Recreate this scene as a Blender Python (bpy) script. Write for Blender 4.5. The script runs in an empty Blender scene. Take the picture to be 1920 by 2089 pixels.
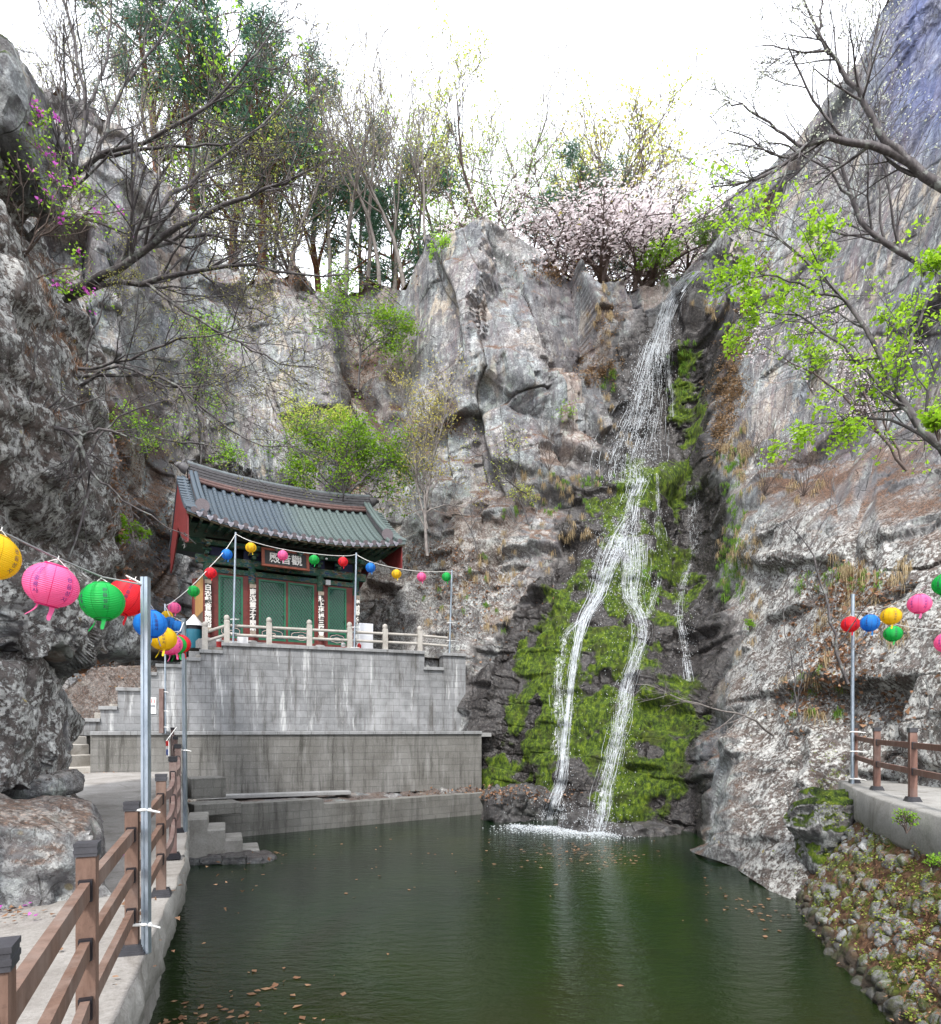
import bpy, math, random
import numpy as np
from mathutils import Vector, Matrix
R = math.radians
SC = bpy.context.scene
COL = SC.collection
# ------------------------------------------------------------ camera, world, sun, exposure
F, HOR, CX, EYE = 1350.0, 1488.0, 960.0, 1.67
cam_d = bpy.data.cameras.new('camera'); cam = bpy.data.objects.new('camera', cam_d); COL.objects.link(cam)
cam.location = (0, 0, EYE); cam.rotation_euler = (R(90), 0, 0)
cam_d.sensor_fit = 'VERTICAL'; cam_d.sensor_height = 24.0; cam_d.sensor_width = 24.0 * 1920 / 2089
cam_d.lens = F / 2089 * 24.0; cam_d.shift_y = (HOR - 1044.5) / 2089
cam_d.clip_start = 0.05; cam_d.clip_end = 3000
SC.camera = cam
SUN_EL, SUN_AZ = 50, 190   # azimuth: direction the light comes from, clockwise from +Y
w = bpy.data.worlds.new("World"); SC.world = w; w.use_nodes = True
nt = w.node_tree; nt.nodes.clear()
o_ = nt.nodes.new('ShaderNodeOutputWorld'); bg = nt.nodes.new('ShaderNodeBackground')
sky = nt.nodes.new('ShaderNodeTexSky'); sky.sky_type = 'NISHITA'; sky.sun_disc = False
sky.sun_elevation = R(SUN_EL); sky.sun_rotation = R(SUN_AZ); sky.dust_density = 4; sky.air_density = 1.2
mx = nt.nodes.new('ShaderNodeMixRGB'); mx.inputs[0].default_value = 0.86
mx.inputs[2].default_value = (11.3, 11.7, 12.4, 1)      # high thin overcast, brighter than the blue behind it
nt.links.new(sky.outputs[0], mx.inputs[1]); nt.links.new(mx.outputs[0], bg.inputs[0]); nt.links.new(bg.outputs[0], o_.inputs[0])
bg.inputs[1].default_value = 0.15
sd = bpy.data.lights.new('sun', 'SUN'); sd.energy = 2.8; sd.angle = R(7); sd.color = (1, .96, .9)
sun = bpy.data.objects.new('sun', sd); COL.objects.link(sun)
_az = R(SUN_AZ); _sv = Vector((math.sin(_az) * math.cos(R(SUN_EL)), math.cos(_az) * math.cos(R(SUN_EL)), math.sin(R(SUN_EL))))
sun.rotation_euler = (-_sv).to_track_quat('-Z', 'Y').to_euler()
SC.view_settings.view_transform = 'Standard'; SC.view_settings.look = 'None'
SC.view_settings.exposure = 0.72; SC.view_settings.gamma = 1
SC.cycles.max_bounces = 6; SC.cycles.diffuse_bounces = 3; SC.cycles.glossy_bounces = 3; SC.cycles.transmission_bounces = 4
SC.cycles.transparent_max_bounces = 12; SC.cycles.caustics_reflective = False; SC.cycles.caustics_refractive = False

# ------------------------------------------------------------ helpers
def Wp(px, py, d):                       # a sight line of the photograph at depth d, as a place in the world
    return ((px - CX) / F * d, d, EYE + (HOR - py) / F * d)
def G(px, py, z=0.0):                    # the place on the level z below a sight line
    d = F * (EYE - z) / (py - HOR); return Wp(px, py, d)
def tag(o, label=None, cat=None, group=None, kind=None):
    if label: o['label'] = label
    if cat: o['category'] = cat
    if group: o['group'] = group
    if kind: o['kind'] = kind
    return o
def mesh(name, V, Fc, mat=None, parent=None, smooth=False, mats=None, midx=None):
    V = np.asarray(V, dtype=np.float32).reshape(-1, 3)
    me = bpy.data.meshes.new(name)
    if isinstance(Fc, np.ndarray):
        n, k = Fc.shape
        me.vertices.add(len(V)); me.vertices.foreach_set('co', V.ravel())
        me.loops.add(n * k); me.loops.foreach_set('vertex_index', Fc.astype(np.int32).ravel())
        me.polygons.add(n); me.polygons.foreach_set('loop_start', np.arange(0, n * k, k, dtype=np.int32))
        me.polygons.foreach_set('loop_total', np.full(n, k, dtype=np.int32))
        me.update(calc_edges=True)
    else:
        me.from_pydata([tuple(map(float, v)) for v in V], [], Fc)
    if smooth: me.polygons.foreach_set('use_smooth', np.ones(len(me.polygons), dtype=bool))
    for m in (mats or ([mat] if mat else [])): me.materials.append(m)
    if midx is not None: me.polygons.foreach_set('material_index', np.asarray(midx, dtype=np.int32))
    me.update()
    o = bpy.data.objects.new(name, me); COL.objects.link(o)
    if parent is not None: o.parent = parent
    return o
def empty(name, loc=(0, 0, 0), rz=0, parent=None):
    o = bpy.data.objects.new(name, None); COL.objects.link(o); o.location = loc; o.rotation_euler = (0, 0, rz)
    o.empty_display_size = .1
    if parent is not None: o.parent = parent
    return o
def copy_tree(o, parent=None):
    c = o.copy(); COL.objects.link(c)
    if parent is not None: c.parent = parent
    for ch in list(o.children): copy_tree(ch, c)
    return c
class MB:                                 # collects shapes into one mesh
    def __init__(s): s.V = []; s.F = []; s.n = 0; s.M = []
    def add(s, V, Fc, m=0):
        s.V += [tuple(v) for v in V]; s.F += [tuple(i + s.n for i in f) for f in Fc]; s.n += len(V); s.M += [m] * len(Fc); return s
    def box(s, c, size, rz=0, m=0, taper=1.0, rot=None, bev=0):
        sx, sy, sz = (q / 2 for q in size); V = []
        if bev:
            b = bev; V = []
            for z, t in ((-sz, b), (-sz + b, 0), (sz - b, 0), (sz, b)):
                V += [(-sx + t, -sy + t + 0, z), (sx - t, -sy + t, z), (sx - t, sy - t, z), (-sx + t, sy - t, z)]
            Fc = [(3, 2, 1, 0), (12, 13, 14, 15)]
            for k in range(3):
                for i in range(4):
                    j = (i + 1) % 4; Fc.append((k * 4 + i, k * 4 + j, k * 4 + 4 + j, k * 4 + 4 + i))
        else:
            for z, t in ((-sz, 1), (sz, taper)):
                V += [(-sx * t, -sy * t, z), (sx * t, -sy * t, z), (sx * t, sy * t, z), (-sx * t, sy * t, z)]
            Fc = [(3, 2, 1, 0), (4, 5, 6, 7), (0, 1, 5, 4), (1, 2, 6, 5), (2, 3, 7, 6), (3, 0, 4, 7)]
        Mx = rot if rot is not None else Matrix.Rotation(rz, 3, 'Z')
        c = Vector(c); V = [Mx @ Vector(v) + c for v in V]
        return s.add(V, Fc, m)
    def tube(s, pts, r, k=8, m=0, cap=True):
        pts = [Vector(p) for p in pts]; n = len(pts); rs = r if isinstance(r, (list, tuple)) else [r] * n
        V = []; a = None
        for i, p in enumerate(pts):
            t = (pts[min(i + 1, n - 1)] - pts[max(i - 1, 0)]).normalized()
            if a is None: a = t.orthogonal().normalized()
            a = (a - t * a.dot(t)).normalized(); b = t.cross(a)
            for j in range(k):
                q = 2 * math.pi * j / k; V.append(p + (a * math.cos(q) + b * math.sin(q)) * rs[i])
        Fc = [(i * k + j, i * k + (j + 1) % k, (i + 1) * k + (j + 1) % k, (i + 1) * k + j) for i in range(n - 1) for j in range(k)]
        if cap: Fc += [tuple(range(k - 1, -1, -1)), tuple(range((n - 1) * k, n * k))]
        return s.add(V, Fc, m)
    def lathe(s, prof, c=(0, 0, 0), k=16, m=0, cap=True):     # prof = [(r, z)...]
        V = []
        for r, z in prof:
            for j in range(k):
                q = 2 * math.pi * j / k; V.append((c[0] + r * math.cos(q), c[1] + r * math.sin(q), c[2] + z))
        n = len(prof)
        Fc = [(i * k + j, i * k + (j + 1) % k, (i + 1) * k + (j + 1) % k, (i + 1) * k + j) for i in range(n - 1) for j in range(k)]
        if cap: Fc += [tuple(range(k - 1, -1, -1)), tuple(range((n - 1) * k, n * k))]
        return s.add(V, Fc, m)
    def build(s, name, mat, parent=None, smooth=False, mats=None):
        o = mesh(name, s.V, s.F, mat, parent, False, mats, s.M if mats else None)
        if smooth:
            o.data.polygons.foreach_set('use_smooth', np.ones(len(o.data.polygons), dtype=bool))
            try: o.data.set_sharp_from_angle(angle=R(40))
            except Exception: pass
        return o
# ---- numpy noise
def _h(x, y, z, seed):
    h = (x.astype(np.int64) * 374761393 + y.astype(np.int64) * 668265263 + z.astype(np.int64) * 2147483647 + seed * 1274126177) & 0xffffffff
    h = ((h ^ (h >> 13)) * 1274126177) & 0xffffffff
    h = ((h ^ (h >> 16)) * 2246822519) & 0xffffffff
    return (h ^ (h >> 15)) & 0xffffffff
def _u(h, k):
    h = ((h + k * 2654435761) * 2246822519) & 0xffffffff
    h = (h ^ (h >> 15)); h = (h * 3266489917) & 0xffffffff
    return ((h ^ (h >> 13)) & 0xffff).astype(np.float32) / 65535.0
def vnoise(P, seed=0):                    # value noise, -1..1
    B = np.floor(P); f = (P - B).astype(np.float32); f = f * f * (3 - 2 * f); B = B.astype(np.int64); out = 0
    for dx in (0, 1):
        wx = f[:, 0] if dx else 1 - f[:, 0]
        for dy in (0, 1):
            wy = f[:, 1] if dy else 1 - f[:, 1]
            for dz in (0, 1):
                wz = f[:, 2] if dz else 1 - f[:, 2]
                out = out + wx * wy * wz * _u(_h(B[:, 0] + dx, B[:, 1] + dy, B[:, 2] + dz, seed), 1)
    return out * 2 - 1
def fbm(P, o=4, seed=0, lac=2.1, g=.5):
    t = 0; a = 1; s = 0
    for i in range(o):
        t = t + a * vnoise(P, seed + i * 17); s += a; a *= g; P = P * lac + 13.7
    return t / s
def voro(P, seed=0, two=False):
    B = np.floor(P).astype(np.int64); n = len(P)
    f1 = np.full(n, 9e9, np.float32); f2 = np.full(n, 9e9, np.float32); hh = np.zeros(n, np.int64); D = np.zeros((n, 3), np.float32); h2 = hh.copy(); D2 = D.copy()
    for dx in (-1, 0, 1):
        for dy in (-1, 0, 1):
            for dz in (-1, 0, 1):
                cx, cy, cz = B[:, 0] + dx, B[:, 1] + dy, B[:, 2] + dz
                h = _h(cx, cy, cz, seed)
                A = np.stack([P[:, 0] - cx - .1 - .8 * _u(h, 1), P[:, 1] - cy - .1 - .8 * _u(h, 2), P[:, 2] - cz - .1 - .8 * _u(h, 3)], 1).astype(np.float32)
                d = (A * A).sum(1)
                c = d < f1
                if two:
                    c2 = ~c & (d < f2); h2[c] = hh[c]; D2[c] = D[c]; h2[c2] = h[c2]; D2[c2] = A[c2]
                f2 = np.where(c, f1, np.minimum(f2, d)); f1 = np.where(c, d, f1); hh[c] = h[c]; D[c] = A[c]
    if two: return np.sqrt(f1), np.sqrt(f2), hh, D, h2, D2
    return np.sqrt(f1), np.sqrt(f2), hh, D
def facets(P, seed, off=1.0, tilt=1.0, crack=.25, cw=.08, k=13.):
    """broken faces: every cell its own tilted plane, neighbours joined over a narrow bevel"""
    f1, f2, h, D, h2, D2 = voro(P, seed, True)
    val = lambda h, D: (_u(h, 4) - .5) * off + ((_u(h, 5) - .5) * D[:, 0] + (_u(h, 6) - .5) * D[:, 1] + (_u(h, 7) - .5) * D[:, 2]) * 2 * tilt
    e = f2 - f1; w = .5 * np.exp(-k * e); v = val(h, D) * (1 - w) + val(h2, D2) * w
    return v - crack * sstep(cw, 0, e), _u(h, 8)
def blocks(P, seed, size, dirs, off=1.0, tilt=.8, crack=.3, cw=.05, jit=.35):
    """rock split along three sets of joints: each block its own tilted face, straight sharp edges"""
    C = [(P @ (np.array(n, np.float32) / np.linalg.norm(n))) / s for n, s in zip(dirs, size)]
    w = [vnoise(P / (s * 3.2) + 11 * i, seed + i) * jit + vnoise(P * 2.1 + 7 * i, seed + 40 + i) * .03 / s for i, s in enumerate(size)]
    a, b, c = C[0] + w[0], C[1] + w[1], C[2] + w[2]
    def idx(a, b, c):
        ia = np.floor(a).astype(np.int64); b2 = b + 1.7 * _u(_h(ia, ia, ia, seed + 3), 1); ib = np.floor(b2).astype(np.int64)
        c2 = c + 1.3 * _u(_h(ia, ib, ib, seed + 4), 2); ic = np.floor(c2).astype(np.int64); return ia, ib, ic, b2, c2
    def val(a, b, c):
        ia, ib, ic, b2, c2 = idx(a, b, c); h = _h(ia, ib, ic, seed + 5)
        return (_u(h, 4) - .5) * off + ((_u(h, 5) - .5) * (a - ia - .5) + (_u(h, 6) - .5) * (b2 - ib - .5)) * 2 * tilt, _u(h, 8)
    v, cell = val(a, b, c); ia, ib, ic, b2, c2 = idx(a, b, c)
    fa, fb, fc = a - ia, b2 - ib, c2 - ic; da = np.minimum(fa, 1 - fa) * size[0]; db = np.minimum(fb, 1 - fb) * size[1]; dc = np.minimum(fc, 1 - fc) * size[2]; nc = np.where(fc < .5, -fc - .02, 1.02 - fc)
    na, nb = np.where(fa < .5, -fa - .02, 1.02 - fa), np.where(fb < .5, -fb - .02, 1.02 - fb)
    va, _ = val(a + na, b, c); vb, _ = val(a, b + nb, c); vc, _ = val(a, b, c + nc); e = np.minimum(da, db)
    cw = cw * .999; wa = .5 * np.exp(-da / cw); wb = .5 * np.exp(-db / cw); v = v * (1 - wa) + va * wa; v = v * (1 - wb) + vb * wb; wc = .5 * np.exp(-dc / cw); v = v * (1 - wc) + vc * wc
    open_ = _u(_h(ia, ib, ic, seed + 9), 3)
    ck = (open_ > .45) * sstep(cw * 1.2, 0, e)
    return v - crack * ck, cell, ck
def sstep(a, b, x):
    t = np.clip((x - a) / (b - a), 0, 1); return t * t * (3 - 2 * t)
# ---- polylines to tubes, all at once
def tubes_np(polys, k=5):                 # polys: list of (list of (x,y,z,r))
    A = np.array([p for pl in polys for p in pl], dtype=np.float32); L = np.array([len(pl) for pl in polys])
    end = np.cumsum(L); st = end - L; n = len(A); idx = np.arange(n)
    first = np.zeros(n, bool); first[st] = True; last = np.zeros(n, bool); last[end - 1] = True
    nx = np.where(last, idx, idx + 1); pv = np.where(first, idx, idx - 1)
    T = A[nx, :3] - A[pv, :3]; T /= np.linalg.norm(T, axis=1, keepdims=True) + 1e-9
    ref = np.repeat(T[st], L, axis=0); a0 = np.where(np.abs(ref[:, 2:3]) < .8, np.array([[0, 0, 1.]]), np.array([[1., 0, 0]]))
    a = np.cross(T, a0); a /= np.linalg.norm(a, axis=1, keepdims=True) + 1e-9; b = np.cross(T, a)
    q = np.arange(k) * 2 * math.pi / k
    V = A[:, None, :3] + A[:, None, 3:4] * (a[:, None] * np.cos(q)[None, :, None] + b[:, None] * np.sin(q)[None, :, None])
    i = idx[~last]; j = np.arange(k); j2 = (j + 1) % k
    Fc = np.stack([i[:, None] * k + j, i[:, None] * k + j2, (i[:, None] + 1) * k + j2, (i[:, None] + 1) * k + j], -1).reshape(-1, 4)
    return V.reshape(-1, 3), Fc
# ---- leaves: small folded quads
def leaves_np(P, size, seed=0, up=.3, jit=.0, var=.5, aspect=.6):
    rg = np.random.default_rng(seed); n = len(P); P = np.asarray(P, np.float32)
    if jit: P = P + rg.normal(0, jit, (n, 3)).astype(np.float32)
    s = size * (1 + var * (rg.random(n) - .5) * 2)
    d = rg.normal(0, 1, (n, 3)); d[:, 2] *= .5; d /= np.linalg.norm(d, axis=1, keepdims=True)
    e = rg.normal(0, 1, (n, 3)); e[:, 2] *= (1 - up); e = np.cross(d, np.cross(e, d)); e /= np.linalg.norm(e, axis=1, keepdims=True) + 1e-9
    nn = np.cross(d, e) * .25
    sd = s[:, None]
    V = np.stack([P, P + d * sd * .5 + e * sd * aspect * .5 + nn * sd, P + d * sd, P + d * sd * .5 - e * sd * aspect * .5 + nn * sd], 1).astype(np.float32)
    Fc = np.arange(n * 4).reshape(-1, 4)
    return V.reshape(-1, 3), Fc
# ------------------------------------------------------------ materials
class NT:
    def __init__(s, name):
        s.m = bpy.data.materials.new(name); s.m.use_nodes = True; s.t = s.m.node_tree; s.t.nodes.clear()
        s.out = s.t.nodes.new('ShaderNodeOutputMaterial')
    def n(s, typ, **kw):
        x = s.t.nodes.new(typ)
        ins = kw.pop('ins', {})
        for k, v in kw.items(): setattr(x, k, v)
        for k, v in ins.items():
            if isinstance(v, bpy.types.NodeSocket): s.t.links.new(v, x.inputs[k])
            else: x.inputs[k].default_value = v
        return x
    def coord(s, kind='Object'): return s.n('ShaderNodeTexCoord').outputs[kind]
    def mapp(s, v, scale=(1, 1, 1), rot=(0, 0, 0), loc=(0, 0, 0)):
        return s.n('ShaderNodeMapping', ins={0: v, 'Scale': scale, 'Rotation': rot, 'Location': loc}).outputs[0]
    def noise(s, v, sc, det=6, rough=.6, dist=0):
        return s.n('ShaderNodeTexNoise', ins={'Vector': v, 'Scale': sc, 'Detail': det, 'Roughness': rough, 'Distortion': dist}).outputs[0]
    def vor(s, v, sc, feature='F1', rnd=1.0, out=0):
        x = s.n('ShaderNodeTexVoronoi', feature=feature, ins={'Vector': v, 'Scale': sc, 'Randomness': rnd}); return x.outputs[out]
    def ramp(s, f, a, b, c0=(0, 0, 0, 1), c1=(1, 1, 1, 1)):
        x = s.n('ShaderNodeMapRange', ins={0: f, 1: a, 2: b}); x.clamp = True; return x.outputs[0]
    def cramp(s, f, stops):
        x = s.n('ShaderNodeValToRGB', ins={0: f}); cr = x.color_ramp
        while len(cr.elements) < len(stops): cr.elements.new(.5)
        for e, (p, c) in zip(cr.elements, stops): e.position = p; e.color = (*c, 1)
        return x.outputs[0]
    def mix(s, f, a, b, mode='MIX'):
        x = s.n('ShaderNodeMixRGB', blend_type=mode)
        for i, v in enumerate((f, a, b)):
            if isinstance(v, bpy.types.NodeSocket): s.t.links.new(v, x.inputs[i])
            elif i == 0: x.inputs[0].default_value = v
            else: x.inputs[i].default_value = (*v, 1) if len(v) == 3 else v
        return x.outputs[0]
    def math(s, op, a, b=0.0, c=0.0):
        x = s.n('ShaderNodeMath', operation=op)
        for i, v in enumerate((a, b, c)):
            if isinstance(v, bpy.types.NodeSocket): s.t.links.new(v, x.inputs[i])
            else: x.inputs[i].default_value = v
        return x.outputs[0]
    def bump(s, h, strength=.5, dist=.02, normal=None):
        x = s.n('ShaderNodeBump', ins={'Height': h, 'Strength': strength, 'Distance': dist})
        if normal is not None: s.t.links.new(normal, x.inputs['Normal'])
        return x.outputs[0]
    def bsdf(s, col, rough=.8, normal=None, spec=.4, metal=0, **kw):
        x = s.n('ShaderNodeBsdfPrincipled')
        def st(k, v):
            if isinstance(v, bpy.types.NodeSocket): s.t.links.new(v, x.inputs[k])
            elif k == 'Base Color': x.inputs[k].default_value = (*v, 1)
            else: x.inputs[k].default_value = v
        st('Base Color', col); st('Roughness', rough); st('Specular IOR Level', spec); st('Metallic', metal)
        for k, v in kw.items(): st(k, v)
        if normal is not None: s.t.links.new(normal, x.inputs['Normal'])
        return x.outputs[0]
    def done(s, sh):
        s.t.links.new(sh, s.out.inputs[0]); return s.m
def simple(name, col, rough=.6, var=.15, sc=6, bump=.1, spec=.4, metal=0, bd=.01):
    m = NT(name); c = m.coord(); n = m.noise(c, sc, 8, .65)
    n2 = m.noise(c, sc * 9, 4, .6)
    f = m.math('ADD', m.math('MULTIPLY', n, .7), m.math('MULTIPLY', n2, .3))
    a = tuple(x * (1 - var * 2) for x in col); b = tuple(min(1, x * (1 + var * 2)) for x in col)
    cc = m.mix(m.ramp(f, .3, .7), a, b)
    return m.done(m.bsdf(cc, rough, m.bump(f, bump, bd) if bump else None, spec, metal))
def leafmat(name, col, col2, trans=.45, rough=.55):
    m = NT(name); g = m.n('ShaderNodeNewGeometry'); r = g.outputs['Random Per Island']
    c = m.mix(r, col, col2); pr = m.bsdf(c, rough, spec=.25)
    tr = m.n('ShaderNodeBsdfTranslucent', ins={0: m.mix(.35, c, tuple(min(1, x * 1.6) for x in col2))}).outputs[0]
    return m.done(m.n('ShaderNodeMixShader', ins={0: trans, 1: pr, 2: tr}).outputs[0])
# ------------------------------------------------------------ rock
def rock_mat():
    m = NT('rock'); co = m.coord('Object')
    vza = m.n('ShaderNodeVertexColor', layer_name='za'); za = m.n('ShaderNodeSeparateColor', ins={0: vza.outputs[0]}).outputs; jk = m.math('SUBTRACT', 1.0, vza.outputs[1])
    zb = m.n('ShaderNodeSeparateColor', ins={0: m.n('ShaderNodeVertexColor', layer_name='zb').outputs[0]}).outputs
    cell = m.n('ShaderNodeVertexColor', layer_name='zb').outputs[1]
    big = m.noise(co, .35, 5, .6, .2); mid = m.noise(co, 2.6, 10, .74, .0); fine = m.noise(co, 11, 9, .74); vf = m.noise(co, 45, 4, .7)
    base = m.cramp(m.math('ADD', m.math('MULTIPLY', mid, .42), m.math('ADD', m.math('MULTIPLY', fine, .4), m.math('MULTIPLY', vf, .18))),
                   [(.34, (.035, .032, .037)), (.43, (.12, .118, .126)), (.51, (.27, .275, .285)), (.59, (.58, .59, .59))])
    tint = m.cramp(big, [(.3, (.84, .78, .8)), (.4, (1.0, .94, .88)), (.48, (1, 1, 1)), (.58, (.88, .96, .95)), (.7, (.93, .98, 1.05))])
    base = m.mix(1.0, base, tint, 'MULTIPLY')
    base = m.mix(m.math('MULTIPLY', m.ramp(m.noise(m.mapp(co, (1, 1, .6), loc=(2, 9, 4)), .55, 9, .76, .1), .47, .57), .6), base, (.085, .08, .088))
    base = m.mix(1.0, base, m.mix(cell, (.62, .61, .63), (1.32, 1.32, 1.31)), 'MULTIPLY')
    base = m.mix(m.math('MULTIPLY', m.ramp(cell, .9, .94), .4), base, (.34, .23, .16))          # fresh orange-brown broken faces
    base = m.mix(m.math('MULTIPLY', m.ramp(cell, .3, .1), .55), base, (.12, .115, .125))
    base = m.mix(m.math('MULTIPLY', m.ramp(m.noise(co, .9, 9, .78, .2), .55, .62), .45), base, (.15, .115, .105))     # warm brown weathering patches
    base = m.mix(m.math('MULTIPLY', m.ramp(m.noise(m.mapp(co, loc=(31, 7, 3)), 1.3, 9, .76, .1), .55, .63), .5), base, (.36, .42, .37))  # pale green crust
    ww = m.n('ShaderNodeVectorMath', operation='ADD', ins={0: co, 1: m.n('ShaderNodeVectorMath', operation='SCALE', ins={0: m.n('ShaderNodeTexNoise', ins={'Vector': co, 'Scale': .8}).outputs[1], 'Scale': .3}).outputs[0]}).outputs[0]
    st = m.noise(m.mapp(ww, (1.6, 1.6, .13)), 2.0, 8, .72)
    stm = m.math('MULTIPLY', m.ramp(st, .5, .62), zb[1])
    cream = m.math('MULTIPLY', m.ramp(m.noise(m.mapp(ww, (1, 1, .45), loc=(17, 3, 9)), .8, 8, .7), .56, .60), zb[1]); base = m.mix(m.math('MULTIPLY', cream, .75), base, m.mix(m.ramp(fine, .4, .6), (.36, .29, .22), (.58, .52, .43)))
    pur = m.math('MULTIPLY', m.ramp(m.noise(m.mapp(ww, (1.3, 1.3, .2), loc=(5, 13, 9)), 1.1, 8, .7), .53, .60), zb[1]); base = m.mix(m.math('MULTIPLY', pur, .6), base, (.16, .115, .13))
    base = m.mix(m.math('MULTIPLY', stm, .85), base, m.mix(m.ramp(fine, .4, .62), (.035, .037, .048), (.13, .135, .155)))
    st2 = m.math('MULTIPLY', m.ramp(m.noise(m.mapp(co, (2.3, 2.3, .16), loc=(9, 4, 0)), 2.2, 7, .65), .58, .68), zb[1])
    base = m.mix(m.math('MULTIPLY', st2, .75), base, m.mix(m.ramp(fine, .38, .6), (.36, .38, .385), (.68, .70, .69)))
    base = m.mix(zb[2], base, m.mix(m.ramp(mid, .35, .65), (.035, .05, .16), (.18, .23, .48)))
    # thin dark cracks, in two directions
    cr = m.vor(m.mapp(ww, (1, 1, .55), (0, R(25), 0)), 1.5, 'DISTANCE_TO_EDGE'); cr2 = m.vor(m.mapp(ww, (1.2, 1.2, .8), (0, R(-30), 0)), 5.0, 'DISTANCE_TO_EDGE')
    crm = m.math('MAXIMUM', m.math('MULTIPLY', m.ramp(cr, .018, .0), m.ramp(mid, .45, .55)), m.math('MULTIPLY', m.ramp(cr2, .02, .0), m.math('MULTIPLY', m.ramp(fine, .5, .6), .8)))
    crm = m.math('MAXIMUM', crm, m.math('MULTIPLY', jk, m.ramp(fine, .30, .52)))
    base = m.mix(m.math('MULTIPLY', crm, .85), base, (.028, .024, .022))
    # lichen crusts
    ln = m.noise(co, 2.2, 12, .78, .25); l2 = m.noise(m.mapp(co, loc=(5, 5, 5)), 11, 8, .75, .3)
    lm = m.ramp(m.math('ADD', m.math('MULTIPLY', ln, .5), m.math('MULTIPLY', l2, .5)), .492, .512)
    lb = m.cramp(m.noise(co, 6, 8, .7), [(.35, (.03, .024, .02)), (.5, (.10, .08, .07)), (.65, (.24, .22, .21))])
    lc = m.cramp(fine, [(.34, (.26, .26, .255)), (.48, (.50, .505, .49)), (.62, (.76, .765, .74))])
    ye = m.math('MULTIPLY', m.ramp(m.vor(co, 2.6), .13, .09), m.ramp(m.noise(co, 1.1, 2), .55, .6))
    lich = m.mix(m.math('MULTIPLY', m.ramp(vf, .52, .66), .5), m.mix(lm, lb, lc), (.10, .085, .085))
    lich = m.mix(m.math('MULTIPLY', ye, .8), lich, (.50, .37, .05))
    base = m.mix(zb[0], base, m.cramp(m.noise(co, 22, 6, .8), [(.36, (.014, .009, .007)), (.48, (.07, .04, .027)), (.6, (.22, .12, .075)), (.72, (.36, .22, .15))]))
    lich = m.mix(.15, lich, base); base = m.mix(za[2], base, lich)
    # water-darkened rock
    wetc = m.cramp(fine, [(.32, (.008, .0075, .008)), (.5, (.028, .025, .025)), (.66, (.085, .075, .07)), (.8, (.19, .17, .16))])
    base = m.mix(za[1], base, wetc)
    # moss
    mn = m.noise(m.mapp(co, (1, 1, .45)), 3.2, 9, .72, .4)
    mc = m.cramp(m.noise(m.mapp(co, (1, 1, .5)), 7, 8, .75), [(.3, (.004, .009, .001)), (.43, (.020, .042, .002)), (.52, (.075, .130, .005)), (.65, (.20, .27, .014))])
    mc = m.mix(m.math('MULTIPLY', m.ramp(m.noise(co, 1.3, 8, .75), .5, .6), .6), mc, (.035, .036, .008))
    mm = m.ramp(m.math('ADD', m.math('MULTIPLY', mn, .55), za[0]), .62, .84)
    base = m.mix(mm, base, mc)
    rough = m.mix(za[1], (.86, .86, .86), (.22, .22, .22)); rough = m.mix(mm, rough, (.95, .95, .95))
    h = m.math('ADD', m.math('MULTIPLY', mid, .16), m.math('ADD', m.math('MULTIPLY', fine, .30), m.math('MULTIPLY', vf, .08)))
    h = m.math('SUBTRACT', h, m.math('MULTIPLY', crm, .25))
    h = m.math('ADD', h, m.math('MULTIPLY', lm, m.math('MULTIPLY', za[2], .10)))
    h = m.math('ADD', h, m.math('MULTIPLY', mm, m.math('MULTIPLY', m.noise(co, 60, 3, .7), .45)))
    return m.done(m.bsdf(base, rough, m.bump(h, 1.0, .14), spec=.45))
ROCK = rock_mat()
JV = ((1, .35, .12), (-.28, .3, 1), (.3, 1, .2)); JD = ((.62, .25, -.74), (.66, .2, .72), (.3, 1, -.1)); JM = ((.9, .3, -.35), (.3, .3, .9), (.2, 1, .1))
def shape_rock(P, seed, A=(.9, .34, .11), S=(.36, 1.0, 2.9), fb=.06, ax=(1, 1, .55), rot=20, crack=.35, dirs=JM, mixv=.3):
    """offset along the normal: jointed blocks in three sizes, some rounded breakage, fine grain; also a value per block"""
    P = P.astype(np.float32)
    calm = sstep(-.3, .2, fbm(P * .4 + 77, 3, seed + 8)); calm3 = sstep(-.2, .25, fbm(P * .8 + 17, 3, seed + 9))
    d = 0; vz = 1 / ax[2]; c2 = None; CK = 0
    for k in range(3):
        q = 1 / S[k]; cwk = (.05, .035, .02)[k]
        v, c, ck = blocks(P, seed + 10 * k, (q, q * (vz if k < 2 else 1 + (vz - 1) * .5), q * 1.4), dirs, 1.0, .85, crack * (.3, .45, .5)[k], min(cwk, q * .06), (.35, .25, .2)[k])
        g = (1, .3 + .7 * calm, .2 + .8 * calm3)[k]; d = d + A[k] * v * g; c2 = c if k == 1 else c2; CK = np.maximum(CK, ck * (1, .9, .6)[k] * g)
    if mixv:
        f1, cv = facets(P * S[1] * .8 + 9, seed + 2, 1.0, 1.0, crack * .5, .09, 13.); d = d + A[1] * mixv * f1 * calm
    d = d + fb * fbm(P * 3.2, 6, seed + 4, g=.66) + fb * .5 * np.abs(fbm(P * np.array([1.6, 1.6, .8], np.float32), 5, seed + 6, g=.7))
    shape_rock.crack = CK
    return d, c2
def set_zone(o, za, zb):
    for nm, z in (('za', za), ('zb', zb)):
        a = o.data.color_attributes.new(nm, 'FLOAT_COLOR', 'POINT'); a.data.foreach_set('color', np.clip(z, 0, 1).astype(np.float32).ravel())
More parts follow.
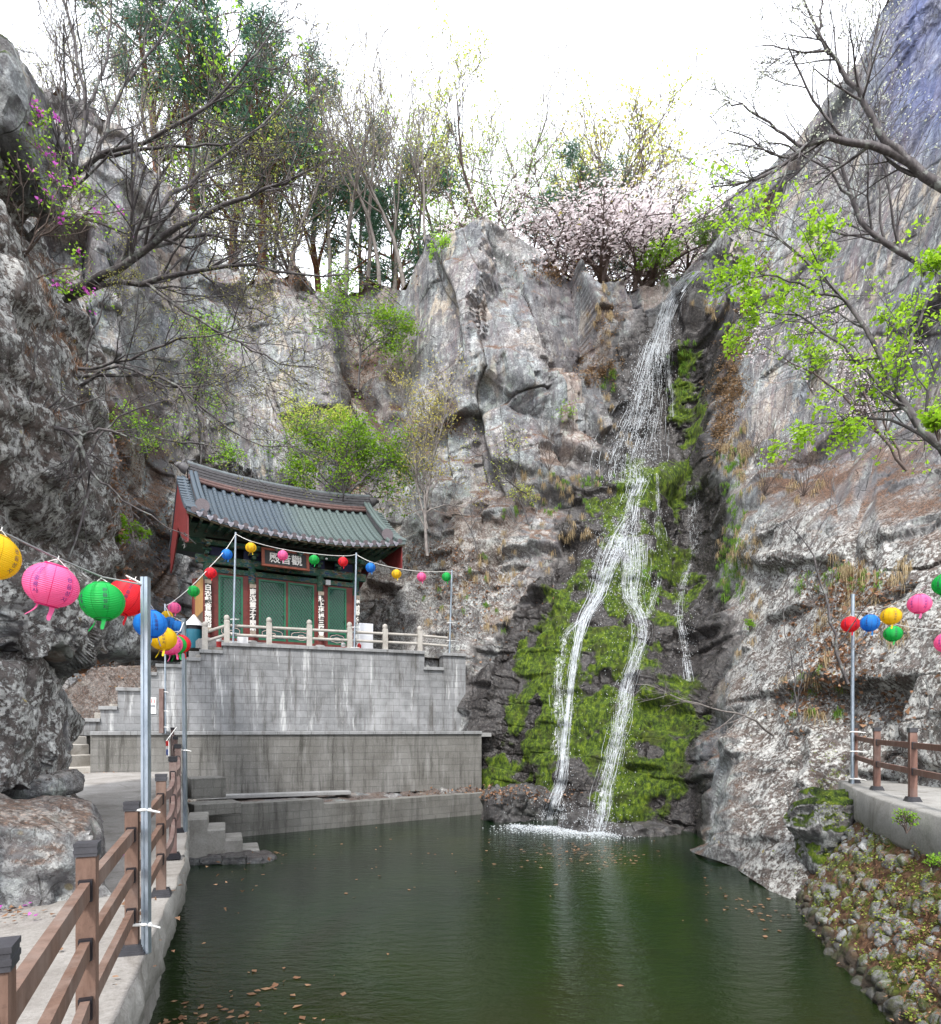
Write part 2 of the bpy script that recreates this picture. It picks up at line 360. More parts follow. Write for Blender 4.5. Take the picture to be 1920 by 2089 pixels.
def inpoly(x, y, poly):
    r = np.zeros(len(x), bool); n = len(poly)
    for i in range(n):
        x1, y1 = poly[i]; x2, y2 = poly[(i + 1) % n]
        if y1 == y2: continue
        c = ((y1 > y) != (y2 > y)) & (x < (x2 - x1) * (y - y1) / (y2 - y1) + x1); r ^= c
    return r
def region(px, py, polys, P, warp=28, soft=10, seed=90):
    """1 inside hand-drawn outlines, with a ragged edge"""
    wx = fbm(P * .9, 5, seed, g=.65) * warp; wy = fbm(P * .9 + 40, 5, seed + 1, g=.65) * warp
    v = 0
    for k in range(5):
        ox, oy = ((0, 0), (soft, 0), (-soft, 0), (0, soft), (0, -soft))[k]
        q = np.zeros(len(px), bool)
        for pl in polys: q |= inpoly(px + wx + ox, py + wy + oy, pl)
        v = v + q / 5.0
    return v
ZB = np.full((1048, 962), 1e9, np.float32)        # nearest rock surface along each sight line: where plants, water and moss sit
def splat(P):
    d = P[:, 1]; ok = d > .5
    px = CX + P[ok, 0] / d[ok] * F; py = HOR - (P[ok, 2] - EYE) / d[ok] * F
    i = (py / 2).astype(int); j = (px / 2).astype(int); g = (i >= 0) & (i < 1048) & (j >= 0) & (j < 962)
    np.minimum.at(ZB, (i[g], j[g]), d[ok][g])
def surf(px, py, r=3):
    i = min(1047, max(0, int(py / 2))); j = min(961, max(0, int(px / 2)))
    w = ZB[max(0, i - r):i + r + 1, max(0, j - r):j + r + 1]; w = w[w < 1e8]
    return float(np.median(w)) if len(w) else None
def grid_faces(nv, nu):
    i = np.arange(nv - 1)[:, None] * nu + np.arange(nu - 1)[None]
    return np.stack([i, i + nu, i + nu + 1, i + 1], -1).reshape(-1, 4)
def grid_normals(P, nv, nu):
    G3 = P.reshape(nv, nu, 3); a = np.gradient(G3, axis=1); b = np.gradient(G3, axis=0)
    n = np.cross(b, a); n /= np.linalg.norm(n, axis=2, keepdims=True) + 1e-9
    return n.reshape(-1, 3)
def smoothc(xs, ys, q):                   # smooth curve through samples (monotone-ish cubic)
    xs = np.array(xs, float); ys = np.array(ys, float); m = np.gradient(ys, xs) if len(xs) > 1 else np.zeros(1)
    i = np.clip(np.searchsorted(xs, q) - 1, 0, len(xs) - 2); h = xs[i + 1] - xs[i]; t = np.clip((q - xs[i]) / h, 0, 1)
    return (2*t**3-3*t**2+1)*ys[i] + (t**3-2*t**2+t)*h*m[i] + (-2*t**3+3*t**2)*ys[i+1] + (t**3-t**2)*h*m[i+1]
def blur2(d, nv, nu, it=2):
    d = d.reshape(nv, nu).copy()
    for _ in range(it):
        d[1:-1] = (d[:-2] + 2 * d[1:-1] + d[2:]) / 4; d[:, 1:-1] = (d[:, :-2] + 2 * d[:, 1:-1] + d[:, 2:]) / 4
    return d.ravel()
# main cliff: for each sight column, its top and the distance of the face at several heights
CL = [
 (-160, [(60,27),(500,25),(1300,22),(1700,21)]),
 (60, [(150,31),(500,29),(900,27),(1300,25.5),(1660,24.5)]),
 (170, [(215,31),(500,30),(900,28),(1300,27.5),(1660,26.5)]),
 (250, [(300,32),(560,31),(900,30.5),(1300,30),(1660,29)]),
 (330, [(400,35),(600,34.5),(900,34.5),(1300,34.5),(1660,33)]),
 (430, [(545,38),(640,36.5),(900,36),(1300,35.5),(1660,34)]),
 (560, [(560,38.5),(700,37),(900,36.5),(1300,35.5),(1660,34)]),
 (680, [(585,39),(700,37.3),(900,36.8),(1150,36),(1300,35),(1660,33)]),
 (705, [(590,41),(800,40.5),(900,40),(1100,37.5),(1300,35),(1660,33)]),
 (770, [(565,41),(740,40.5),(860,38.5),(1000,37),(1150,36),(1300,34),(1660,32)]),
 (815, [(580,39),(800,38),(1000,36.5),(1150,35.5),(1300,33),(1660,30.5)]),
 (860, [(480,37.3),(700,36),(900,35.6),(1150,34.3),(1300,31.8),(1660,29)]),
 (930, [(425,36.8),(600,35),(720,34.6),(900,35.2),(1060,34.6),(1150,33),(1300,30.5),(1500,29),(1700,28)]),
 (985, [(420,36.6),(600,34.4),(740,33.8),(800,34.9),(950,34.6),(1060,33.8),(1150,32.2),(1300,30),(1500,28),(1700,27.2)]),
 (1060, [(515,36.4),(640,34),(780,33.2),(850,34.3),(980,33.8),(1080,32),(1300,29.4),(1500,27.4),(1700,26.3)]),
 (1140, [(535,36),(700,34.2),(790,34),(900,34.6),(980,33.4),(1080,31.8),(1200,29.4),(1300,27.8),(1500,25.6),(1700,24.2)]),
 (1200, [(560,36),(700,35),(900,34.8),(960,33.4),(1080,31.4),(1200,29),(1300,27.3),(1500,25),(1700,23.3)]),
 (1255, [(575,36.5),(740,36),(920,35.2),(980,32.6),(1080,30.8),(1200,28.6),(1300,27),(1500,24.6),(1720,22.8)]),
 (1330, [(590,37),(760,36.6),(930,35.2),(975,32),(1100,30.5),(1200,28.6),(1300,26.8),(1500,24),(1730,22)]),
 (1400, [(556,36.5),(700,36),(900,35),(1000,33.4),(1150,31.6),(1300,27.2),(1400,25.4),(1500,23.6),(1740,20.8)]),
 (1445, [(500,35.5),(620,34.4),(800,33),(950,32),(1080,30.5),(1200,28),(1400,24.2),(1600,20.5),(1750,18.2)]),
 (1490, [(428,34.5),(600,32.5),(850,31),(1000,29.5),(1150,27.2),(1300,24.4),(1400,22),(1600,18.2),(1765,16)]),
 (1560, [(375,33),(700,29.5),(900,28.2),(960,27.4),(1010,25.4),(1200,23),(1400,20),(1600,16.5),(1810,13.9)]),
 (1640, [(290,30.5),(600,27.8),(900,26.6),(960,26.3),(1040,22.6),(1200,20.5),(1400,17.6),(1600,15),(1700,14.3),(1890,12)]),
 (1720, [(180,29),(600,26),(900,24.6),(1000,22.6),(1060,19.8),(1200,18.4),(1400,16.4),(1600,15),(1700,14.5),(1960,11)]),
 (1800, [(20,27),(500,24),(900,22),(1010,20),(1080,17.6),(1250,16.2),(1450,15),(1600,14.2),(1700,14)]),
 (1880, [(-80,25),(500,22),(900,20),(1030,17.6),(1100,15.8),(1300,14.6),(1500,13.6),(1700,13)]),
 (2000, [(-160,22),(500,19),(1000,15.5),(1300,13),(1500,12.2),(1700,11.8)]),
 (2250, [(-260,19),(500,16),(1000,13),(1300,11),(1500,10.4),(1700,10)]),
]
def build_cliff():
    NU, NV = 1060, 760
    cx = np.array([c[0] for c in CL], float); q = np.linspace(-150, 2240, NU)
    vs = np.linspace(0, 1, NV)
    top = np.array([c[1][0][0] for c in CL], float); bot = np.array([c[1][-1][0] for c in CL], float)
    PY = np.stack([t + (b - t) * vs for t, b in zip(top, bot)], 1)                              # rows x cols
    DD = np.stack([np.interp(PY[:, i], [a for a, _ in CL[i][1]], [b for _, b in CL[i][1]]) for i in range(len(CL))], 1)
    for _ in range(14): DD[1:-1] = (DD[:-2] + 2 * DD[1:-1] + DD[2:]) / 4
    py = np.stack([np.interp(q, cx, PY[i]) for i in range(NV)]); d = np.stack([np.interp(q, cx, DD[i]) for i in range(NV)])
    px = np.repeat(q[None], NV, 0)
    for _ in range(30): d[:, 1:-1] = (d[:, :-2] + 2 * d[:, 1:-1] + d[:, 2:]) / 4
    # ragged skyline
    j = fbm(np.stack([q * .02, q * 0, q * 0], 1), 5, 3) * 26 * sstep(1700, 1500, q)
    py = py + j[None] * (1 - vs[:, None]) ** 3
    P = np.stack([(px - CX) / F * d, d, EYE + (HOR - py) / F * d], -1).reshape(-1, 3).astype(np.float32)
    N = grid_normals(P, NV, NU)
    fx, fy = px.ravel(), py.ravel()
    rgt = sstep(1430, 1560, fx)
    low = sstep(960, 1020, fy) * (1 - rgt)
    da, ca = shape_rock(P, 11, (1.3, .62, .20), (.30, .75, 2.2), .04, (1, 1, .5), 8, dirs=JV); ka = shape_rock.crack            # tall upright joints
    db, cb = shape_rock(P, 41, (.85, .34, .10), (.32, .85, 2.4), .05, (1, 1, .5), -35, dirs=JD); kb = shape_rock.crack           # right: big rounded slabs
    dc, cc = shape_rock(P, 71, (.85, .46, .18), (.42, 1.1, 3.0), .07, (1, 1, .8), 20, dirs=JM); kc = shape_rock.crack
    upr = rgt * sstep(1000, 900, fy)
    db = db * (1 - .6 * upr)
    slab = region(fx, fy, [[(830,560),(900,420),(985,410),(1010,560),(940,700),(900,790),(820,760)], [(400,560),(690,590),(690,1120),(400,900)], [(1500,360),(2300,-300),(2300,960),(1480,950)]], P, 40, 14, 97)
    ds, cs = shape_rock(P, 171, (1.1, .38, .11), (.24, .6, 1.6), .03, (1, 1, .35), 5, dirs=JV); ks = shape_rock.crack; ka = ka * (1 - slab) + ks * slab         # smooth streaked slabs
    da = da * (1 - slab) + ds * slab; db = db * (1 - .6 * slab) + ds * slab * .6; ca = np.where(slab > .5, .5, ca)
    lft = sstep(700, 660, fx) * sstep(1000, 900, fy)
    gul = np.exp(-((fx - 735) / 40) ** 2) * sstep(1150, 1000, fy) * sstep(560, 700, fy)
    disp = da * (1 - rgt) * (1 - low) + dc * low + db * rgt
    # built walls, temple and path need their room
    disp = disp * (1 - .5 * sstep(1250, 1330, fy) * sstep(1010, 960, fx))
    mossp = [[(1038,1440),(1075,1290),(1150,1180),(1190,1140),(1235,1170),(1330,1120),(1400,1110),(1425,1190),(1390,1290),(1330,1390),(1400,1370),(1425,1400),(1410,1520),(1385,1640),(1250,1690),(1200,1560),(1100,1560),(1040,1540)],
             [(1235,990),(1300,955),(1420,965),(1390,1040),(1375,1110),(1240,1140)], [(1375,700),(1405,700),(1425,900),(1440,985),(1380,985),(1370,820)],
             [(985,1560),(1040,1520),(1130,1540),(1140,1640),(1060,1660),(980,1620)], [(1180,1010),(1230,1000),(1235,1070),(1185,1080)]]
    moss = region(fx, fy, mossp, P, 55, 12, 90)
    moss *= sstep(.38, -.05, fbm(P * 1.1 + 8, 4, 95) - .12)
    wetp = [[(1385,575),(1450,560),(1470,700),(1450,850),(1500,1010),(1490,1180),(1475,1330),(1450,1450),(1430,1760),(930,1760),(940,1420),(985,1340),(1080,1200),(1130,1090),(1140,985),(1215,950),(1235,760),(1265,640),(1330,640)]]
    wet = region(fx, fy, wetp, P, 70, 20, 92)
    wet = np.maximum(wet, .9 * sstep(HOR + 8, 0, 0) * 0)
    lich = np.clip(rgt * sstep(1020, 1140, fy + 60 * fbm(P * .6, 3, 77)), 0, 1) * (1 - wet) * .95
    lich = np.maximum(lich, .35 * sstep(.1, .35, fbm(P * .5 + 4, 4, 78)) * (1 - wet))
    lich = np.maximum(lich, .75 * sstep(960, 1010, fx) * sstep(1050, 1150, fy) * 0)
    lich = np.maximum(lich, .6 * sstep(1040, 1120, fy) * sstep(700, 760, fx) * sstep(1120, 1040, fx) * (1 - wet))
    streak = np.maximum(slab * .95, .5 * (1 - rgt) * sstep(1100, 950, fy) * (1 - wet) + upr * .7)
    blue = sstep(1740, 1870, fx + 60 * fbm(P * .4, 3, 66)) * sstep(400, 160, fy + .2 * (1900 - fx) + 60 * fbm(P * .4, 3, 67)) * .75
    damp = region(fx, fy, [[(1190,560),(1290,600),(1270,800),(1205,880),(1180,760)]], P, 30, 10, 93)
    # more relief under moss, softened
    disp = disp * (1 - .45 * moss) + moss * (.34 * np.abs(fbm(P * np.array([1.1, 1.1, .5]), 3, 89)) + .13 * fbm(P * np.array([2.6, 2.6, .9]), 5, 99) + .05 * np.abs(fbm(P * np.array([9, 9, 3.]), 3, 98)))
    Nb = N.reshape(NV, NU, 3).copy()
    for _ in range(12): Nb[1:-1] = (Nb[:-2] + Nb[2:]) / 2; Nb[:, 1:-1] = (Nb[:, :-2] + Nb[:, 2:]) / 2
    N = Nb.reshape(-1, 3); N /= np.linalg.norm(N, axis=1, keepdims=True)
    gsp = np.linalg.norm(np.gradient(P.reshape(NV, NU, 3), axis=1), axis=2).ravel(); wb = sstep(.075, .14, gsp)
    wb = blur2(wb, NV, NU, 10)
    wb = np.clip(wb * 1.5, 0, 1); disp = disp * (1 - wb) + blur2(disp, NV, NU, 10) * wb
    P2 = P + N * disp[:, None]
    N2 = grid_normals(P2, NV, NU)
    litter = sstep(.35, .75, N2[:, 2] + .25 * fbm(P * 2, 4, 61)) * (1 - wet) * (1 - .35 * upr)
    lp = region(fx, fy, [[(690,760),(740,700),(790,690),(800,760),(745,830),(720,900),(760,960),(700,1010),(690,900)],
                         [(820,860),(950,820),(960,850),(850,900)], [(560,520),(800,560),(800,600),(560,580)], [(1690,1180),(1800,1160),(1830,1290),(1740,1420),(1650,1450),(1640,1380),(1730,1290)],
                         [(1200,620),(1240,600),(1270,650),(1260,760),(1200,800),(1190,700)], [(1450,690),(1500,650),(1510,700),(1470,860),(1430,850)],
                         [(210,780),(330,760),(350,900),(330,1200),(240,1300),(190,1150)], [(880,1050),(1100,980),(1120,1040),(1000,1110),(1000,1200),(900,1180)]], P, 60, 14, 96)
    litter = np.maximum(litter, lp * sstep(-.25, .15, fbm(P * 1.6, 6, 62, g=.65)) * .7 * (1 - wet))
    o = mesh('cliff', P2, grid_faces(NV, NU), ROCK, smooth=False); o['kind'] = 'structure'
    try: o.data.set_sharp_from_angle(angle=R(50))
    except Exception: pass
    cell = ca * (1 - rgt) * (1 - low) + cb * rgt + cc * low
    z = np.zeros_like(moss)
    set_zone(o, np.stack([moss * .70, wet, np.clip(lich, 0, 1), 1 - np.clip(ka * (1 - rgt) * (1 - low) + kb * rgt + kc * low, 0, 1)], 1), np.stack([litter, streak, blue, cell], 1))
    splat(P2)
    # the hilltop behind the cliff edge
    tp = P2.reshape(NV, NU, 3)[0][::8]; n = len(tp); V = []
    for k, (b, up) in enumerate(((0, -.06), (1.2, .15), (4, .1), (9, -.3), (18, -1.5), (40, -5), (400, -40))):
        f = (tp[:, 1] + b) / tp[:, 1]
        Q = tp.copy(); Q[:, 0] *= f; Q[:, 1] *= f; Q[:, 2] = EYE + (tp[:, 2] - EYE) * (1 if b < 30 else .6) + up; V.append(Q)
    V = np.concatenate(V); V[n:, 2] += fbm(V[n:] * .3, 3, 5) * .35
    g = mesh('hillside', V, grid_faces(7, n), None, smooth=True); g['kind'] = 'structure'
    mt = NT('hill_soil'); c = mt.coord(); nn = mt.noise(c, 2.5, 9, .75)
    g.data.materials.append(mt.done(mt.bsdf(mt.cramp(nn, [(.3, (.05, .035, .02)), (.5, (.14, .09, .055)), (.62, (.22, .15, .09)), (.75, (.10, .13, .04))]), .95, mt.bump(nn, .8, .1), .2)))
    return tp
TOPLINE = build_cliff()
# closed rocks: deformed spheres
def boulder(name, c, size, seed, rot=0, detail=5, A=(.22, .12, .05), lich=0., wet=0., moss=0., litter=.6, cut=None, S=(1.1, 2.4, 6), tiltx=0, streak=0., pw=.72):
    import bmesh
    bm = bmesh.new(); bmesh.ops.create_icosphere(bm, subdivisions=detail, radius=1)
    V = np.array([v.co[:] for v in bm.verts], np.float32); Fc = np.array([[v.index for v in f.verts] for f in bm.faces]); bm.free()
    # squarish
    V = np.sign(V) * np.abs(V) ** pw; V /= (np.max(np.abs(V), axis=1, keepdims=True) ** .35)
    m = min(size); sz = np.array(size, np.float32)
    U = V * sz
    d, cell = shape_rock(U / m, seed, A, S, .03, (1, 1, .8), 25, .25)
    nrm = V / np.linalg.norm(V, axis=1, keepdims=True)
    U = U + nrm * (d * m)[:, None]
    cz, s_ = math.cos(rot), math.sin(rot); tx = math.cos(tiltx), math.sin(tiltx)
    U = np.stack([U[:, 0], U[:, 1] * tx[0] - U[:, 2] * tx[1], U[:, 1] * tx[1] + U[:, 2] * tx[0]], 1)
    U = np.stack([U[:, 0] * cz - U[:, 1] * s_, U[:, 0] * s_ + U[:, 1] * cz, U[:, 2]], 1)
    o = mesh(name, U, Fc, ROCK, smooth=True); o.location = c
    try: o.data.set_sharp_from_angle(angle=R(45))
    except Exception: pass
    n2 = np.zeros_like(U); fa = U[Fc]; fn = np.cross(fa[:, 1] - fa[:, 0], fa[:, 2] - fa[:, 0])
    for k in range(3): np.add.at(n2, Fc[:, k], fn)
    n2 /= np.linalg.norm(n2, axis=1, keepdims=True) + 1e-9
    W = U + np.array(c, np.float32)
    un = np.ones(len(U), np.float32)
    ms = moss * sstep(-.1, .5, n2[:, 2] + .5 * fbm(W * 1.3, 4, seed + 8)); lt = litter * sstep(.55, .9, n2[:, 2] + .3 * fbm(W * 2, 4, seed + 9))
    lc = lich * sstep(-.75, -.3, n2[:, 2])
    set_zone(o, np.stack([ms * .62, un * wet, lc, un], 1), np.stack([lt, un * streak, un * 0, cell], 1))
    splat(W)
    return o
# ------------------------------------------------------------ left rock wall beside the path
def near_rock():
    # height on the picture's sight lines, edge of the rock, its distance
    prof = [(60,-60,13.5),(150,-30,13.2),(330,-10,13),(380,45,12.6),(430,75,12.4),(500,95,12.2),(560,128,12),(620,150,11.8),(700,142,11.6),(780,165,11.5),(860,178,11.3),(940,180,11.2),(1010,178,11.2),(1070,160,11.2),(1110,135,11.2),(1160,112,11.2),(1215,105,11.2),(1300,80,11),(1380,55,11),(1450,55,10.8),(1520,55,10.4),(1600,70,9.9),(1680,60,9.2),(1800,45,8.2),(1950,30,7)]
    NV, NU = 420, 330
    ys = np.linspace(60, 1900, NV); a = np.array(prof, float)
    ex = np.interp(ys, a[:, 0], a[:, 1]); dd = np.interp(ys, a[:, 0], a[:, 2])
    ex_ = a[:, 1] - 26 * ((a[:, 0] > 380) & (a[:, 0] < 1250)); a[:, 1] = ex_; k = np.ones(9) / 9; pad = lambda x: np.convolve(np.pad(x, 4, 'edge'), k, 'valid'); ex, dd = pad(ex), pad(dd)
    E = np.stack([(ex - CX) / F * dd, dd, EYE + (HOR - ys) / F * dd], 1)
    t = np.linspace(0, 1, NU)
    # plan profile from behind the edge, round the corner, then towards the viewer along the path
    ox = np.interp(t, [0, .12, .25, .32, .5, 1], [-3.2, -1.6, -.45, -.1, .18, 1.15]); oy = np.interp(t, [0, .12, .25, .32, .5, 1], [5.2, 4.0, 1.9, .5, -1.6, -8.2])
    P = E[:, None, :] + np.stack([ox, oy, ox * 0], -1)[None]
    P = P.reshape(-1, 3).astype(np.float32); N = -grid_normals(P, NV, NU)
    N *= np.sign((N * (np.array([[0, 0, 2.]]) - P)).sum(1).mean())
    d, c = shape_rock(P, 140, (.5, .3, .12), (.6, 1.6, 4.2), .06, (1, 1, .8), 30, .5, dirs=JD)
    d = blur2(d, NV, NU, 1); P2 = P + N * (d - .12)[:, None]; N2 = grid_normals(P2, NV, NU); N2 *= np.sign((N2 * N).sum())
    z = np.zeros(len(P), np.float32); up = fbm(P * .8, 4, 150)
    litter = np.maximum(sstep(.1, .45, N2[:, 2] + .5 * up), .92 * sstep(-.05, .12, fbm(P * np.array([1.5, 1.5, 1.1]), 6, 151, g=.62)) * (.22 + .6 * sstep(2.2, 3.5, P[:, 2])))
    o = mesh('rock_wall', P2, grid_faces(NV, NU), ROCK, smooth=True)
    try: o.data.set_sharp_from_angle(angle=R(45))
    except Exception: pass
    set_zone(o, np.stack([.25 * sstep(0, .4, up), z + .0, z + .95, z + 1], 1), np.stack([litter, z, z, c], 1))
    tag(o, 'lichen covered rock wall rising on the left of the concrete path', 'rock'); splat(P2); return o
near_rock()
b = boulder('boulder', Wp(15, 270, 11.2), (.62, 1.2, .9), 201, .2, A=(.25, .16, .05), lich=.25, moss=.9, litter=.3)
tag(b, 'big dark mossy rock jutting out at the upper left edge, above the purple flowers', 'rock')
b = boulder('boulder', Wp(62, 1262, 9.6), (.88, 1.4, .68), 211, .35, 6, A=(.42, .22, .07), pw=.62, lich=1, litter=.35)
tag(b, 'large white lichen covered boulder overhanging the dark hollow beside the path', 'boulder')
b = boulder('boulder', Wp(8, 1480, 8.9), (.50, 1.1, .95), 216, .35, 6, A=(.42, .22, .07), pw=.62, lich=1, litter=.2)
tag(b, 'grey and white lichen boulder under the overhanging one, at the left edge', 'boulder')
b = boulder('boulder', Wp(88, 1500, 11.2), (.28, .8, .92), 221, .3, 5, A=(.22, .14, .05), lich=.12, litter=.5)
tag(b, 'upright brown rock standing in the hollow below the lichen boulder', 'boulder')
b = boulder('boulder', Wp(195, 1290, 14.5), (1.0, .9, .62), 226, .1, 5, A=(.22, .14, .05), lich=.8, litter=.5)
tag(b, 'dark rock dotted with white lichen left of the stone stairs, behind the green lantern', 'boulder')
b = boulder('boulder', Wp(-10, 1790, 7.3), (1.0, 1.7, .82), 231, .62, 6, A=(.28, .15, .05), lich=.35, litter=.9)
tag(b, 'low brown boulder with yellow lichen spots lying on the left edge of the path', 'boulder')
b = boulder('boulder', Wp(62, 1600, 9.6), (.6, .9, .2), 236, .3, 5, lich=.4, moss=.3, litter=.6)
tag(b, 'flat mossy stone wedged between the low brown boulder and the rock above', 'boulder')
# ------------------------------------------------------------ water and bed
WZ = -1.67
def water():
    m = NT('pool_water'); c = m.coord('Object')
    big = m.noise(m.mapp(c, (1, .55, 1)), .35, 4, .55, .5)
    yy = m.n('ShaderNodeSeparateXYZ', ins={0: c}).outputs[1]
    col = m.cramp(big, [(.3, (.001, .005, .002)), (.5, (.004, .014, .004)), (.7, (.012, .022, .005))])
    col = m.mix(m.math('MULTIPLY', m.ramp(m.math('ADD', yy, m.math('MULTIPLY', big, 10)), 17, 7), .55), col, (.034, .040, .010))
    h1 = m.noise(m.mapp(c, (1.0, 2.3, 1), (0, 0, R(12))), 2.6, 4, .6, .4); h2 = m.noise(m.mapp(c, (1, 1.7, 1), (0, 0, R(-8))), 11, 3, .55, .3)
    h = m.math('ADD', m.math('MULTIPLY', h1, .75), m.math('MULTIPLY', h2, .22))
    nb = m.bump(h, .22, .09)
    mat = m.done(m.bsdf(col, .02, nb, spec=.5, IOR=1.333))
    nx, ny = 60, 120; xs = np.linspace(-16, 15, nx); ys = np.linspace(.2, 29, ny); X, Y = np.meshgrid(xs, ys)
    o = mesh('water', np.stack([X.ravel(), Y.ravel(), np.full(X.size, WZ)], 1), np.ascontiguousarray(grid_faces(ny, nx)[:, ::-1]), mat, smooth=True); o['kind'] = 'structure'
    mg = simple('ground_soil', (.09, .065, .045), .95)
    V = [(-1500, -1500, -3.2), (1500, -1500, -3.2), (1500, 1500, -3.2), (-1500, 1500, -3.2)]
    g = mesh('ground', V, [(0, 1, 2, 3)], mg); g['kind'] = 'structure'
water()
# ------------------------------------------------------------ concrete path on the left
def concrete(name, a, b, stain=(.09, .075, .06), sc=1.0, st=.5):
    m = NT(name); c = m.coord(); n = m.noise(c, 1.3 * sc, 8, .7, .3); f = m.noise(c, 30, 6, .75); sp = m.vor(c, 42)
    col = m.mix(m.ramp(n, .35, .65), a, b)
    col = m.mix(m.math('MULTIPLY', m.ramp(f, .45, .7), .5), col, tuple(x * .55 for x in a))
    col = m.mix(m.math('MULTIPLY', m.ramp(m.noise(c, .8 * sc, 9, .8, 1), .52, .68), st), col, stain)
    return m.done(m.bsdf(col, .9, m.bump(m.math('ADD', m.math('MULTIPLY', n, .6), m.math('MULTIPLY', f, .35)), .6, .025), .25))
CONC = concrete('path_concrete', (.23, .215, .20), (.34, .325, .31), st=.6); CONCD = concrete('old_concrete', (.20, .19, .175), (.34, .33, .31), st=.85)
EDGE = [(-.95, -1.0), (-1.35, 1.2), (-1.78, 3.0), (-2.03, 3.75), (-2.36, 4.78), (-2.85, 6.2), (-3.60, 8.3), (-4.55, 10.6), (-6.38, 14.8), (-7.95, 18.2), (-9.2, 21.0), (-10.3, 23.6)]
def path():
    E = np.array(EDGE); n = 260; t = np.linspace(0, len(E) - 1, n); ex = smoothc(range(len(E)), E[:, 0], t); ey = smoothc(range(len(E)), E[:, 1], t)
    wob = fbm(np.stack([t * 3, t * 0, t * 0], 1), 4, 7) * .05
    L = 26; V = []
    for i in range(n):
        wid = 5.0 + ey[i] * .35
        for k in range(L):
            s = k / (L - 1); x = ex[i] + wob[i] - wid * s ** 1.3; y = ey[i] + 1.2 * s * s
            V.append((x, y, 0))
    V = np.array(V, np.float32)
    far = sstep(13, 21, V[:, 1]); V[:, 2] = .22 * far + fbm(V * 1.1, 4, 9) * .03 + fbm(V * 6, 3, 10) * .006
    o = mesh('path', V, np.ascontiguousarray(grid_faces(n, L)[:, ::-1]), CONC, smooth=True); o['kind'] = 'structure'
    # edge beam that carries the fence, with its rough side above the water
    rows = [(0.001, .012), (.02, -.03), (.035, -.14), (-.01, -.3), (.01, -.42), (-.22, -.5), (-.35, -.8), (-.3, -1.9)]
    V = np.array([(ex[i] + wob[i] + dx, ey[i] + dx * .2, dz + (.22 * float(sstep(13, 21, ey[i])))) for i in range(n) for dx, dz in rows], np.float32)
    V[:, 0] += fbm(V * 3, 4, 12) * .07 * (V[:, 2] < -.02)
    o = mesh('path_edge', V, np.ascontiguousarray(grid_faces(n, len(rows))), CONCD, smooth=True); o['kind'] = 'structure'
path()
# ------------------------------------------------------------ block walls
def block_mat(name, a, b, stain, bw=.52, bh=.26, mort=(.10, .10, .095), white=.0, speck=.4, dark=.6):
    m = NT(name); c = m.coord('Object'); sx = m.n('ShaderNodeSeparateXYZ', ins={0: c}).outputs
    wn = m.math('MULTIPLY', m.math('SUBTRACT', m.noise(c, 2.2, 3, .5), .5), .07); uv = m.n('ShaderNodeCombineXYZ', ins={0: m.math('ADD', m.math('ADD', sx[0], sx[1]), wn), 1: m.math('ADD', sx[2], m.math('MULTIPLY', wn, .6))}).outputs[0]
    br = m.n('ShaderNodeTexBrick', ins={'Vector': uv, 'Scale': 1.0, 'Mortar Size': .006, 'Mortar Smooth': .3, 'Brick Width': bw, 'Row Height': bh, 'Color1': (0, 0, 0, 1), 'Color2': (1, 1, 1, 1), 'Mortar': (.5, .5, .5, 1)})
    mo = br.outputs['Fac']; rnd = br.outputs['Color']
    n = m.noise(c, 1.1, 8, .7, .4); f = m.noise(c, 26, 8, .8); v = m.noise(c, 70, 3, .7)
    col = m.mix(m.ramp(n, .35, .62), a, b); col = m.mix(m.math('MULTIPLY', rnd, .28), col, tuple(x * .6 for x in a))
    run = m.noise(m.mapp(c, (2.2, 2.2, .22)), 1.5, 9, .75, .3)
    col = m.mix(m.math('MULTIPLY', m.ramp(run, .5, .64), dark), col, stain)
    if white:
        wr = m.noise(m.mapp(c, (2.6, 2.6, .3), loc=(3, 3, 0)), 1.2, 8, .7); col = m.mix(m.math('MULTIPLY', m.ramp(wr, .56, .66), white), col, (.62, .63, .63))
        big = m.noise(m.mapp(c, (1, 1, .7), loc=(8, 1, 0)), .45, 4, .6); col = m.mix(m.math('MULTIPLY', m.ramp(big, .52, .66), white * .6), col, (.5, .51, .52))
    col = m.mix(m.math('MULTIPLY', m.ramp(f, .56, .68), speck), col, (.52, .52, .50))
    col = m.mix(m.math('MULTIPLY', m.ramp(v, .58, .7), speck), col, (.035, .033, .03))
    col = m.mix(m.math('MULTIPLY', m.math('MULTIPLY', mo, m.ramp(m.noise(c, 3.5, 4, .6), .3, .6)), .75), col, mort)
    h = m.math('SUBTRACT', m.math('ADD', m.math('MULTIPLY', f, .30), m.math('MULTIPLY', rnd, .12)), m.math('MULTIPLY', mo, .6))
    return m.done(m.bsdf(col, .9, m.bump(h, .8, .03), .25))
BUP = block_mat('upper_blocks', (.17, .175, .18), (.28, .285, .295), (.075, .07, .065), .55, .27, white=.6, dark=.85)
BMID = block_mat('terrace_blocks', (.14, .135, .125), (.19, .185, .175), (.05, .048, .042), .56, .26, dark=.85, white=.12, speck=.55)
BLOW = block_mat('pool_blocks', (.13, .125, .115), (.19, .185, .17), (.045, .042, .036), .55, .25, white=.1, speck=.5)
CAP = block_mat('coping_stone', (.20, .205, .21), (.30, .305, .31), (.10, .09, .085), .9, 3.0, speck=.4)
SLAB = concrete('slab_stone', (.22, .22, .22), (.33, .33, .33), st=.5)
def frame(A, B):                          # a local frame along a wall
    a = math.atan2(B[1] - A[1], B[0] - A[0]); return a, math.hypot(B[0] - A[0], B[1] - A[1])
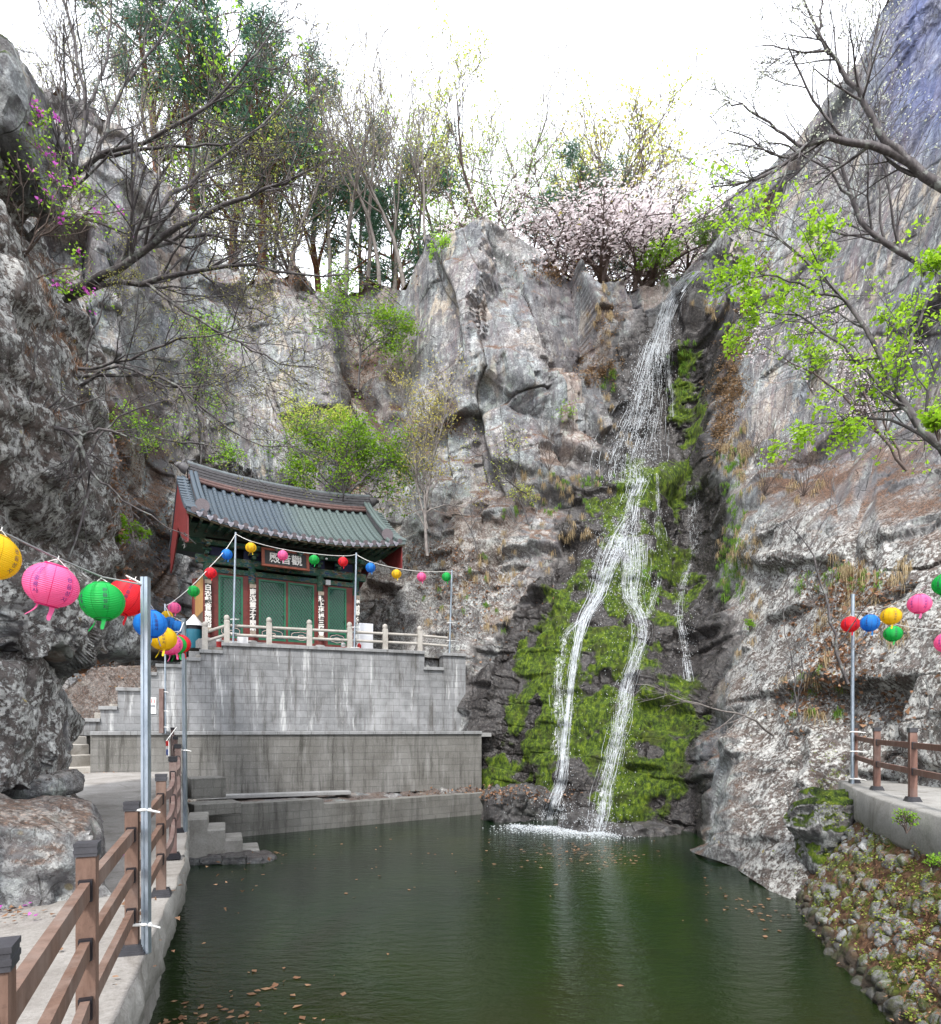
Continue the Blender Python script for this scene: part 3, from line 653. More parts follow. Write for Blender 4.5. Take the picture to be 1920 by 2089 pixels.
# terrace wall
A2, B2 = (-12.65, 22.02), (.45, 26.98); a2, L2 = frame(A2, B2)
t = empty('terrace_wall', (A2[0], A2[1], 0), a2)
mb = MB(); mb.box((L2 / 2, .35, .36), (L2, .7, 2.24)); mb.build('wall_blocks', BMID, t)
mb = MB(); x = 0
while x < L2: ww = min(1.2, L2 - x); mb.box((x + ww / 2, .18, 1.54), (ww - .012, .5, .13), bev=.012); x += ww
mb.build('coping', CAP, t)
tag(t, 'long dark granite block terrace wall behind the fence, middle of the three', 'wall')
mb = MB(); mb.box((L2 / 2 + .3, 1.9, 1.45), (L2 + .6, 3.0, .16)); o = mb.build('terrace_floor', SLAB); o.location = (A2[0], A2[1], 0); o.rotation_euler = (0, 0, a2); o['kind'] = 'structure'
# upper wall with stepped left end
A3 = (-14.6, 23.9); a3 = a2; L3 = 15.6
t = empty('upper_retaining_wall', (A3[0], A3[1], 0), a3)
TOP3 = 5.03
def x3(px):                               # distance along the upper wall under a sight line
    k = (px - CX) / F; c, s = math.cos(a3), math.sin(a3); return (k * A3[1] - A3[0]) / (c - k * s)
steps = [(160, 205, 2.05), (205, 240, 2.5), (240, 290, 3.2), (290, 321, 3.8), (321, 374, 4.12), (374, 410, 4.4), (410, 455, 4.72), (455, 866, TOP3), (866, 905, 4.35), (905, 950, 5.0)]
mb = MB(); cp = MB(); prev = 0
for a, b_, z in steps:
    xa, xb = x3(a), x3(b_); 
    mb.box(((xa + xb) / 2, .3, (z + 1.5) / 2 - .05), (xb - xa, .6, z - 1.5))
    y = xa - (.06 if a > 160 else 0)
    while y < xb - .01:
        ww = min(1.1, xb - y); cp.box((y + ww / 2, .27, z - .04), (ww - .01, .74, .13), bev=.01); y += ww
mb.build('wall_blocks', BUP, t); cp.build('coping', CAP, t)
tag(t, 'pale water-stained block wall with stepped left end, carrying the shrine courtyard', 'wall')
mb = MB(); mb.add([(-12.4, 25.6, 4.9), (-.6, 29.8, 4.85), (-1.5, 34.5, 4.85), (-12, 33.5, 4.9), (-16, 30, 4.9)], [(0, 1, 2, 3, 4)])
o = mb.build('courtyard', CONC); o['kind'] = 'structure'
# stairs: stone flight from the landing, then right behind the stepped wall
STEP = concrete('step_stone', (.30, .28, .25), (.42, .40, .37), st=.6)
def stair():
    t = empty('stone_stairs', (0, 0, 0)); z = .2; k = 0
    pts = [(-13.0, 22.3), (-13.55, 22.6), (-14.05, 23.0), (-14.5, 23.6), (-14.75, 24.3), (-14.75, 25.0)]
    hs = [.42, .80, 1.15, 1.42, 1.68, 1.95]
    for (x, y), zt in zip(pts, hs):
        mb = MB(); mb.box((x, y, zt / 2), (1.0 + .05 * k, .8, zt), rz=a2 + (.1 if k < 1 else .75), bev=.02); mb.build('step', STEP, t); k += 1
    for i in range(9):
        zt = 2.3 + i * .33; xx = 1.0 + i * .5 + .1; c, s = math.cos(a3), math.sin(a3); px = A3[0] + c * xx - s * 1.35; py_ = A3[1] + s * xx + c * 1.35
        mb = MB(); mb.box((px, py_, zt - .4), (.62, 1.4, .8), rz=a3, bev=.02); mb.build('step', STEP, t)
    tag(t, 'stone stairs climbing from the path to the shrine on the left', 'stairs')
stair()
# rubble parapet left of the stairs
V = []; 
pts = [(-17.0, 25.2, 2.2), (-15.9, 25.5, 3.0), (-14.9, 26.0, 4.1), (-13.6, 26.7, 4.25), (-12.6, 27.2, 4.3)]
NU, NV = 90, 60; q = np.linspace(0, 4, NU); P_ = np.array(pts)
X = np.interp(q, range(5), P_[:, 0]); Y = np.interp(q, range(5), P_[:, 1]); Z = np.interp(q, range(5), P_[:, 2])
V = [(X[j] + (0 if v else .1), Y[j] + (.5 if v == 0 else 0), Z[j] - .0 if v < 2 else Z[j] - (v - 1) / (NV - 2) * 4.5) for v in range(NV) for j in range(NU)]
V = np.array(V, np.float32); d, c = shape_rock(V, 300, (.1, .12, .06), (.9, 2.6, 6), .03); N = grid_normals(V, NV, NU); V += N * d[:, None] * .6
o = mesh('rubble_wall', V, grid_faces(NV, NU), ROCK, smooth=True); z = np.zeros(len(V)); set_zone(o, np.stack([z, z, z + .25, z + 1], 1), np.stack([z + .75, z, z, c], 1))
tag(o, 'brown mortared rubble parapet rising beside the stone stairs', 'wall'); splat(V)
# pool wall (lowest) and its slab
A4, B4 = (-8.0, 19.95), (1.6, 26.9); a4, L4 = frame(A4, B4)
t = empty('pool_wall', (A4[0], A4[1], 0), a4)
mb = MB(); mb.box((1.9, .3, -1.42), (3.8, .6, 1.52)); mb.box((3.8 + (L4 - 3.8) / 2, .3, -1.51), (L4 - 3.8, .6, 1.34)); mb.build('wall_blocks', BLOW, t)
tag(t, 'low dark block wall standing in the pool at the water line', 'wall')
mb = MB(); mb.box((2.6, .14, -.64), (5.2, .5, .13), bev=.015); o = mb.build('curb_slab', SLAB); a5 = a2
o.location = (-9.25, 22.35, 0); o.rotation_euler = (0, 0, a2); tag(o, 'pale thin stone ledge along the foot of the terrace wall', 'ledge')
# gravel and leaf bed between the two walls
xs = np.linspace(0, 12.5, 170); ys = np.linspace(0, 1, 50); X, T = np.meshgrid(xs, ys)
fx = A4[0] + math.cos(a4) * X + 0; fy = A4[1] + math.sin(a4) * X; bx = A2[0] + math.cos(a2) * (X + 4.9); by = A2[1] + math.sin(a2) * (X + 4.9)
V = np.stack([(fx - math.sin(a4) * .3) * (1 - T) + (bx) * T, (fy + math.cos(a4) * .3) * (1 - T) + (by + .1) * T, -.95 + .22 * T + 0 * X], -1).reshape(-1, 3).astype(np.float32)
d, c = shape_rock(V, 320, (.15, .16, .14), (1.2, 2.6, 5.5), .05); V[:, 2] += d * (.35 + .9 * sstep(-4, -2, V[:, 0]))
V[:, 2] = np.minimum(V[:, 2], -.55 + .3 * sstep(-3.5, -1.5, V[:, 0]))
o = mesh('stony_bed', V, np.ascontiguousarray(grid_faces(50, 170)[:, ::-1]), ROCK, smooth=True); z = np.zeros(len(V))
set_zone(o, np.stack([z, z + .35, z + .1, z + 1], 1), np.stack([.8 * sstep(-.2, .1, fbm(V * 2, 4, 9)), z, z, c], 1)); o['kind'] = 'structure'; splat(V)
# little stone blocks at the path end and steps into the water
for c_, s_, lab in ((( -8.15, 20.35, -.10), (1.0, .8, .62), 'square cut granite block at the end of the path beside the ledge'), ((-7.5, 19.35, -.62), (1.3, .9, .34), 'flat granite block lowest beside the end of the path')):
    mb = MB(); mb.box((0, 0, 0), s_, bev=.02); o = mb.build('stone_block', BLOW); o.location = c_; o.rotation_euler = (0, 0, a4); tag(o, lab, 'stone block')
t = empty('concrete_steps', (-7.35, 16.9, 0), .35)
for i in range(4):
    mb = MB(); h = 1.05 - i * .3; mb.box((.35 + i * .42, .1 + i * .05, -1.9 + (h + .3) / 2), (.5, 1.5 - i * .12, h + .3), bev=.03); mb.build('step', CONCD, t)
tag(t, 'worn concrete steps leading from the path down into the pool', 'steps')
b = boulder('boulder', (-6.3, 16.9, -1.75), (1.3, .6, .28), 340, .1, 5, wet=.7, litter=.3); tag(b, 'wet flat rock at the water line under the concrete steps', 'rock')
# ------------------------------------------------------------ right bank: ledge, stone revetment
def right_bank():
    # top edge of the revetment (under the concrete ledge) and its foot in the water
    top = [(8.1, 14.4, -.05), (7.75, 13.5, -.05), (7.15, 12.0, -.05), (6.65, 10.6, -.05), (6.3, 9.2, -.05), (5.9, 7.6, -.05), (5.4, 5.6, -.05), (4.9, 3.5, -.05), (4.5, 1, -.05)]
    foot = [(6.6, 14.0, -2.0), (6.1, 12.8, -2.0), (5.55, 11.2, -2.0), (5.15, 9.8, -2.0), (4.85, 8.5, -2.0), (4.45, 7.0, -2.0), (4.0, 5.2, -2.0), (3.6, 3.2, -2.0), (3.3, 1, -2.0)]
    NU, NV = 620, 190; q = np.linspace(0, 8, NU); T = np.array(top); B = np.array(foot)
    I = lambda A: np.stack([smoothc(range(9), A[:, k], q) for k in range(3)], 1)
    T, B = I(T), I(B); s = np.linspace(0, 1, NV)[:, None, None]
    V = (T[None] * (1 - s) + B[None] * s).reshape(-1, 3).astype(np.float32)
    N = -grid_normals(V, NV, NU); N *= np.sign((N[:, 0] * -1).mean())
    f1, f2, h, D = voro(V * np.array([4.4, 4.4, 5.0]) + fbm(V * 1.5, 3, 5)[:, None] * .3, 401)
    f1b, f2b, hb, Db = voro(V * 6.5, 402)
    keep = (_u(h, 3) > .22) & (fbm(V * .8, 4, 404) + .55 - .55 * sstep(-1.2, -.3, V[:, 2]) > -.3 + .2 * _u(h, 9))
    dome = np.clip(1 - (f1 * 1.25) ** 2, 0, 1) * sstep(.02, .22, f2 - f1) * (.5 + .9 * _u(h, 5)) * keep
    dome = np.clip(dome * (1 + .7 * fbm(V * 5, 3, 405)), 0, 2)
    stone = dome > .10
    d = dome * .09 + (~stone) * np.clip(1 - f1b * 1.3, 0, 1) * .05 + fbm(V * 7, 4, 403) * .025
    tone = _u(h, 6)
    V2 = V + N * d[:, None]
    m = NT('stone_revetment'); c = m.coord(); vc = m.n('ShaderNodeVertexColor', layer_name='za'); sp = m.n('ShaderNodeSeparateColor', ins={0: vc.outputs[0]}).outputs
    f = m.noise(c, 12, 9, .75); g = m.noise(c, 1.2, 6, .7, .5); g2 = m.noise(m.mapp(c, loc=(4, 4, 4)), 2.1, 8, .75)
    stc = m.mix(m.ramp(f, .35, .7), m.mix(sp[1], (.07, .07, .075), (.27, .27, .28)), m.mix(sp[1], (.24, .24, .25), (.52, .54, .54)))
    soil = m.cramp(m.noise(c, 16, 8, .8), [(.3, (.03, .016, .01)), (.5, (.10, .05, .028)), (.7, (.19, .11, .06))])
    moss = m.cramp(f, [(.3, (.02, .035, .004)), (.55, (.09, .11, .012)), (.75, (.24, .26, .05))])
    soil = m.mix(m.ramp(g2, .50, .58), soil, moss)
    stc = m.mix(m.math('MULTIPLY', m.ramp(m.noise(c, 1.6, 9, .8), .5, .56), .8), stc, moss); stc = m.mix(m.math('MULTIPLY', m.ramp(m.noise(m.mapp(c, (1, 1, .35), loc=(7, 2, 1)), 1.5, 9, .78), .48, .56), .85), stc, soil)
    col = m.mix(m.ramp(sp[0], .25, .45), soil, stc); col = m.mix(m.ramp(sp[2], .2, .8), col, m.mix(.8, col, (.03, .028, .022)))
    mat = m.done(m.bsdf(col, .88, m.bump(f, .9, .05), .35))
    o = mesh('revetment', V2, np.ascontiguousarray(grid_faces(NV, NU)[:, ::-1]), mat, smooth=True)
    z = np.zeros(len(V)); set_zone(o, np.stack([stone.astype(float) * np.clip(dome * 3, 0, 1), tone, sstep(-1.35, -1.6, V[:, 2]), z + 1], 1), np.stack([z] * 4, 1))
    tag(o, 'sloping bank of rounded cobbles and moss under the concrete ledge on the right', 'stone bank'); splat(V2)
    # concrete ledge
    n = 120; q = np.linspace(0, 8, n); T = np.array(top); TX, TY = smoothc(range(9), T[:, 0], q), smoothc(range(9), T[:, 1], q)
    rows = [(3.2, .55), (1.2, .56), (-.06, .56), (-.09, .53), (-.09, -.0), (-.02, -.10), (.2, -.12)]
    V = np.array([(TX[i] + a * 1.0, TY[i] - a * .12, z_) for i in range(n) for a, z_ in rows], np.float32); V[:, 0] += fbm(V * 2.5, 4, 15) * .04 * (V[:, 2] < .5)
    V[:, 2] += fbm(V * 2.0 + 9, 4, 16) * .05 * (V[:, 2] < .2)
    o = mesh('ledge', V, np.ascontiguousarray(grid_faces(n, len(rows))), concrete('ledge_concrete', (.24, .235, .225), (.36, .35, .335), stain=(.10, .09, .07), st=.75)); o['kind'] = 'structure'
right_bank()
for (px, py, d, sz, sd, rz, lab) in ((1705, 1700, 13.4, (.7, .7, .75), 509, .2, 'mossy boulder under the corner of the concrete ledge'),):
    b = boulder('boulder', Wp(px, py, d), sz, sd, rz, 6, A=(.5, .24, .07), pw=.6, lich=.5 if sd == 509 else .95, litter=.2, moss=.0 if sd != 509 else 1.0, wet=0); tag(b, lab, 'boulder')
for (px, py, d, sz, sd, lab) in ((1230, 1715, 22.2, (1.3, .8, .55), 521, 'wet brown rock at the foot of the right hand stream'), (1180, 1690, 22.7, (.6, .6, .6), 525, 'wet rock between the feet of the two streams'), (1310, 1715, 21.4, (1.2, .8, .6), 529, 'dark wet rock at the pool edge right of the streams'), (1050, 1650, 24.6, (1.2, .7, .8), 533, 'dark wet mossy rock left of the streams beside the block walls')):
    b = boulder('boulder', Wp(px, py, d), sz, sd, .3, 6, A=(.3, .16, .06), wet=.85, moss=.35 if sd in (525, 533) else 0, litter=0); tag(b, lab, 'rock')
# ------------------------------------------------------------ shrine
def shrine():
    TH = R(30); t = empty('shrine', (-10.66, 26.8, 0), TH); ZB0 = 4.92; W_, Dp = 6.3, 3.3
    RED = simple('red_paint', (.12, .022, .018), .6, .25, 4, .2); DRED = simple('dark_red_board', (.16, .022, .022), .55, .2, 4, .1)
    GRN = simple('green_paint', (.010, .115, .058), .5, .18, 5, .1); DGRN = simple('weathered_green', (.02, .07, .045), .7, .4, 7, .2)
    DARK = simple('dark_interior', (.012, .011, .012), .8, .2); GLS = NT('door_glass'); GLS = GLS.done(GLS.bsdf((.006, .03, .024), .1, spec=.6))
    OCH = simple('ochre_plaster', (.42, .24, .09), .8, .12); PLK = simple('weathered_plank', (.13, .10, .075), .8, .3, 5, .3)
    def tile_mat(name, a, b):
        m = NT(name); c = m.coord(); n = m.noise(c, 2.2, 6, .6); f = m.noise(c, 24, 6, .7); sx = m.n('ShaderNodeSeparateXYZ', ins={0: c}).outputs
        big = m.ramp(sx[0], 2.4, 4.6); bn = m.ramp(m.math('ADD', big, m.math('MULTIPLY', n, .5)), .45, .95)
        col = m.mix(bn, a, b); col = m.mix(m.ramp(f, .45, .72), col, (.09, .095, .09))
        return m.done(m.bsdf(col, .5, m.bump(f, .3, .01), .5))
    TILE = tile_mat('roof_tile', (.055, .08, .11), (.09, .125, .125)); TILD = simple('ridge_tile', (.075, .072, .078), .55, .3, 8, .3)
    TEND = simple('tile_end', (.13, .11, .12), .6, .25, 30, .5); DRIP = simple('drip_tile', (.19, .185, .215), .45, .25, 20, .4)
    def danc(name, base, cols):                 # painted beam patterns
        m = NT(name); c = m.coord(); v = m.vor(m.mapp(c, (1, 1, 2.2)), 5.5, out=1); sp = m.n('ShaderNodeSeparateColor', ins={0: v}).outputs[0]
        e = m.vor(m.mapp(c, (1, 1, 2.2)), 5.5, 'DISTANCE_TO_EDGE'); col = m.cramp(sp, [(i / len(cols), k) for i, k in enumerate(cols)])
        col = m.mix(m.ramp(e, .02, .06), (.20, .21, .17), col); col = m.mix(m.ramp(m.noise(c, 3, 6, .7), .42, .6), base, col)
        return m.done(m.bsdf(col, .7, spec=.2))
    DAN = danc('painted_beam', (.02, .065, .042), [(.015, .09, .06), (.025, .04, .12), (.02, .12, .07), (.14, .03, .02), (.10, .11, .06)])
    # stone base and columns
    mb = MB(); mb.box((W_ / 2, Dp / 2, ZB0 + .15), (W_ + .8, Dp + .8, .42), bev=.02); mb.build('stone_base', SLAB, t)
    cols = [0, 1.75, 4.65, 6.3]
    han = ['白衣觀音無說說', '南巡童子不聞聞', '瓶上綠楊三際夏', '巖前翠竹十方春']
    INK = simple('black_board', (.02, .018, .017), .6, .2); WHT = simple('white_lettering', (.72, .70, .66), .7, .06)
    WOOD = simple('pale_board', (.30, .25, .20), .8, .2)
    for i, x in enumerate(cols):
        mb = MB(); mb.lathe([(.17, 5.36), (.165, 6.4), (.155, 7.75)], (x, 0, 0), 20); c = mb.build('column', RED, t, True)
        mb = MB(); mb.lathe([(.158, 7.7), (.158, 8.45)], (x, 0, 0), 20); mb.build('column_head', DAN, c, True)
        mb = MB(); mb.lathe([(.26, 5.2), (.25, 5.3), (.2, 5.37)], (x, 0, 0), 16); mb.build('column_base', SLAB, c, True)
        # lettered board hung on the column
        mb = MB(); mb.box((x, -.19, 6.62), (.24, .035, 2.1), bev=.006); bd = mb.build('verse_board', INK, t)
        mb = MB(); mb.box((x, -.195, 5.68), (.24, .045, .2), bev=.006); mb.box((x, -.195, 7.62), (.25, .045, .16), bev=.006); mb.build('board_end', WOOD, bd)
        text('lettering', '\n'.join(han[i]), (x, -.212, 7.50), .265, WHT, bd, space=.98, thick=.008, bold=.008)
    for x in (0, W_):
        mb = MB(); mb.lathe([(.17, 5.36), (.155, 8.4)], (x, Dp, 0), 16); mb.build('column', RED, t, True)
    # walls
    mb = MB(); mb.box((W_ / 2, Dp, 6.9), (W_, .12, 3.1)); mb.box((W_, Dp / 2, 6.9), (.12, Dp, 3.1)); mb.build('wall', OCH, t)
    mb = MB(); mb.box((-.0, Dp / 2 + .1, 7.35), (.1, Dp - .5, 1.5)); mb.build('side_panel', OCH, t)
    mb = MB(); mb.box((-.0, Dp / 2 + .1, 5.9), (.08, Dp - .5, 1.4)); mb.build('plank_panel', PLK, t)
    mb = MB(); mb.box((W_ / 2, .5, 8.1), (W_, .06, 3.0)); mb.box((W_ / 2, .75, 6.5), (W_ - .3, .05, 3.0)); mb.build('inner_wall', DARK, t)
    # beams and brackets
    mb = MB(); mb.box((W_ / 2, 0, 8.55), (W_ + .9, .26, .34), bev=.02); mb.box((W_ / 2, 0, 8.16), (W_, .16, .22), bev=.02); mb.box((W_ / 2, -.02, 9.25), (W_ + 1.6, .2, .22), bev=.02); mb.build('beam', DAN, t)
    BLU = simple('navy_panel', (.012, .014, .05), .7, .3)
    for i in range(5): mb = MB(); mb.box((.55 + i * 1.3, .06, 8.92), (.85, .06, .38)); mb.build('panel', BLU, t)
    for i in range(8):
        x = -.05 + i * .915; mb = MB()
        mb.box((x, -.12, 8.78), (.14, .5, .13), bev=.01); mb.box((x, -.2, 8.93), (.34, .16, .1), bev=.01); mb.box((x, -.34, 9.06), (.14, .7, .12), bev=.01); mb.box((x, -.6, 9.16), (.3, .14, .1), bev=.01)
        mb.build('bracket', DAN, t)
    # doors
    def door(x0, x1, name='door', ajar=0):
        wd = x1 - x0; h0, h1 = 5.42, 7.98; e = empty(name, (x0, -.03, 0), ajar, t)
        fr = MB(); fw = .07
        fr.box((fw / 2, 0, (h0 + h1) / 2), (fw, .06, h1 - h0)); fr.box((wd - fw / 2, 0, (h0 + h1) / 2), (fw, .06, h1 - h0))
        for z in (h0 + .04, h0 + .52, h1 - .04): fr.box((wd / 2, 0, z), (wd - 2 * fw, .058, .08))
        fr.build('frame', GRN, e)
        la = MB(); a0, a1, b0, b1 = fw, wd - fw, h0 + .56, h1 - .08; s = .125
        for sg in (1, -1):
            c = -4.0
            while c < 6:                       # diagonals clipped to the opening
                # z - b0 = sg*(x-a0)*1.35 + c
                pts = []
                for x in (a0, a1):
                    z = b0 + sg * (x - a0) * 1.35 + c
                    if b0 <= z <= b1: pts.append((x, z))
                for z in (b0, b1):
                    x = a0 + (z - b0 - c) / (sg * 1.35)
                    if a0 < x < a1: pts.append((x, z))
                if len(pts) >= 2:
                    (xa, za_), (xb, zb_) = pts[0], pts[-1]; L = math.hypot(xb - xa, zb_ - za_)
                    if L > .05: la.box(((xa + xb) / 2, .004 * sg, (za_ + zb_) / 2), (L, .008, .021), rot=Matrix.Rotation(-math.atan2(zb_ - za_, xb - xa), 3, 'Y'))
                c += s * 1.35
        la.build('lattice', GRN, e)
        g = MB(); g.box((wd / 2, .035, (b0 + b1) / 2), (a1 - a0, .01, b1 - b0)); g.build('glass', GLS, e)
        p = MB(); p.box((wd / 2, .01, h0 + .28), (a1 - a0, .03, .42)); pp = p.build('lower_panel', simple('panel_paint', (.012, .05, .045), .6, .3), e)
        sc = MB(); m_ = 30
        pts = [(wd / 2 + wd * .36 * math.cos(q) * (1 + .12 * abs(math.sin(3 * q))), -.012, h0 + .28 + .15 * math.sin(q) * (1 + .22 * abs(math.cos(4 * q)))) for q in [2 * math.pi * i / m_ for i in range(m_ + 1)]]
        sc.tube(pts, .012, 5); sc.tube([(wd / 2 + .13 * math.cos(q), -.012, h0 + .28 + .045 * math.sin(q)) for q in [6.284 * i / 14 for i in range(15)]], .014, 5)
        sc.build('cloud_motif', simple('motif_white', (.55, .42, .38), .6, .2), pp)
        k = MB(); k.lathe([(.02, 0), (.035, .01), (.02, .03)], (wd - .11 if ajar <= 0 else .11, -.05, h0 + 1.05), 8); k.build('handle', DARK, e)
        return e
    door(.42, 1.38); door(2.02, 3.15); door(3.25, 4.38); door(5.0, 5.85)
    mb = MB()
    for a, b in ((.17, .42), (1.38, 1.6), (1.9, 2.02), (3.15, 3.25), (4.38, 4.5), (4.8, 5.0), (5.85, 6.14)): mb.box(((a + b) / 2, .02, 6.7), (b - a, .12, 2.7))
    mb.box((W_ / 2, .021, 5.35), (W_, .16, .16)); mb.box((W_ / 2, .021, 8.02), (W_, .1, .1)); mb.build('door_frame', RED, t)
    # name plaque
    e = empty('name_plaque', (3.0, -.60, 8.80), 0, t); e.rotation_euler = (R(-8), 0, 0)
    mb = MB(); mb.box((0, 0, 0), (1.75, .05, .62), bev=.01); mb.build('board', INK, e)
    mb = MB()
    for z in (-.35, .35): mb.box((0, -.01, z), (2.0, .09, .10), bev=.015)
    for x in (-.93, .93): mb.box((x, -.011, 0), (.12, .085, .62), bev=.015)
    mb.build('border', simple('plaque_border', (.20, .05, .025), .6, .2), e)
    text('lettering', '殿音觀', (0, -.035, -.17), .46, WHT, e, horiz=True, thick=.01, bold=.006)
    # roof
    U0, U1 = -.95, 8.05 - .0; EV, RV = -1.35, 1.65; ZE, ZR = 9.62, 12.05
    def roofz(u, s):                            # s: 0 eave .. 1 ridge
        q = (u - (U0 + U1) / 2) / ((U1 - U0) / 2); return ZE + (ZR - ZE) * (s ** 1.25 * .92 + .08 * s) + .42 * abs(q) ** 2.6 * (1 - .35 * s)
    def rp(u, s, up=0, back=False):
        q = (u - (U0 + U1) / 2) / ((U1 - U0) / 2); v = EV + (RV - EV) * s - .22 * abs(q) ** 3 * (1 - s)
        if back: v = 2 * RV - v
        return Vector((u, v, roofz(u, s) + up))
    ns = 12
    for back in (False, True):
        V = []; un = 30
        for i in range(un + 1):
            for k in range(ns + 1): V.append(rp(U0 + (U1 - U0) * i / un, k / ns, 0, back))
        for i in range(un + 1):
            for k in range(ns + 1): V.append(rp(U0 + (U1 - U0) * i / un, k / ns, -.12, back))
        n = (un + 1) * (ns + 1); Fc = []
        for i in range(un):
            for k in range(ns):
                a = i * (ns + 1) + k; f = (a, a + ns + 1, a + ns + 2, a + 1); Fc += [f, tuple(n + x for x in f[::-1])]
        for i in range(un): a = i * (ns + 1); Fc.append((a, a + n, a + n + ns + 1, a + ns + 1))
        for k in range(ns):
            Fc.append((k, k + 1, n + k + 1, n + k)); a = un * (ns + 1) + k; Fc.append((a, a + n, a + n + 1, a + 1))
        mb = MB().add(V, Fc); mb.build('roof_deck', TILE, t, True)
    N = 23; pitch = (U1 - U0 - .5) / (N - 1); tl = MB(); pan = MB(); ends = []; drip = MB()
    for i in range(N):
        u = U0 + .25 + i * pitch; m = 17
        for j in range(m):                     # overlapping convex tiles, each a little proud of the next
            s0, s1 = j / m, (j + 1.04) / m; r0, r1 = .098, .088
            if s0 > .93: continue
            p0, p1 = rp(u, s0, .045), rp(u, min(1, s1), .045); tl.tube([p0, p1], [r0, r1], 10)
        p = rp(u, 0, .045); ends.append(MB().tube([p + Vector((0, -.035, -.01)), p + Vector((0, .02, .0))], [.112, .112], 14))
        if i < N - 1:
            for j in range(30):
                s0, s1 = j / 30, (j + 1) / 30
                if s0 > .95: continue
                a0, a1 = rp(u + .05, s0, .035), rp(u + pitch - .05, s0, .035); b0, b1 = rp(u + .05, s1, .012), rp(u + pitch - .05, s1, .012); c0, c1 = rp(u + pitch / 2, s0, -.0), rp(u + pitch / 2, s1, -.02)
                pan.add([a0, c0, a1, b0, c1, b1, a0 - Vector((0, 0, .03)), c0 - Vector((0, 0, .03)), a1 - Vector((0, 0, .03))], [(0, 1, 4, 3), (1, 2, 5, 4), (6, 7, 1, 0), (7, 8, 2, 1)])
            c = rp(u + pitch / 2, 0, 0) + Vector((0, -.03, 0)); hw = pitch / 2 - .06
            prof = [(-hw, .05), (-hw * .8, -.05), (-hw * .45, -.13), (0, -.18), (hw * .45, -.13), (hw * .8, -.05), (hw, .05), (0, .0)]
            V = [c + Vector((x, -.04 * (z < .04), z)) for x, z in prof] + [c + Vector((x, .02, z)) for x, z in prof]
            drip.add(V, [tuple(range(8)), tuple(range(15, 7, -1))] + [(k, (k + 1) % 8, 8 + (k + 1) % 8, 8 + k) for k in range(8)])
    rt = tl.build('roof_tiles', TILE, t, True); pan.build('pan_tiles', TILE, rt); [q_.build('tile_end', TEND, rt, True) for q_ in ends]; drip.build('drip_tiles', DRIP, rt)
    # back slope tiles
    tb = MB()
    for i in range(N):
        u = U0 + .25 + i * pitch; tb.tube([rp(u, s / 6, .045, True) for s in range(7)], .09, 8)
    tb.build('back_tiles', TILE, t, True)
    # main ridge: stacked flat tiles between two half-round courses
    rd = MB(); un = 40; RU0, RU1 = U0 + .4, U1 - .45
    def rz_(u): q = (u - (U0 + U1) / 2) / ((U1 - U0) / 2); return 12.02 + .34 * abs(q) ** 2.4
    pt = lambda u, z, dv=0: Vector((u, RV + dv, rz_(u) + z))
    us = [RU0 + (RU1 - RU0) * i / un for i in range(un + 1)]
    for k in range(9):
        z = .05 + k * .062; wd = .17 - .004 * k + (.02 if k % 2 else 0)
        V = []; 
        for u in us: V += [pt(u, z, -wd), pt(u, z + .042, -wd), pt(u, z + .042, wd), pt(u, z, wd)]
        rd.add(V, [(4 * i + j, 4 * i + 4 + j, 4 * i + 4 + (j + 1) % 4, 4 * i + (j + 1) % 4) for i in range(un) for j in range(4)] + [(3, 2, 1, 0), tuple(4 * un + x for x in range(4))])
        V = []
        for u in us: V += [pt(u, z + .042, -wd + .03), pt(u, z + .062, -wd + .03), pt(u, z + .062, wd - .03), pt(u, z + .042, wd - .03)]
        rd.add(V, [(4 * i + j, 4 * i + 4 + j, 4 * i + 4 + (j + 1) % 4, 4 * i + (j + 1) % 4) for i in range(un) for j in range(4)])
    rg = rd.build('ridge', TILD, t)
    rc = MB(); rc.tube([pt(u, .64) for u in us], .10, 10); rc.build('ridge_cap', simple('cap_tile', (.10, .115, .125), .5, .25), rg, True)
    rb = MB(); rb.tube([pt(u, .0, -.26) for u in us], .085, 10); rb.tube([pt(u, -.14, -.36) for u in us], .085, 10); rb.build('ridge_base_course', simple('base_course', (.10, .055, .05), .55, .3), rg, True)
    for u, sg in ((RU0, -1), (RU1, 1)):         # dragon-head shaped ridge ends
        e = MB(); p = pt(u, .35)
        e.tube([p, p + Vector((.16 * sg, 0, .06)), p + Vector((.34 * sg, 0, .16)), p + Vector((.5 * sg, 0, .12))], [.24, .22, .15, .06], 10)
        e.tube([p + Vector((0, 0, .25)), p + Vector((-.12 * sg, 0, .42)), p + Vector((-.34 * sg, 0, .52))], [.07, .05, .012], 7)
        e.tube([p + Vector((.2 * sg, 0, .25)), p + Vector((.1 * sg, 0, .4)), p + Vector((-.08 * sg, 0, .46))], [.05, .035, .01], 7)
        e.build('ridge_end', TILD, rg, True)
    # descending ridges at both ends
    for u, sg in ((U0 + .62, -1), (U1 - .62, 1)):
        d = MB(); P0 = [rp(u, s, .10) for s in (.98, .8, .6, .4, .26, .16)]
        for k in range(4):
            V = []
            for p in P0: V += [p + Vector((-.15, 0, k * .06)), p + Vector((-.15, 0, k * .06 + .045)), p + Vector((.15, 0, k * .06 + .045)), p + Vector((.15, 0, k * .06))]
            d.add(V, [(4 * i + j, 4 * i + 4 + j, 4 * i + 4 + (j + 1) % 4, 4 * i + (j + 1) % 4) for i in range(5) for j in range(4)] + [(3, 2, 1, 0), (20, 21, 22, 23)])
        h = d.build('hip_ridge', TILD, t)
        d = MB()
        for o_x in (-.09, .09): d.tube([p + Vector((o_x, 0, .30)) for p in P0], .085, 8)
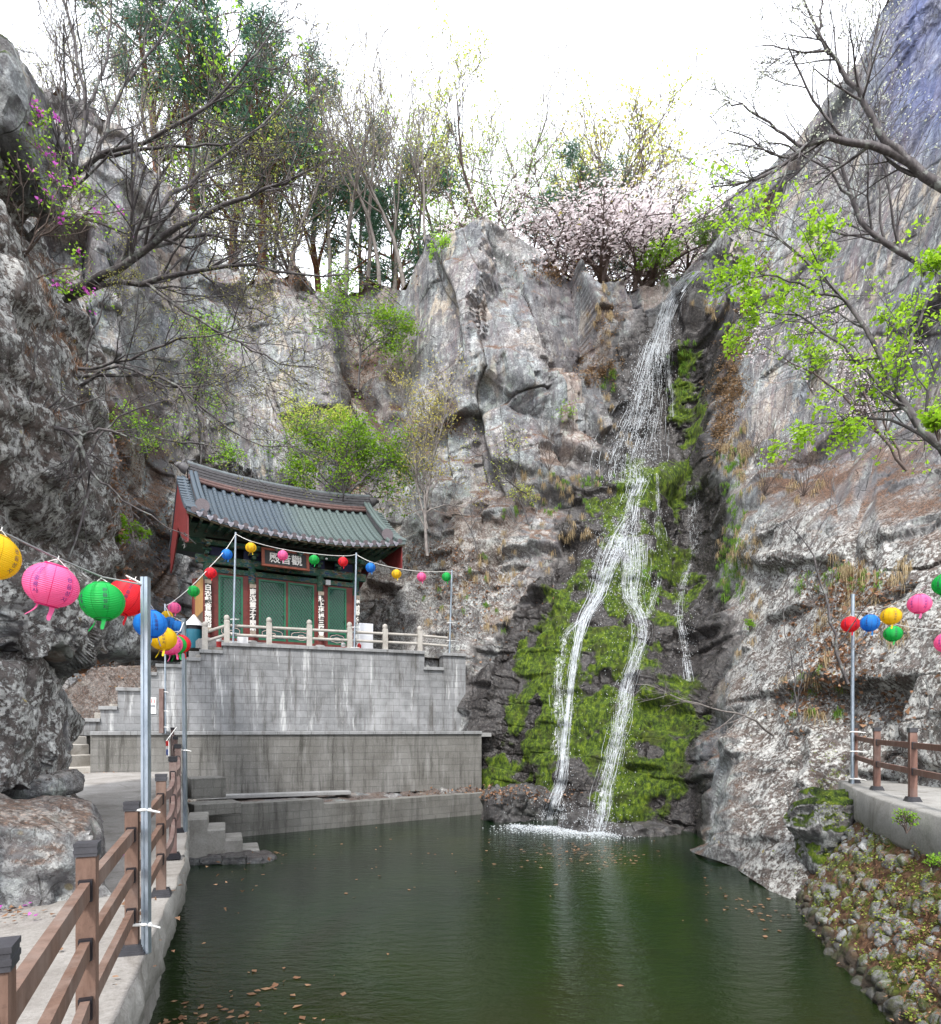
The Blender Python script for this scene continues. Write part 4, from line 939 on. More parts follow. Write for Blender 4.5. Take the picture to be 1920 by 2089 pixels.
        d.build('hip_cap', TILE, h, True)
        q = P0[-1]; d = MB(); d.tube([q + Vector((0, .05, .14)), q + Vector((0, -.06, .14))], [.26, .27], 16); d.build('hip_end_tile', TEND, h, True)
        # short verge tiles across the rake
        vt = MB(); ue = U0 if sg < 0 else U1
        for k in range(13):
            s = .02 + k * .072; p = rp(ue, s, .06); q2 = rp(ue - sg * .36, s, .12)
            vt.tube([q2, p + Vector((sg * .05, 0, -.02))], [.085, .09], 8)
        vt.build('verge_tiles', TILE, t, True)
    # gable boards of upright planks
    for ue, sg in ((U0 + .06, -1), (U1 - .06, 1)):
        g = MB(); nb = 30
        for k in range(nb):
            s0, s1 = k / nb, (k + .93) / nb; v0, v1 = EV + (2 * (RV - EV)) * s0, EV + (2 * (RV - EV)) * s1
            zt = lambda v: roofz(ue, 1 - abs(v - RV) / (RV - EV)) - .05
            bot = lambda v: roofz(ue, 1 - abs(v - RV) / (RV - EV)) - .05 - 1.15 - .95 * (1 - abs(v - RV) / (RV - EV))
            x0, x1 = ue + sg * .02, ue - sg * .03
            V = [(x0, v0, bot(v0)), (x0, v1, bot(v1)), (x0, v1, zt(v1)), (x0, v0, zt(v0)), (x1, v0, bot(v0)), (x1, v1, bot(v1)), (x1, v1, zt(v1)), (x1, v0, zt(v0))]
            g.add(V, [(0, 1, 2, 3), (7, 6, 5, 4), (0, 4, 5, 1), (1, 5, 6, 2), (2, 6, 7, 3), (3, 7, 4, 0)])
        g.build('gable_boards', DRED, t)
    # rafters
    rf = MB(); re = MB()
    for i in range(24):
        u = U0 + .2 + i * (U1 - U0 - .4) / 23; p0 = rp(u, .05, -.2) + Vector((0, .12, 0)); p1 = Vector((u, .6, 9.75)); rf.tube([p0, p1], .062, 8)
        re.tube([p0 + Vector((0, -.012, 0)), p0 + Vector((0, .01, 0))], .064, 10)
    rr = rf.build('rafters', DAN, t, True); re.build('rafter_ends', simple('rafter_end', (.16, .20, .13), .7, .3, 20), rr, True)
    mb = MB(); V = []
    for i in range(31):
        u = U0 + (U1 - U0) * i / 30
        for dz in (-.1, -.19): p = rp(u, .012, dz); V += [p, p + Vector((0, .08, 0))]
    mb.add(V, [(4 * i + a, 4 * i + b, 4 * i + 4 + b, 4 * i + 4 + a) for i in range(30) for a, b in ((0, 2), (2, 3), (3, 1), (1, 0))]); mb.build('eave_board', simple('eave_wood', (.10, .08, .05), .8, .3), t)
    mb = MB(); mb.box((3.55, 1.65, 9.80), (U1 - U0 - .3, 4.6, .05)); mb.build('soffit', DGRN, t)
    V = [Vector((U0 + .3, -.9, 9.42)), Vector((U1 - .3, -.9, 9.42)), Vector((U1 - .3, 4.2, 9.5)), Vector((U0 + .3, 4.2, 9.5))]
    # small fittings
    mb = MB(); mb.box((4.95, -.2, 8.12), (.2, .16, .22), bev=.01); mb.build('meter_box', simple('grey_box', (.45, .46, .48), .5, .05), t)
    mb = MB(); mb.lathe([(.05, 0), (.06, .05), (.02, .08)], (4.3, -.62, 9.0), 10); mb.lathe([(.05, 0), (.06, .05), (.02, .08)], (4.75, -.62, 9.02), 10); mb.build('spotlight', simple('lamp_white', (.85, .86, .9), .3, .02), t, True)
    tag(t, 'small wooden shrine with curved tiled roof, green lattice doors and red gable boards', 'shrine')
    return t
def text(name, s, loc, size, mat, parent, space=1.0, thick=.004, horiz=False, bold=0):
    cu = bpy.data.curves.new(name, 'FONT'); cu.body = s; cu.size = size; cu.extrude = thick / 2; cu.offset = bold; cu.align_x = 'CENTER'; cu.space_line = space; cu.resolution_u = 2
    o = bpy.data.objects.new(name, cu); COL.objects.link(o); bpy.context.view_layer.update()
    dg = bpy.context.evaluated_depsgraph_get(); me = bpy.data.meshes.new_from_object(o.evaluated_get(dg)); bpy.data.objects.remove(o)
    me.transform(Matrix.Rotation(R(90), 4, 'X'));
    if not horiz: me.transform(Matrix.Translation((0, 0, -size * .8)))
    me.transform(Matrix.Translation(loc)); me.materials.clear(); me.materials.append(mat)
    ob = bpy.data.objects.new(name, me); COL.objects.link(ob); ob.parent = parent; return ob
shrine()
# stone balustrade on the upper wall
def balustrade():
    GR = concrete('granite', (.33, .31, .28), (.46, .44, .41), st=.45, sc=2); e = empty('stone_balustrade', (0, 0, 0))
    c, s = math.cos(a3), math.sin(a3); on = lambda px, y=.3: (A3[0] + c * x3(px) - s * y, A3[1] + s * x3(px) + c * y)
    pts = [(on(418, .3), 4.72), (on(463), TOP3), (on(550), TOP3), (on(633), TOP3), (on(716), TOP3), (on(789), TOP3), (on(860), TOP3), (on(921), 4.98)]
    for k, ((x, y), z) in enumerate(pts[:-1]):
        mb = MB(); mb.box((x, y, z + .47), (.21, .21, .94), rz=a3, bev=.02); p = mb.build('post', GR, e)
        mb = MB(); mb.lathe([(.085, .93), (.10, .97), (.115, 1.03), (.10, 1.1), (.05, 1.15), (.01, 1.16)], (x, y, z), 14); mb.build('finial', GR, p, True)
    for k in range(len(pts) - 1):
        (x0, y0), z0 = pts[k]; (x1, y1), z1 = pts[k + 1]
        for h in (.38, .74):
            mb = MB(); f = Vector((x1 - x0, y1 - y0, z1 - z0)).normalized() * .1; mb.tube([Vector((x0, y0, z0 + h)) + f, Vector((x1, y1, z1 + h)) - f], .062, 10); mb.build('rail', GR, e, True)
    tag(e, 'carved granite balustrade with round rails along the top of the pale wall', 'balustrade')
balustrade()
def on3(px, y): c, s = math.cos(a3), math.sin(a3); return (A3[0] + c * x3(px) - s * y, A3[1] + s * x3(px) + c * y)
# things in the courtyard
def things():
    (x, y) = on3(497, 1.0)
    mb = MB(); mb.box((x, y, 5.25), (.42, .3, .42), rz=.3, bev=.01); o = mb.build('box', simple('white_box', (.72, .73, .76), .5, .05)); tag(o, 'small white box behind the balustrade near the left corner pole', 'box')
    (x, y) = on3(755, 1.1); t = empty('cabinet', (x, y, 4.9), a3 + .1)
    mb = MB(); mb.box((0, 0, .68), (.62, .45, 1.36), bev=.015); b_ = mb.build('body', simple('white_metal', (.62, .64, .68), .35, .04), t)
    mb = MB(); mb.box((-.15, -.235, .7), (.27, .012, 1.24), bev=.003); mb.box((.15, -.235, .7), (.27, .012, 1.24), bev=.003); mb.build('door', simple('cabinet_door', (.56, .58, .62), .35, .04), t)
    tag(t, 'white metal cabinet standing right of the shrine behind the railing', 'cabinet')
    (x, y) = on3(740, .75); t = empty('fire_extinguisher', (x, y, 4.92))
    mb = MB(); mb.lathe([(.07, 0), (.085, .03), (.085, .36), (.05, .43), (.02, .45)], (0, 0, 0), 14); mb.build('body', simple('extinguisher_red', (.5, .02, .02), .3, .05), t, True)
    mb = MB(); mb.tube([(0, 0, .45), (0, 0, .52), (-.08, 0, .5), (-.14, 0, .35), (-.12, -.02, .15)], .013, 6); mb.build('hose', simple('black_rubber', (.02, .02, .02), .5, .05), t, True)
    tag(t, 'red fire extinguisher with black hose in front of the white cabinet', 'fire extinguisher')
    RD = simple('can_red', (.5, .03, .03), .4, .05); WT = simple('can_white', (.7, .7, .7), .4, .05)
    for px, lab in ((447, 'red and white can on the wall left of the corner pole'), (707, 'red and white can at the foot of the second pole before the shrine')):
        (x, y) = on3(px, .75); t = empty('can', (x, y, 4.95)); mb = MB(); mb.lathe([(.1, 0), (.1, .22)], (0, 0, 0), 14); mb.build('body', RD, t, True)
        mb = MB(); mb.lathe([(.1, .22), (.1, .36), (.06, .4)], (0, 0, 0), 14); mb.build('top', WT, t, True); tag(t, lab, 'can')
    (x, y) = on3(392, 1.9); t = empty('water_tank', (x, y, 4.95))
    mb = MB(); mb.lathe([(.3, 0), (.34, .1), (.36, .75), (.36, .8)], (0, 0, 0), 18); mb.build('body', simple('teal_plastic', (.02, .13, .19), .35, .08), t, True)
    mb = MB(); mb.lathe([(.44, .95), (.43, .98), (.22, 1.2), (.04, 1.42), (.0, 1.44)], (0, 0, 0), 18); mb.build('lid', simple('white_lid', (.62, .64, .68), .4, .05), t, True)
    mb = MB(); mb.lathe([(.33, .8), (.33, .96)], (0, 0, 0), 18); mb.build('rim', simple('dark_rim', (.02, .02, .03), .5, .05), t, True)
    tag(t, 'teal barrel with a pointed white lid left of the shrine', 'barrel')
    for k, (px, yy, z, s_) in enumerate(((398, .95, 4.5, (.5, .5, .5)), (425, 1.0, 4.75, (.6, .5, .5)), (380, 1.1, 4.15, (.5, .5, .4)))):
        (x, y) = on3(px, yy); mb = MB(); mb.box((0, 0, 0), s_, bev=.02); o = mb.build('stone_block', SLAB); o.location = (x, y, z); o.rotation_euler = (0, 0, a3)
        tag(o, ['square grey block by the top stair under the teal barrel', 'cut granite block behind the first balustrade post', 'low grey block on the upper stairs left of the balustrade'][k], 'stone block')
things()
# ------------------------------------------------------------ fences
def wood_mat(name, a, b):
    m = NT(name); c = m.coord('Object'); n = m.noise(m.mapp(c, (1, 1, .25)), 14, 8, .7, .4); g = m.noise(c, 2.5, 5, .6); f = m.noise(c, 60, 4, .7)
    col = m.mix(m.ramp(n, .35, .68), a, b); col = m.mix(m.math('MULTIPLY', m.ramp(g, .45, .7), .45), col, (.24, .20, .18)); col = m.mix(m.math('MULTIPLY', m.ramp(f, .55, .75), .4), col, tuple(x * .4 for x in a))
    return m.done(m.bsdf(col, .72, m.bump(m.math('ADD', n, m.math('MULTIPLY', f, .3)), .35, .006), .3))
WD = wood_mat('fence_composite', (.095, .055, .040), (.175, .108, .082)); WD2 = wood_mat('fence_composite_dull', (.10, .062, .055), (.17, .115, .105)); WDR = wood_mat('fence_composite_red', (.125, .064, .05), (.21, .12, .095))
CAPM = simple('dark_cap', (.045, .045, .052), .45, .2, 10, .1); BLK = simple('black_cap', (.01, .01, .014), .4, .1)
def fence(name, posts, mat, rails, label, w=.09, curved=(), capmat=CAPM):
    """posts: (x, y, z of foot, z of top)"""
    e = empty(name, (0, 0, 0)); n = len(posts)
    for i, (x, y, z0, z1) in enumerate(posts):
        j = min(i, n - 2); a = math.atan2(posts[j + 1][1] - posts[j][1], posts[j + 1][0] - posts[j][0])
        mt = mat(i) if callable(mat) else mat; cm = capmat(i) if callable(capmat) else capmat
        mb = MB(); mb.box((x, y, (z0 + z1) / 2), (w, w, z1 - z0), rz=a, bev=.006); p = mb.build('post', mt, e)
        mb = MB()
        for k in range(4): mb.box((x, y, z1 + .0085 + k * .017), (w + .014 + (.006 if k % 2 else 0), w + .014 + (.006 if k % 2 else 0), .017), rz=a)
        mb.build('cap', cm, p)
        mb = MB()
        for k in range(4): mb.box((x, y, z0 + .01 + k * .018), (w + .10 - k * .014, w + .10 - k * .014, .018), rz=a)
        mb.build('foot', cm, p)
    for i in range(n - 1):
        a = Vector(posts[i][:2]); b = Vector(posts[i + 1][:2]); mt = mat(i + 1) if callable(mat) else mat
        for h in rails:
            za = posts[i][3] - h; zb = posts[i + 1][3] - h; A = Vector((a.x, a.y, za)); B = Vector((b.x, b.y, zb)); dr = (B - A); L = dr.length; dr.normalize()
            sag = .05 if i in curved else 0; K = 6 if sag else 1; rail = MB()
            side = Vector((0, 0, 1)).cross(dr).normalized(); up = dr.cross(side); V = []
            for k in range(K + 1):
                q = k / K; c = A + dr * (w / 2 + (L - w) * q) - Vector((0, 0, sag * 4 * q * (1 - q))) + side * (-sag * 3 * q * (1 - q))
                V += [c - side * .022 - up * .045, c + side * .022 - up * .045, c + side * .022 + up * .045, c - side * .022 + up * .045]
            rail.add(V, [(4 * k + j, 4 * k + (j + 1) % 4, 4 * k + 4 + (j + 1) % 4, 4 * k + 4 + j) for k in range(K) for j in range(4)] + [(3, 2, 1, 0), tuple(4 * K + x for x in range(4))])
            r = rail.build('rail', mt, e)
            br = MB(); Rm = Matrix((dr, side, up)).transposed()
            for c in (A + dr * (w / 2 + .02), B - dr * (w / 2 + .02)): br.box(c, (.035, .062, .11), rot=Rm)
            br.build('bracket', cm, r)
    tag(e, label, 'fence'); return e
def fpost(px, pb, top, d=None, z0=0.0):
    x, y, _ = G(px, pb, z0) if d is None else Wp(px, HOR, d); return (x, y, z0, EYE - (top - HOR) * y / F - .068)
LP = [(-1.02, .35, 0, 1.02), (-1.30, 1.80, 0, 1.02), (-1.98, 3.42, 0, 1.02)] + [fpost(270, 1943, 1635), fpost(329, 1828, 1579), fpost(353, 1751, 1543), fpost(363, 1698, 1518), fpost(358, 0, 1502, 14.2, .1), fpost(352, 0, 1484, 18.6, .2)]
FL = fence('wooden_fence', LP, lambda i: WD if i < 5 else WD2, (.17, .47, .77), 'brown post and three rail fence along the pool edge of the path', curved=(4, 5), capmat=lambda i: CAPM if i < 5 else BLK)
RP = [(7.98, 13.75, .56, 1.70), fpost(1789, 0, 1484, 12.1, .56), fpost(1862, 0, 1485, 10.2, .56), fpost(1962, 0, 1488, 8.5, .56), (6.1, 6.7, .56, 1.7)]
fence('wooden_fence', RP, WDR, (.20, .60), 'reddish brown two rail fence on the concrete ledge at the right', w=.10)
# ------------------------------------------------------------ galvanised poles
def galv():
    m = NT('galvanised_steel'); c = m.coord(); n = m.noise(m.mapp(c, (1, 1, .3)), 12, 6, .7); f = m.vor(c, 60, out=1)
    col = m.mix(m.ramp(n, .35, .65), (.24, .29, .34), (.42, .48, .55)); return m.done(m.bsdf(col, .38, m.bump(n, .1, .004), .5, .75))
GALV = galv(); TIE = simple('white_tie', (.78, .78, .76), .5, .04)
def pole(base, top, s, label, ties=(), tie_w=.16, square=False):
    e = empty('metal_pole', base); b = Vector((0, 0, 0)); t = Vector(top) - Vector(base)
    mb = MB(); dr = t.normalized(); side = dr.cross(Vector((0, 1, 0))).normalized(); fw = side.cross(dr)
    if square:
        V = []
        for c in (b, t):
            for a, g in ((-1, -1), (-.25, -1), (-.25, -.7), (.25, -.7), (.25, -1), (1, -1), (1, 1), (-1, 1)): V.append(c + side * a * s / 2 + fw * -g * s / 2 * -1)
        mb.add(V, [(j, (j + 1) % 8, 8 + (j + 1) % 8, 8 + j) for j in range(8)] + [tuple(range(7, -1, -1)), tuple(range(8, 16))]); mb.build('shaft', GALV, e)
    else: mb.tube([b, t], s / 2, 12); mb.build('shaft', GALV, e, True)
    for z, dx, dy in ties:
        c = t * ((z - base[2]) / t.z); r = s * .62; tb = MB()
        tb.tube([c + Vector((dx * .5 + (dx * .5 + math.copysign(r, dx if abs(dx) > 1e-6 else 1)) * math.cos(q) * 1.0, dy * .5 + (abs(dy) * .5 + r) * math.sin(q), 0)) for q in [6.2832 * i / 14 for i in range(15)]], .009 + s * .05, 6)
        tb.tube([c + Vector((r, -r, 0)), c + Vector((r + tie_w * .6, -r - .02, -.015))], [.012, .008], 5); tb.build('cable_tie', TIE, e, True)
    tag(e, label, 'pole'); return e
p2 = LP[3]
POLE = {}
POLE[1] = (Wp(297, 1178, 5.0)); pole((p2[0] + .115, p2[1] - .02, .0), POLE[1], .052, 'nearest galvanised pole, tied to the third fence post in front of the blue lantern', ((1.07, -.12, 0), (.22, -.12, 0)), square=True)
POLE[2] = Wp(375, 1262, 10.85); pole((LP[6][0] + .10, LP[6][1] + .05, .0), POLE[2], .055, 'galvanised pole tied to a fence post under the cluster of large lanterns', ((1.33, -.12, 0),), square=True)
bx, by, _ = Wp(331, HOR, 22.6)
POLE[3] = Wp(337, 1232, 22.6); pole((bx + .11, by, 1.53), POLE[3], .06, 'thin galvanised pole tied to the brown post on the terrace', ((2.95, -.14, 0), (2.3, -.14, 0), (1.75, -.14, 0)))
mb = MB(); mb.box((bx, by, 2.3), (.15, .15, 1.52), bev=.01); o = mb.build('wooden_post', WD2); tag(o, 'short brown square post standing on the terrace wall near the stairs', 'post')
(x, y) = on3(476, .12); POLE[4] = Wp(481, 1086, y); pole((x, y, TOP3 - .05), POLE[4], .085, 'galvanised pole at the left corner of the stone balustrade, before the shrine', ((6.0, -.1, .1), (5.45, -.1, .1), (5.1, -.1, .1)), .3)
(x, y) = on3(724, .12); POLE[5] = Wp(727, 1128, y); pole((x, y, TOP3 - .05), POLE[5], .085, 'galvanised pole at the right end of the shrine front, between red and blue lanterns', ((5.95, -.1, .1), (5.1, -.1, .1)), .3)
(x, y) = on3(920, .2); POLE[6] = Wp(922, 1163, y); pole((x, y, 4.95), POLE[6], .085, 'galvanised pole at the far right end of the balustrade, by the cliff', ((6.4, -.1, .1), (5.6, -.1, .1)), .3)
POLE[7] = Wp(1740, 1212, 13.6); pole((7.82, 13.55, .5), POLE[7], .075, 'galvanised pole at the end of the right hand fence, behind the red lantern', ((1.62, .1, 0), (1.22, .1, 0), (.66, .1, 0)), .3)
# ------------------------------------------------------------ lanterns
def paper(name, col, dark):
    m = NT(name); c = m.coord('Object'); sx = m.n('ShaderNodeSeparateXYZ', ins={0: c}).outputs
    w_ = m.math('SINE', m.math('MULTIPLY', sx[2], 2 * math.pi * 13)); n = m.noise(c, 3, 4)
    cc = m.mix(m.math('MULTIPLY', m.ramp(w_, -.2, -1), .35), col, dark)
    ang = m.math('ARCTAN2', sx[1], sx[0]); sg = m.math('ABSOLUTE', m.math('SINE', m.math('MULTIPLY', ang, 4.0))); cc = m.mix(m.ramp(sg, .09, .03), cc, dark)
    a = m.bsdf(cc, .45, spec=.35); t = m.n('ShaderNodeBsdfTranslucent', ins={0: m.mix(.0, cc, col)}).outputs[0]
    return m.done(m.n('ShaderNodeMixShader', ins={0: .45, 1: a, 2: t}).outputs[0])
HUES = {'yellow': ((.86, .62, .02), (.62, .36, .005)), 'pink': ((.92, .22, .48), (.75, .03, .2)), 'green': ((.02, .55, .11), (.005, .28, .05)), 'red': ((.85, .035, .055), (.5, .005, .015)), 'blue': ((.03, .30, .78), (.01, .10, .42))}
TXC = simple('ink', (.10, .03, .22), .6, .05); TXB = simple('ink_dark', (.04, .02, .08), .6, .05)
def wrap_text(s, size, lon, zc, parent, mat, line=1.0):
    cu = bpy.data.curves.new('t', 'FONT'); cu.body = s; cu.size = size; cu.align_x = 'CENTER'; cu.space_line = line; cu.resolution_u = 2; cu.offset = .006 * size
    o = bpy.data.objects.new('t', cu); COL.objects.link(o); bpy.context.view_layer.update()
    me = bpy.data.meshes.new_from_object(o.evaluated_get(bpy.context.evaluated_depsgraph_get())); bpy.data.objects.remove(o)
    n = len(me.vertices); co = np.zeros(n * 3, np.float32); me.vertices.foreach_get('co', co); co = co.reshape(-1, 3)
    cy = (co[:, 1].max() + co[:, 1].min()) / 2; lat = (co[:, 1] - cy) + zc; th = lon + co[:, 0] / np.maximum(.35, np.cos(lat)); r = 1.022
    P = np.stack([r * np.cos(lat) * np.cos(th), r * np.cos(lat) * np.sin(th), .93 * r * np.sin(lat)], 1); me.vertices.foreach_set('co', P.ravel())
    me.materials.clear(); me.materials.append(mat); me.update(); ob = bpy.data.objects.new('lettering', me); COL.objects.link(ob); ob.parent = parent; return ob
PROTO = {}
def make_lantern(hue):
    col, dark = HUES[hue]; M = paper('paper_' + hue, col, dark); MD = simple('rim_' + hue, tuple(x * .8 for x in dark), .5, .1); rb = leafmat('ribbon_' + hue, dark if hue != 'yellow' else col, col)
    e = empty('paper_lantern', (0, 0, 0)); mb = MB(); prof = []; n = 78
    for i in range(n + 1):
        la = -1.18 + 2.36 * i / n; k = 1 + .014 * math.cos(2 * math.pi * i / 3); prof.append((math.cos(la) * k, .93 * math.sin(la) * k))
    mb.lathe(prof, (0, 0, 0), 40, cap=False); mb.build('shade', M, e, True)
    for z, r in ((.87, .385), (-.87, .385)): mb = MB(); mb.tube([(r * math.cos(q), r * math.sin(q), z) for q in [6.2832 * i / 20 for i in range(21)]], .045, 6); mb.build('rim', MD, e, True)
    mb = MB(); mb.tube([(-.36, 0, .88), (-.15, 0, 1.06), (.0, 0, 1.16), (.15, 0, 1.06), (.36, 0, .88)], .018, 5); mb.tube([(0, 0, 1.15), (0, 0, 1.3)], .02, 5); mb.build('hanger', TIE, e, True)
    rg = random.Random(hash(hue) % 7 + len(hue)); 
    for k in range(2):
        mb = MB(); a = -1.1 + k * 1.5 - math.pi / 2; x0, y0 = .33 * math.cos(a), .33 * math.sin(a); V = []; nn = 7; dx, dy = math.cos(a) * .16, math.sin(a) * .1
        for i in range(nn):
            q = i / (nn - 1); c = Vector((x0 + dx * q * 2 + .06 * math.sin(4 * q + k), y0 + dy * q * 2, -.87 - .62 * q)); wd = .10 * (1 - .15 * q) * (1 if i < nn - 1 else .55); s = Vector((-math.sin(a), math.cos(a), .25)) * wd; V += [c - s, c + s]
        mb.add(V, [(2 * i, 2 * i + 1, 2 * i + 3, 2 * i + 2) for i in range(nn - 1)]); o = mb.build('ribbon', rb, e, True)
    ink = TXC if hue == 'pink' else TXB
    wrap_text('천\n성\n산', .17, -math.pi / 2 - .55, .50, e, ink, .8); wrap_text('홍\n룡\n사', .25, -math.pi / 2 - .55, -.16, e, ink, 1.1); wrap_text('관\n음\n성\n지', .25, -math.pi / 2 + .62, -.05, e, ink, 1.25)
    return e
used = {}
def lantern(hue, px, py, dia, d, label, rz=0, grp=None, tilt=0):
    if hue not in PROTO: PROTO[hue] = make_lantern(hue); o = PROTO[hue]
    else: o = copy_tree(PROTO[hue])
    r = dia / 2 / F * d; o.location = Wp(px, py, d); o.scale = (r, r, r); ang = math.atan2(o.location.y, o.location.x) - math.pi / 2
    _q = random.Random(int(px * 3 + py)); o.rotation_euler = (R(tilt * .5 + _q.uniform(-5, 5)), R(tilt + _q.uniform(-6, 6)), ang + rz); o.scale.z *= _q.uniform(.93, 1.04); tag(o, label, 'lantern', grp); return o
g1, g2, g3, g4 = 'lanterns strung over the left fence', 'lanterns climbing to the shrine', 'lanterns strung before the shrine', 'lanterns strung over the right fence'
LN = [('yellow', -14, 1135, 98, 3.6, 'large yellow paper lantern cut off by the left edge', .3, g1, 12), ('pink', 105, 1194, 101, 4.2, 'large pink paper lantern beside the big green one', .05, g1, 9), ('green', 209, 1227, 83, 4.75, 'large green paper lantern left of the nearest pole', -.5, g1, 0),
      ('red', 258, 1220, 76, 5.6, 'large red paper lantern half behind the nearest pole', .6, g1, 18), ('blue', 307, 1273, 64, 6.6, 'large blue paper lantern just right of the nearest pole', .9, g1, 0), ('yellow', 333, 1303, 53, 7.9, 'yellow lantern under the large blue one in the dense cluster', -.6, g1, -8),
      ('pink', 348, 1315, 47, 8.7, 'pink lantern squeezed between yellow and green ones in the cluster', .2, g1, -8), ('green', 357, 1316, 45, 9.3, 'green lantern squeezed between two pink-red ones in the cluster', 0, g1, -8), ('red', 367, 1314, 43, 9.9, 'red lantern at the right end of the dense cluster', .5, g1, -5),
      ('blue', 361, 1279, 28, 13, 'light blue lantern directly above the red one of the cluster', 0, g2, 0), ('blue', 346, 1271, 25, 16, 'smaller light blue lantern behind the other light blue one', .5, g2, 0), ('yellow', 341, 1257, 23, 19, 'small yellow lantern at the top of the thin terrace pole', 0, g2, 0),
      ('pink', 356, 1240, 25, 22.9, 'small pink lantern just right of the thin terrace pole', 0, g2, 0), ('green', 395, 1206, 24, 23.5, 'small green lantern left of the balustrade, on the rising cord', 0, g2, 0), ('red', 430, 1169, 24, 24.2, 'small red lantern on the rising cord before the left shrine column', 0, g2, 0), ('blue', 463, 1131, 22, 24.9, 'small blue lantern at the top of the rising cord, left of the corner pole', 0, g2, 0),
      ('yellow', 512, 1117, 22, 25.2, 'small yellow lantern right of the corner pole under the eave', 0, g3, 0), ('pink', 577, 1133, 21, 25.8, 'small pink lantern covering the first sign of the name plaque', 0, g3, 0), ('green', 641, 1142, 21, 26.4, 'small green lantern right of the name plaque', 0, g3, 0), ('red', 700, 1146, 20, 27, 'small red lantern left of the second pole before the shrine', 0, g3, 0),
      ('blue', 756, 1158, 20, 27.5, 'small blue lantern right of the second pole, under the roof corner', 0, g3, 0), ('yellow', 809, 1171, 20, 28, 'small yellow lantern against the cliff right of the shrine', 0, g3, 0), ('pink', 860, 1177, 19, 28.4, 'small pink lantern against the cliff, next to the last green one', 0, g3, 0), ('green', 911, 1177, 19, 28.8, 'small green lantern at the far right pole by the cliff', 0, g3, 0),
      ('red', 1735, 1274, 35, 13.3, 'red lantern on the pole above the right fence', 0, g4, 0), ('blue', 1775, 1271, 36, 12.9, 'blue lantern right of the red one above the right fence', .2, g4, 0), ('yellow', 1818, 1257, 39, 12.2, 'yellow lantern above a green one over the right fence', -.2, g4, 0), ('pink', 1876, 1232, 44, 11.0, 'pink lantern high above the right fence', -.1, g4, 5), ('green', 1930, 1192, 50, 9.8, 'green lantern cut off by the right edge', 0, g4, 5),
      ('green', 1822, 1293, 35, 13.2, 'green lantern hanging just below the yellow one on the right', -.3, g4, -8), ('pink', 1930, 1311, 42, 11.6, 'pink lantern cut off by the right edge, under the green one', 0, g4, 0)]
for a in LN: lantern(*a)
ROPE = simple('cord', (.62, .62, .60), .7, .1); ROPD = simple('dark_cord', (.25, .26, .26), .7, .1)
def cord(pts, r, label, mat=ROPE, sag=.0):
    P = []; 
    for a, b in zip(pts[:-1], pts[1:]):
        for k in range(8): q = k / 8; v = Vector(a).lerp(Vector(b), q); v.z -= sag * 4 * q * (1 - q); P.append(v)
    P.append(Vector(pts[-1])); mb = MB(); mb.tube(P, r, 6); o = mb.build('cord', mat, None, True); tag(o, label, 'cord')
up = lambda L: Vector(Wp(L[1], L[2], L[4])) + Vector((0, 0, L[3] / 2 / F * L[4] * 1.2))
tp = lambda k, dz=.06: Vector(POLE[k]) - Vector((0, 0, dz))
cord([Wp(-80, 1075, 3.0)] + [up(L) for L in LN[0:3]] + [tp(1)], .007, 'grey cord carrying the three large lanterns to the nearest pole', ROPD)
cord([tp(1)] + [up(L) for L in LN[3:9]] + [tp(2)], .007, 'white cord through the dense lantern cluster between two poles')
cord([tp(2)] + [up(L) for L in LN[9:12]] + [tp(3)], .008, 'white cord from the lantern cluster up to the thin terrace pole')
cord([tp(3)] + [up(L) for L in LN[12:16]] + [tp(4)], .012, 'white cord rising from the terrace pole to the shrine corner', sag=.02)
cord([tp(4)] + [up(L) for L in LN[16:20]] + [tp(5)], .012, 'white cord hanging across the front of the shrine', sag=.02)
cord([tp(5)] + [up(L) for L in LN[20:24]] + [tp(6)], .012, 'white cord from the shrine to the far right pole by the cliff', sag=.02)
cord([tp(7, .35)] + [up(L) for L in LN[25:29]] + [Wp(2000, 1120, 9)], .007, 'cord with blue, yellow and pink lanterns rising to the right edge')
cord([tp(7, .4), up(LN[29]), up(LN[30]), Wp(2010, 1290, 10.5)], .007, 'lower cord on the right with the green lantern', sag=.03)
(x, y) = on3(890, 1.3); b = boulder('boulder', (x, y, 4.3), (.75, .5, .62), 611, a3, 4, lich=.4, litter=.8); tag(b, 'brown rock filling the notch at the right end of the pale wall', 'rock')
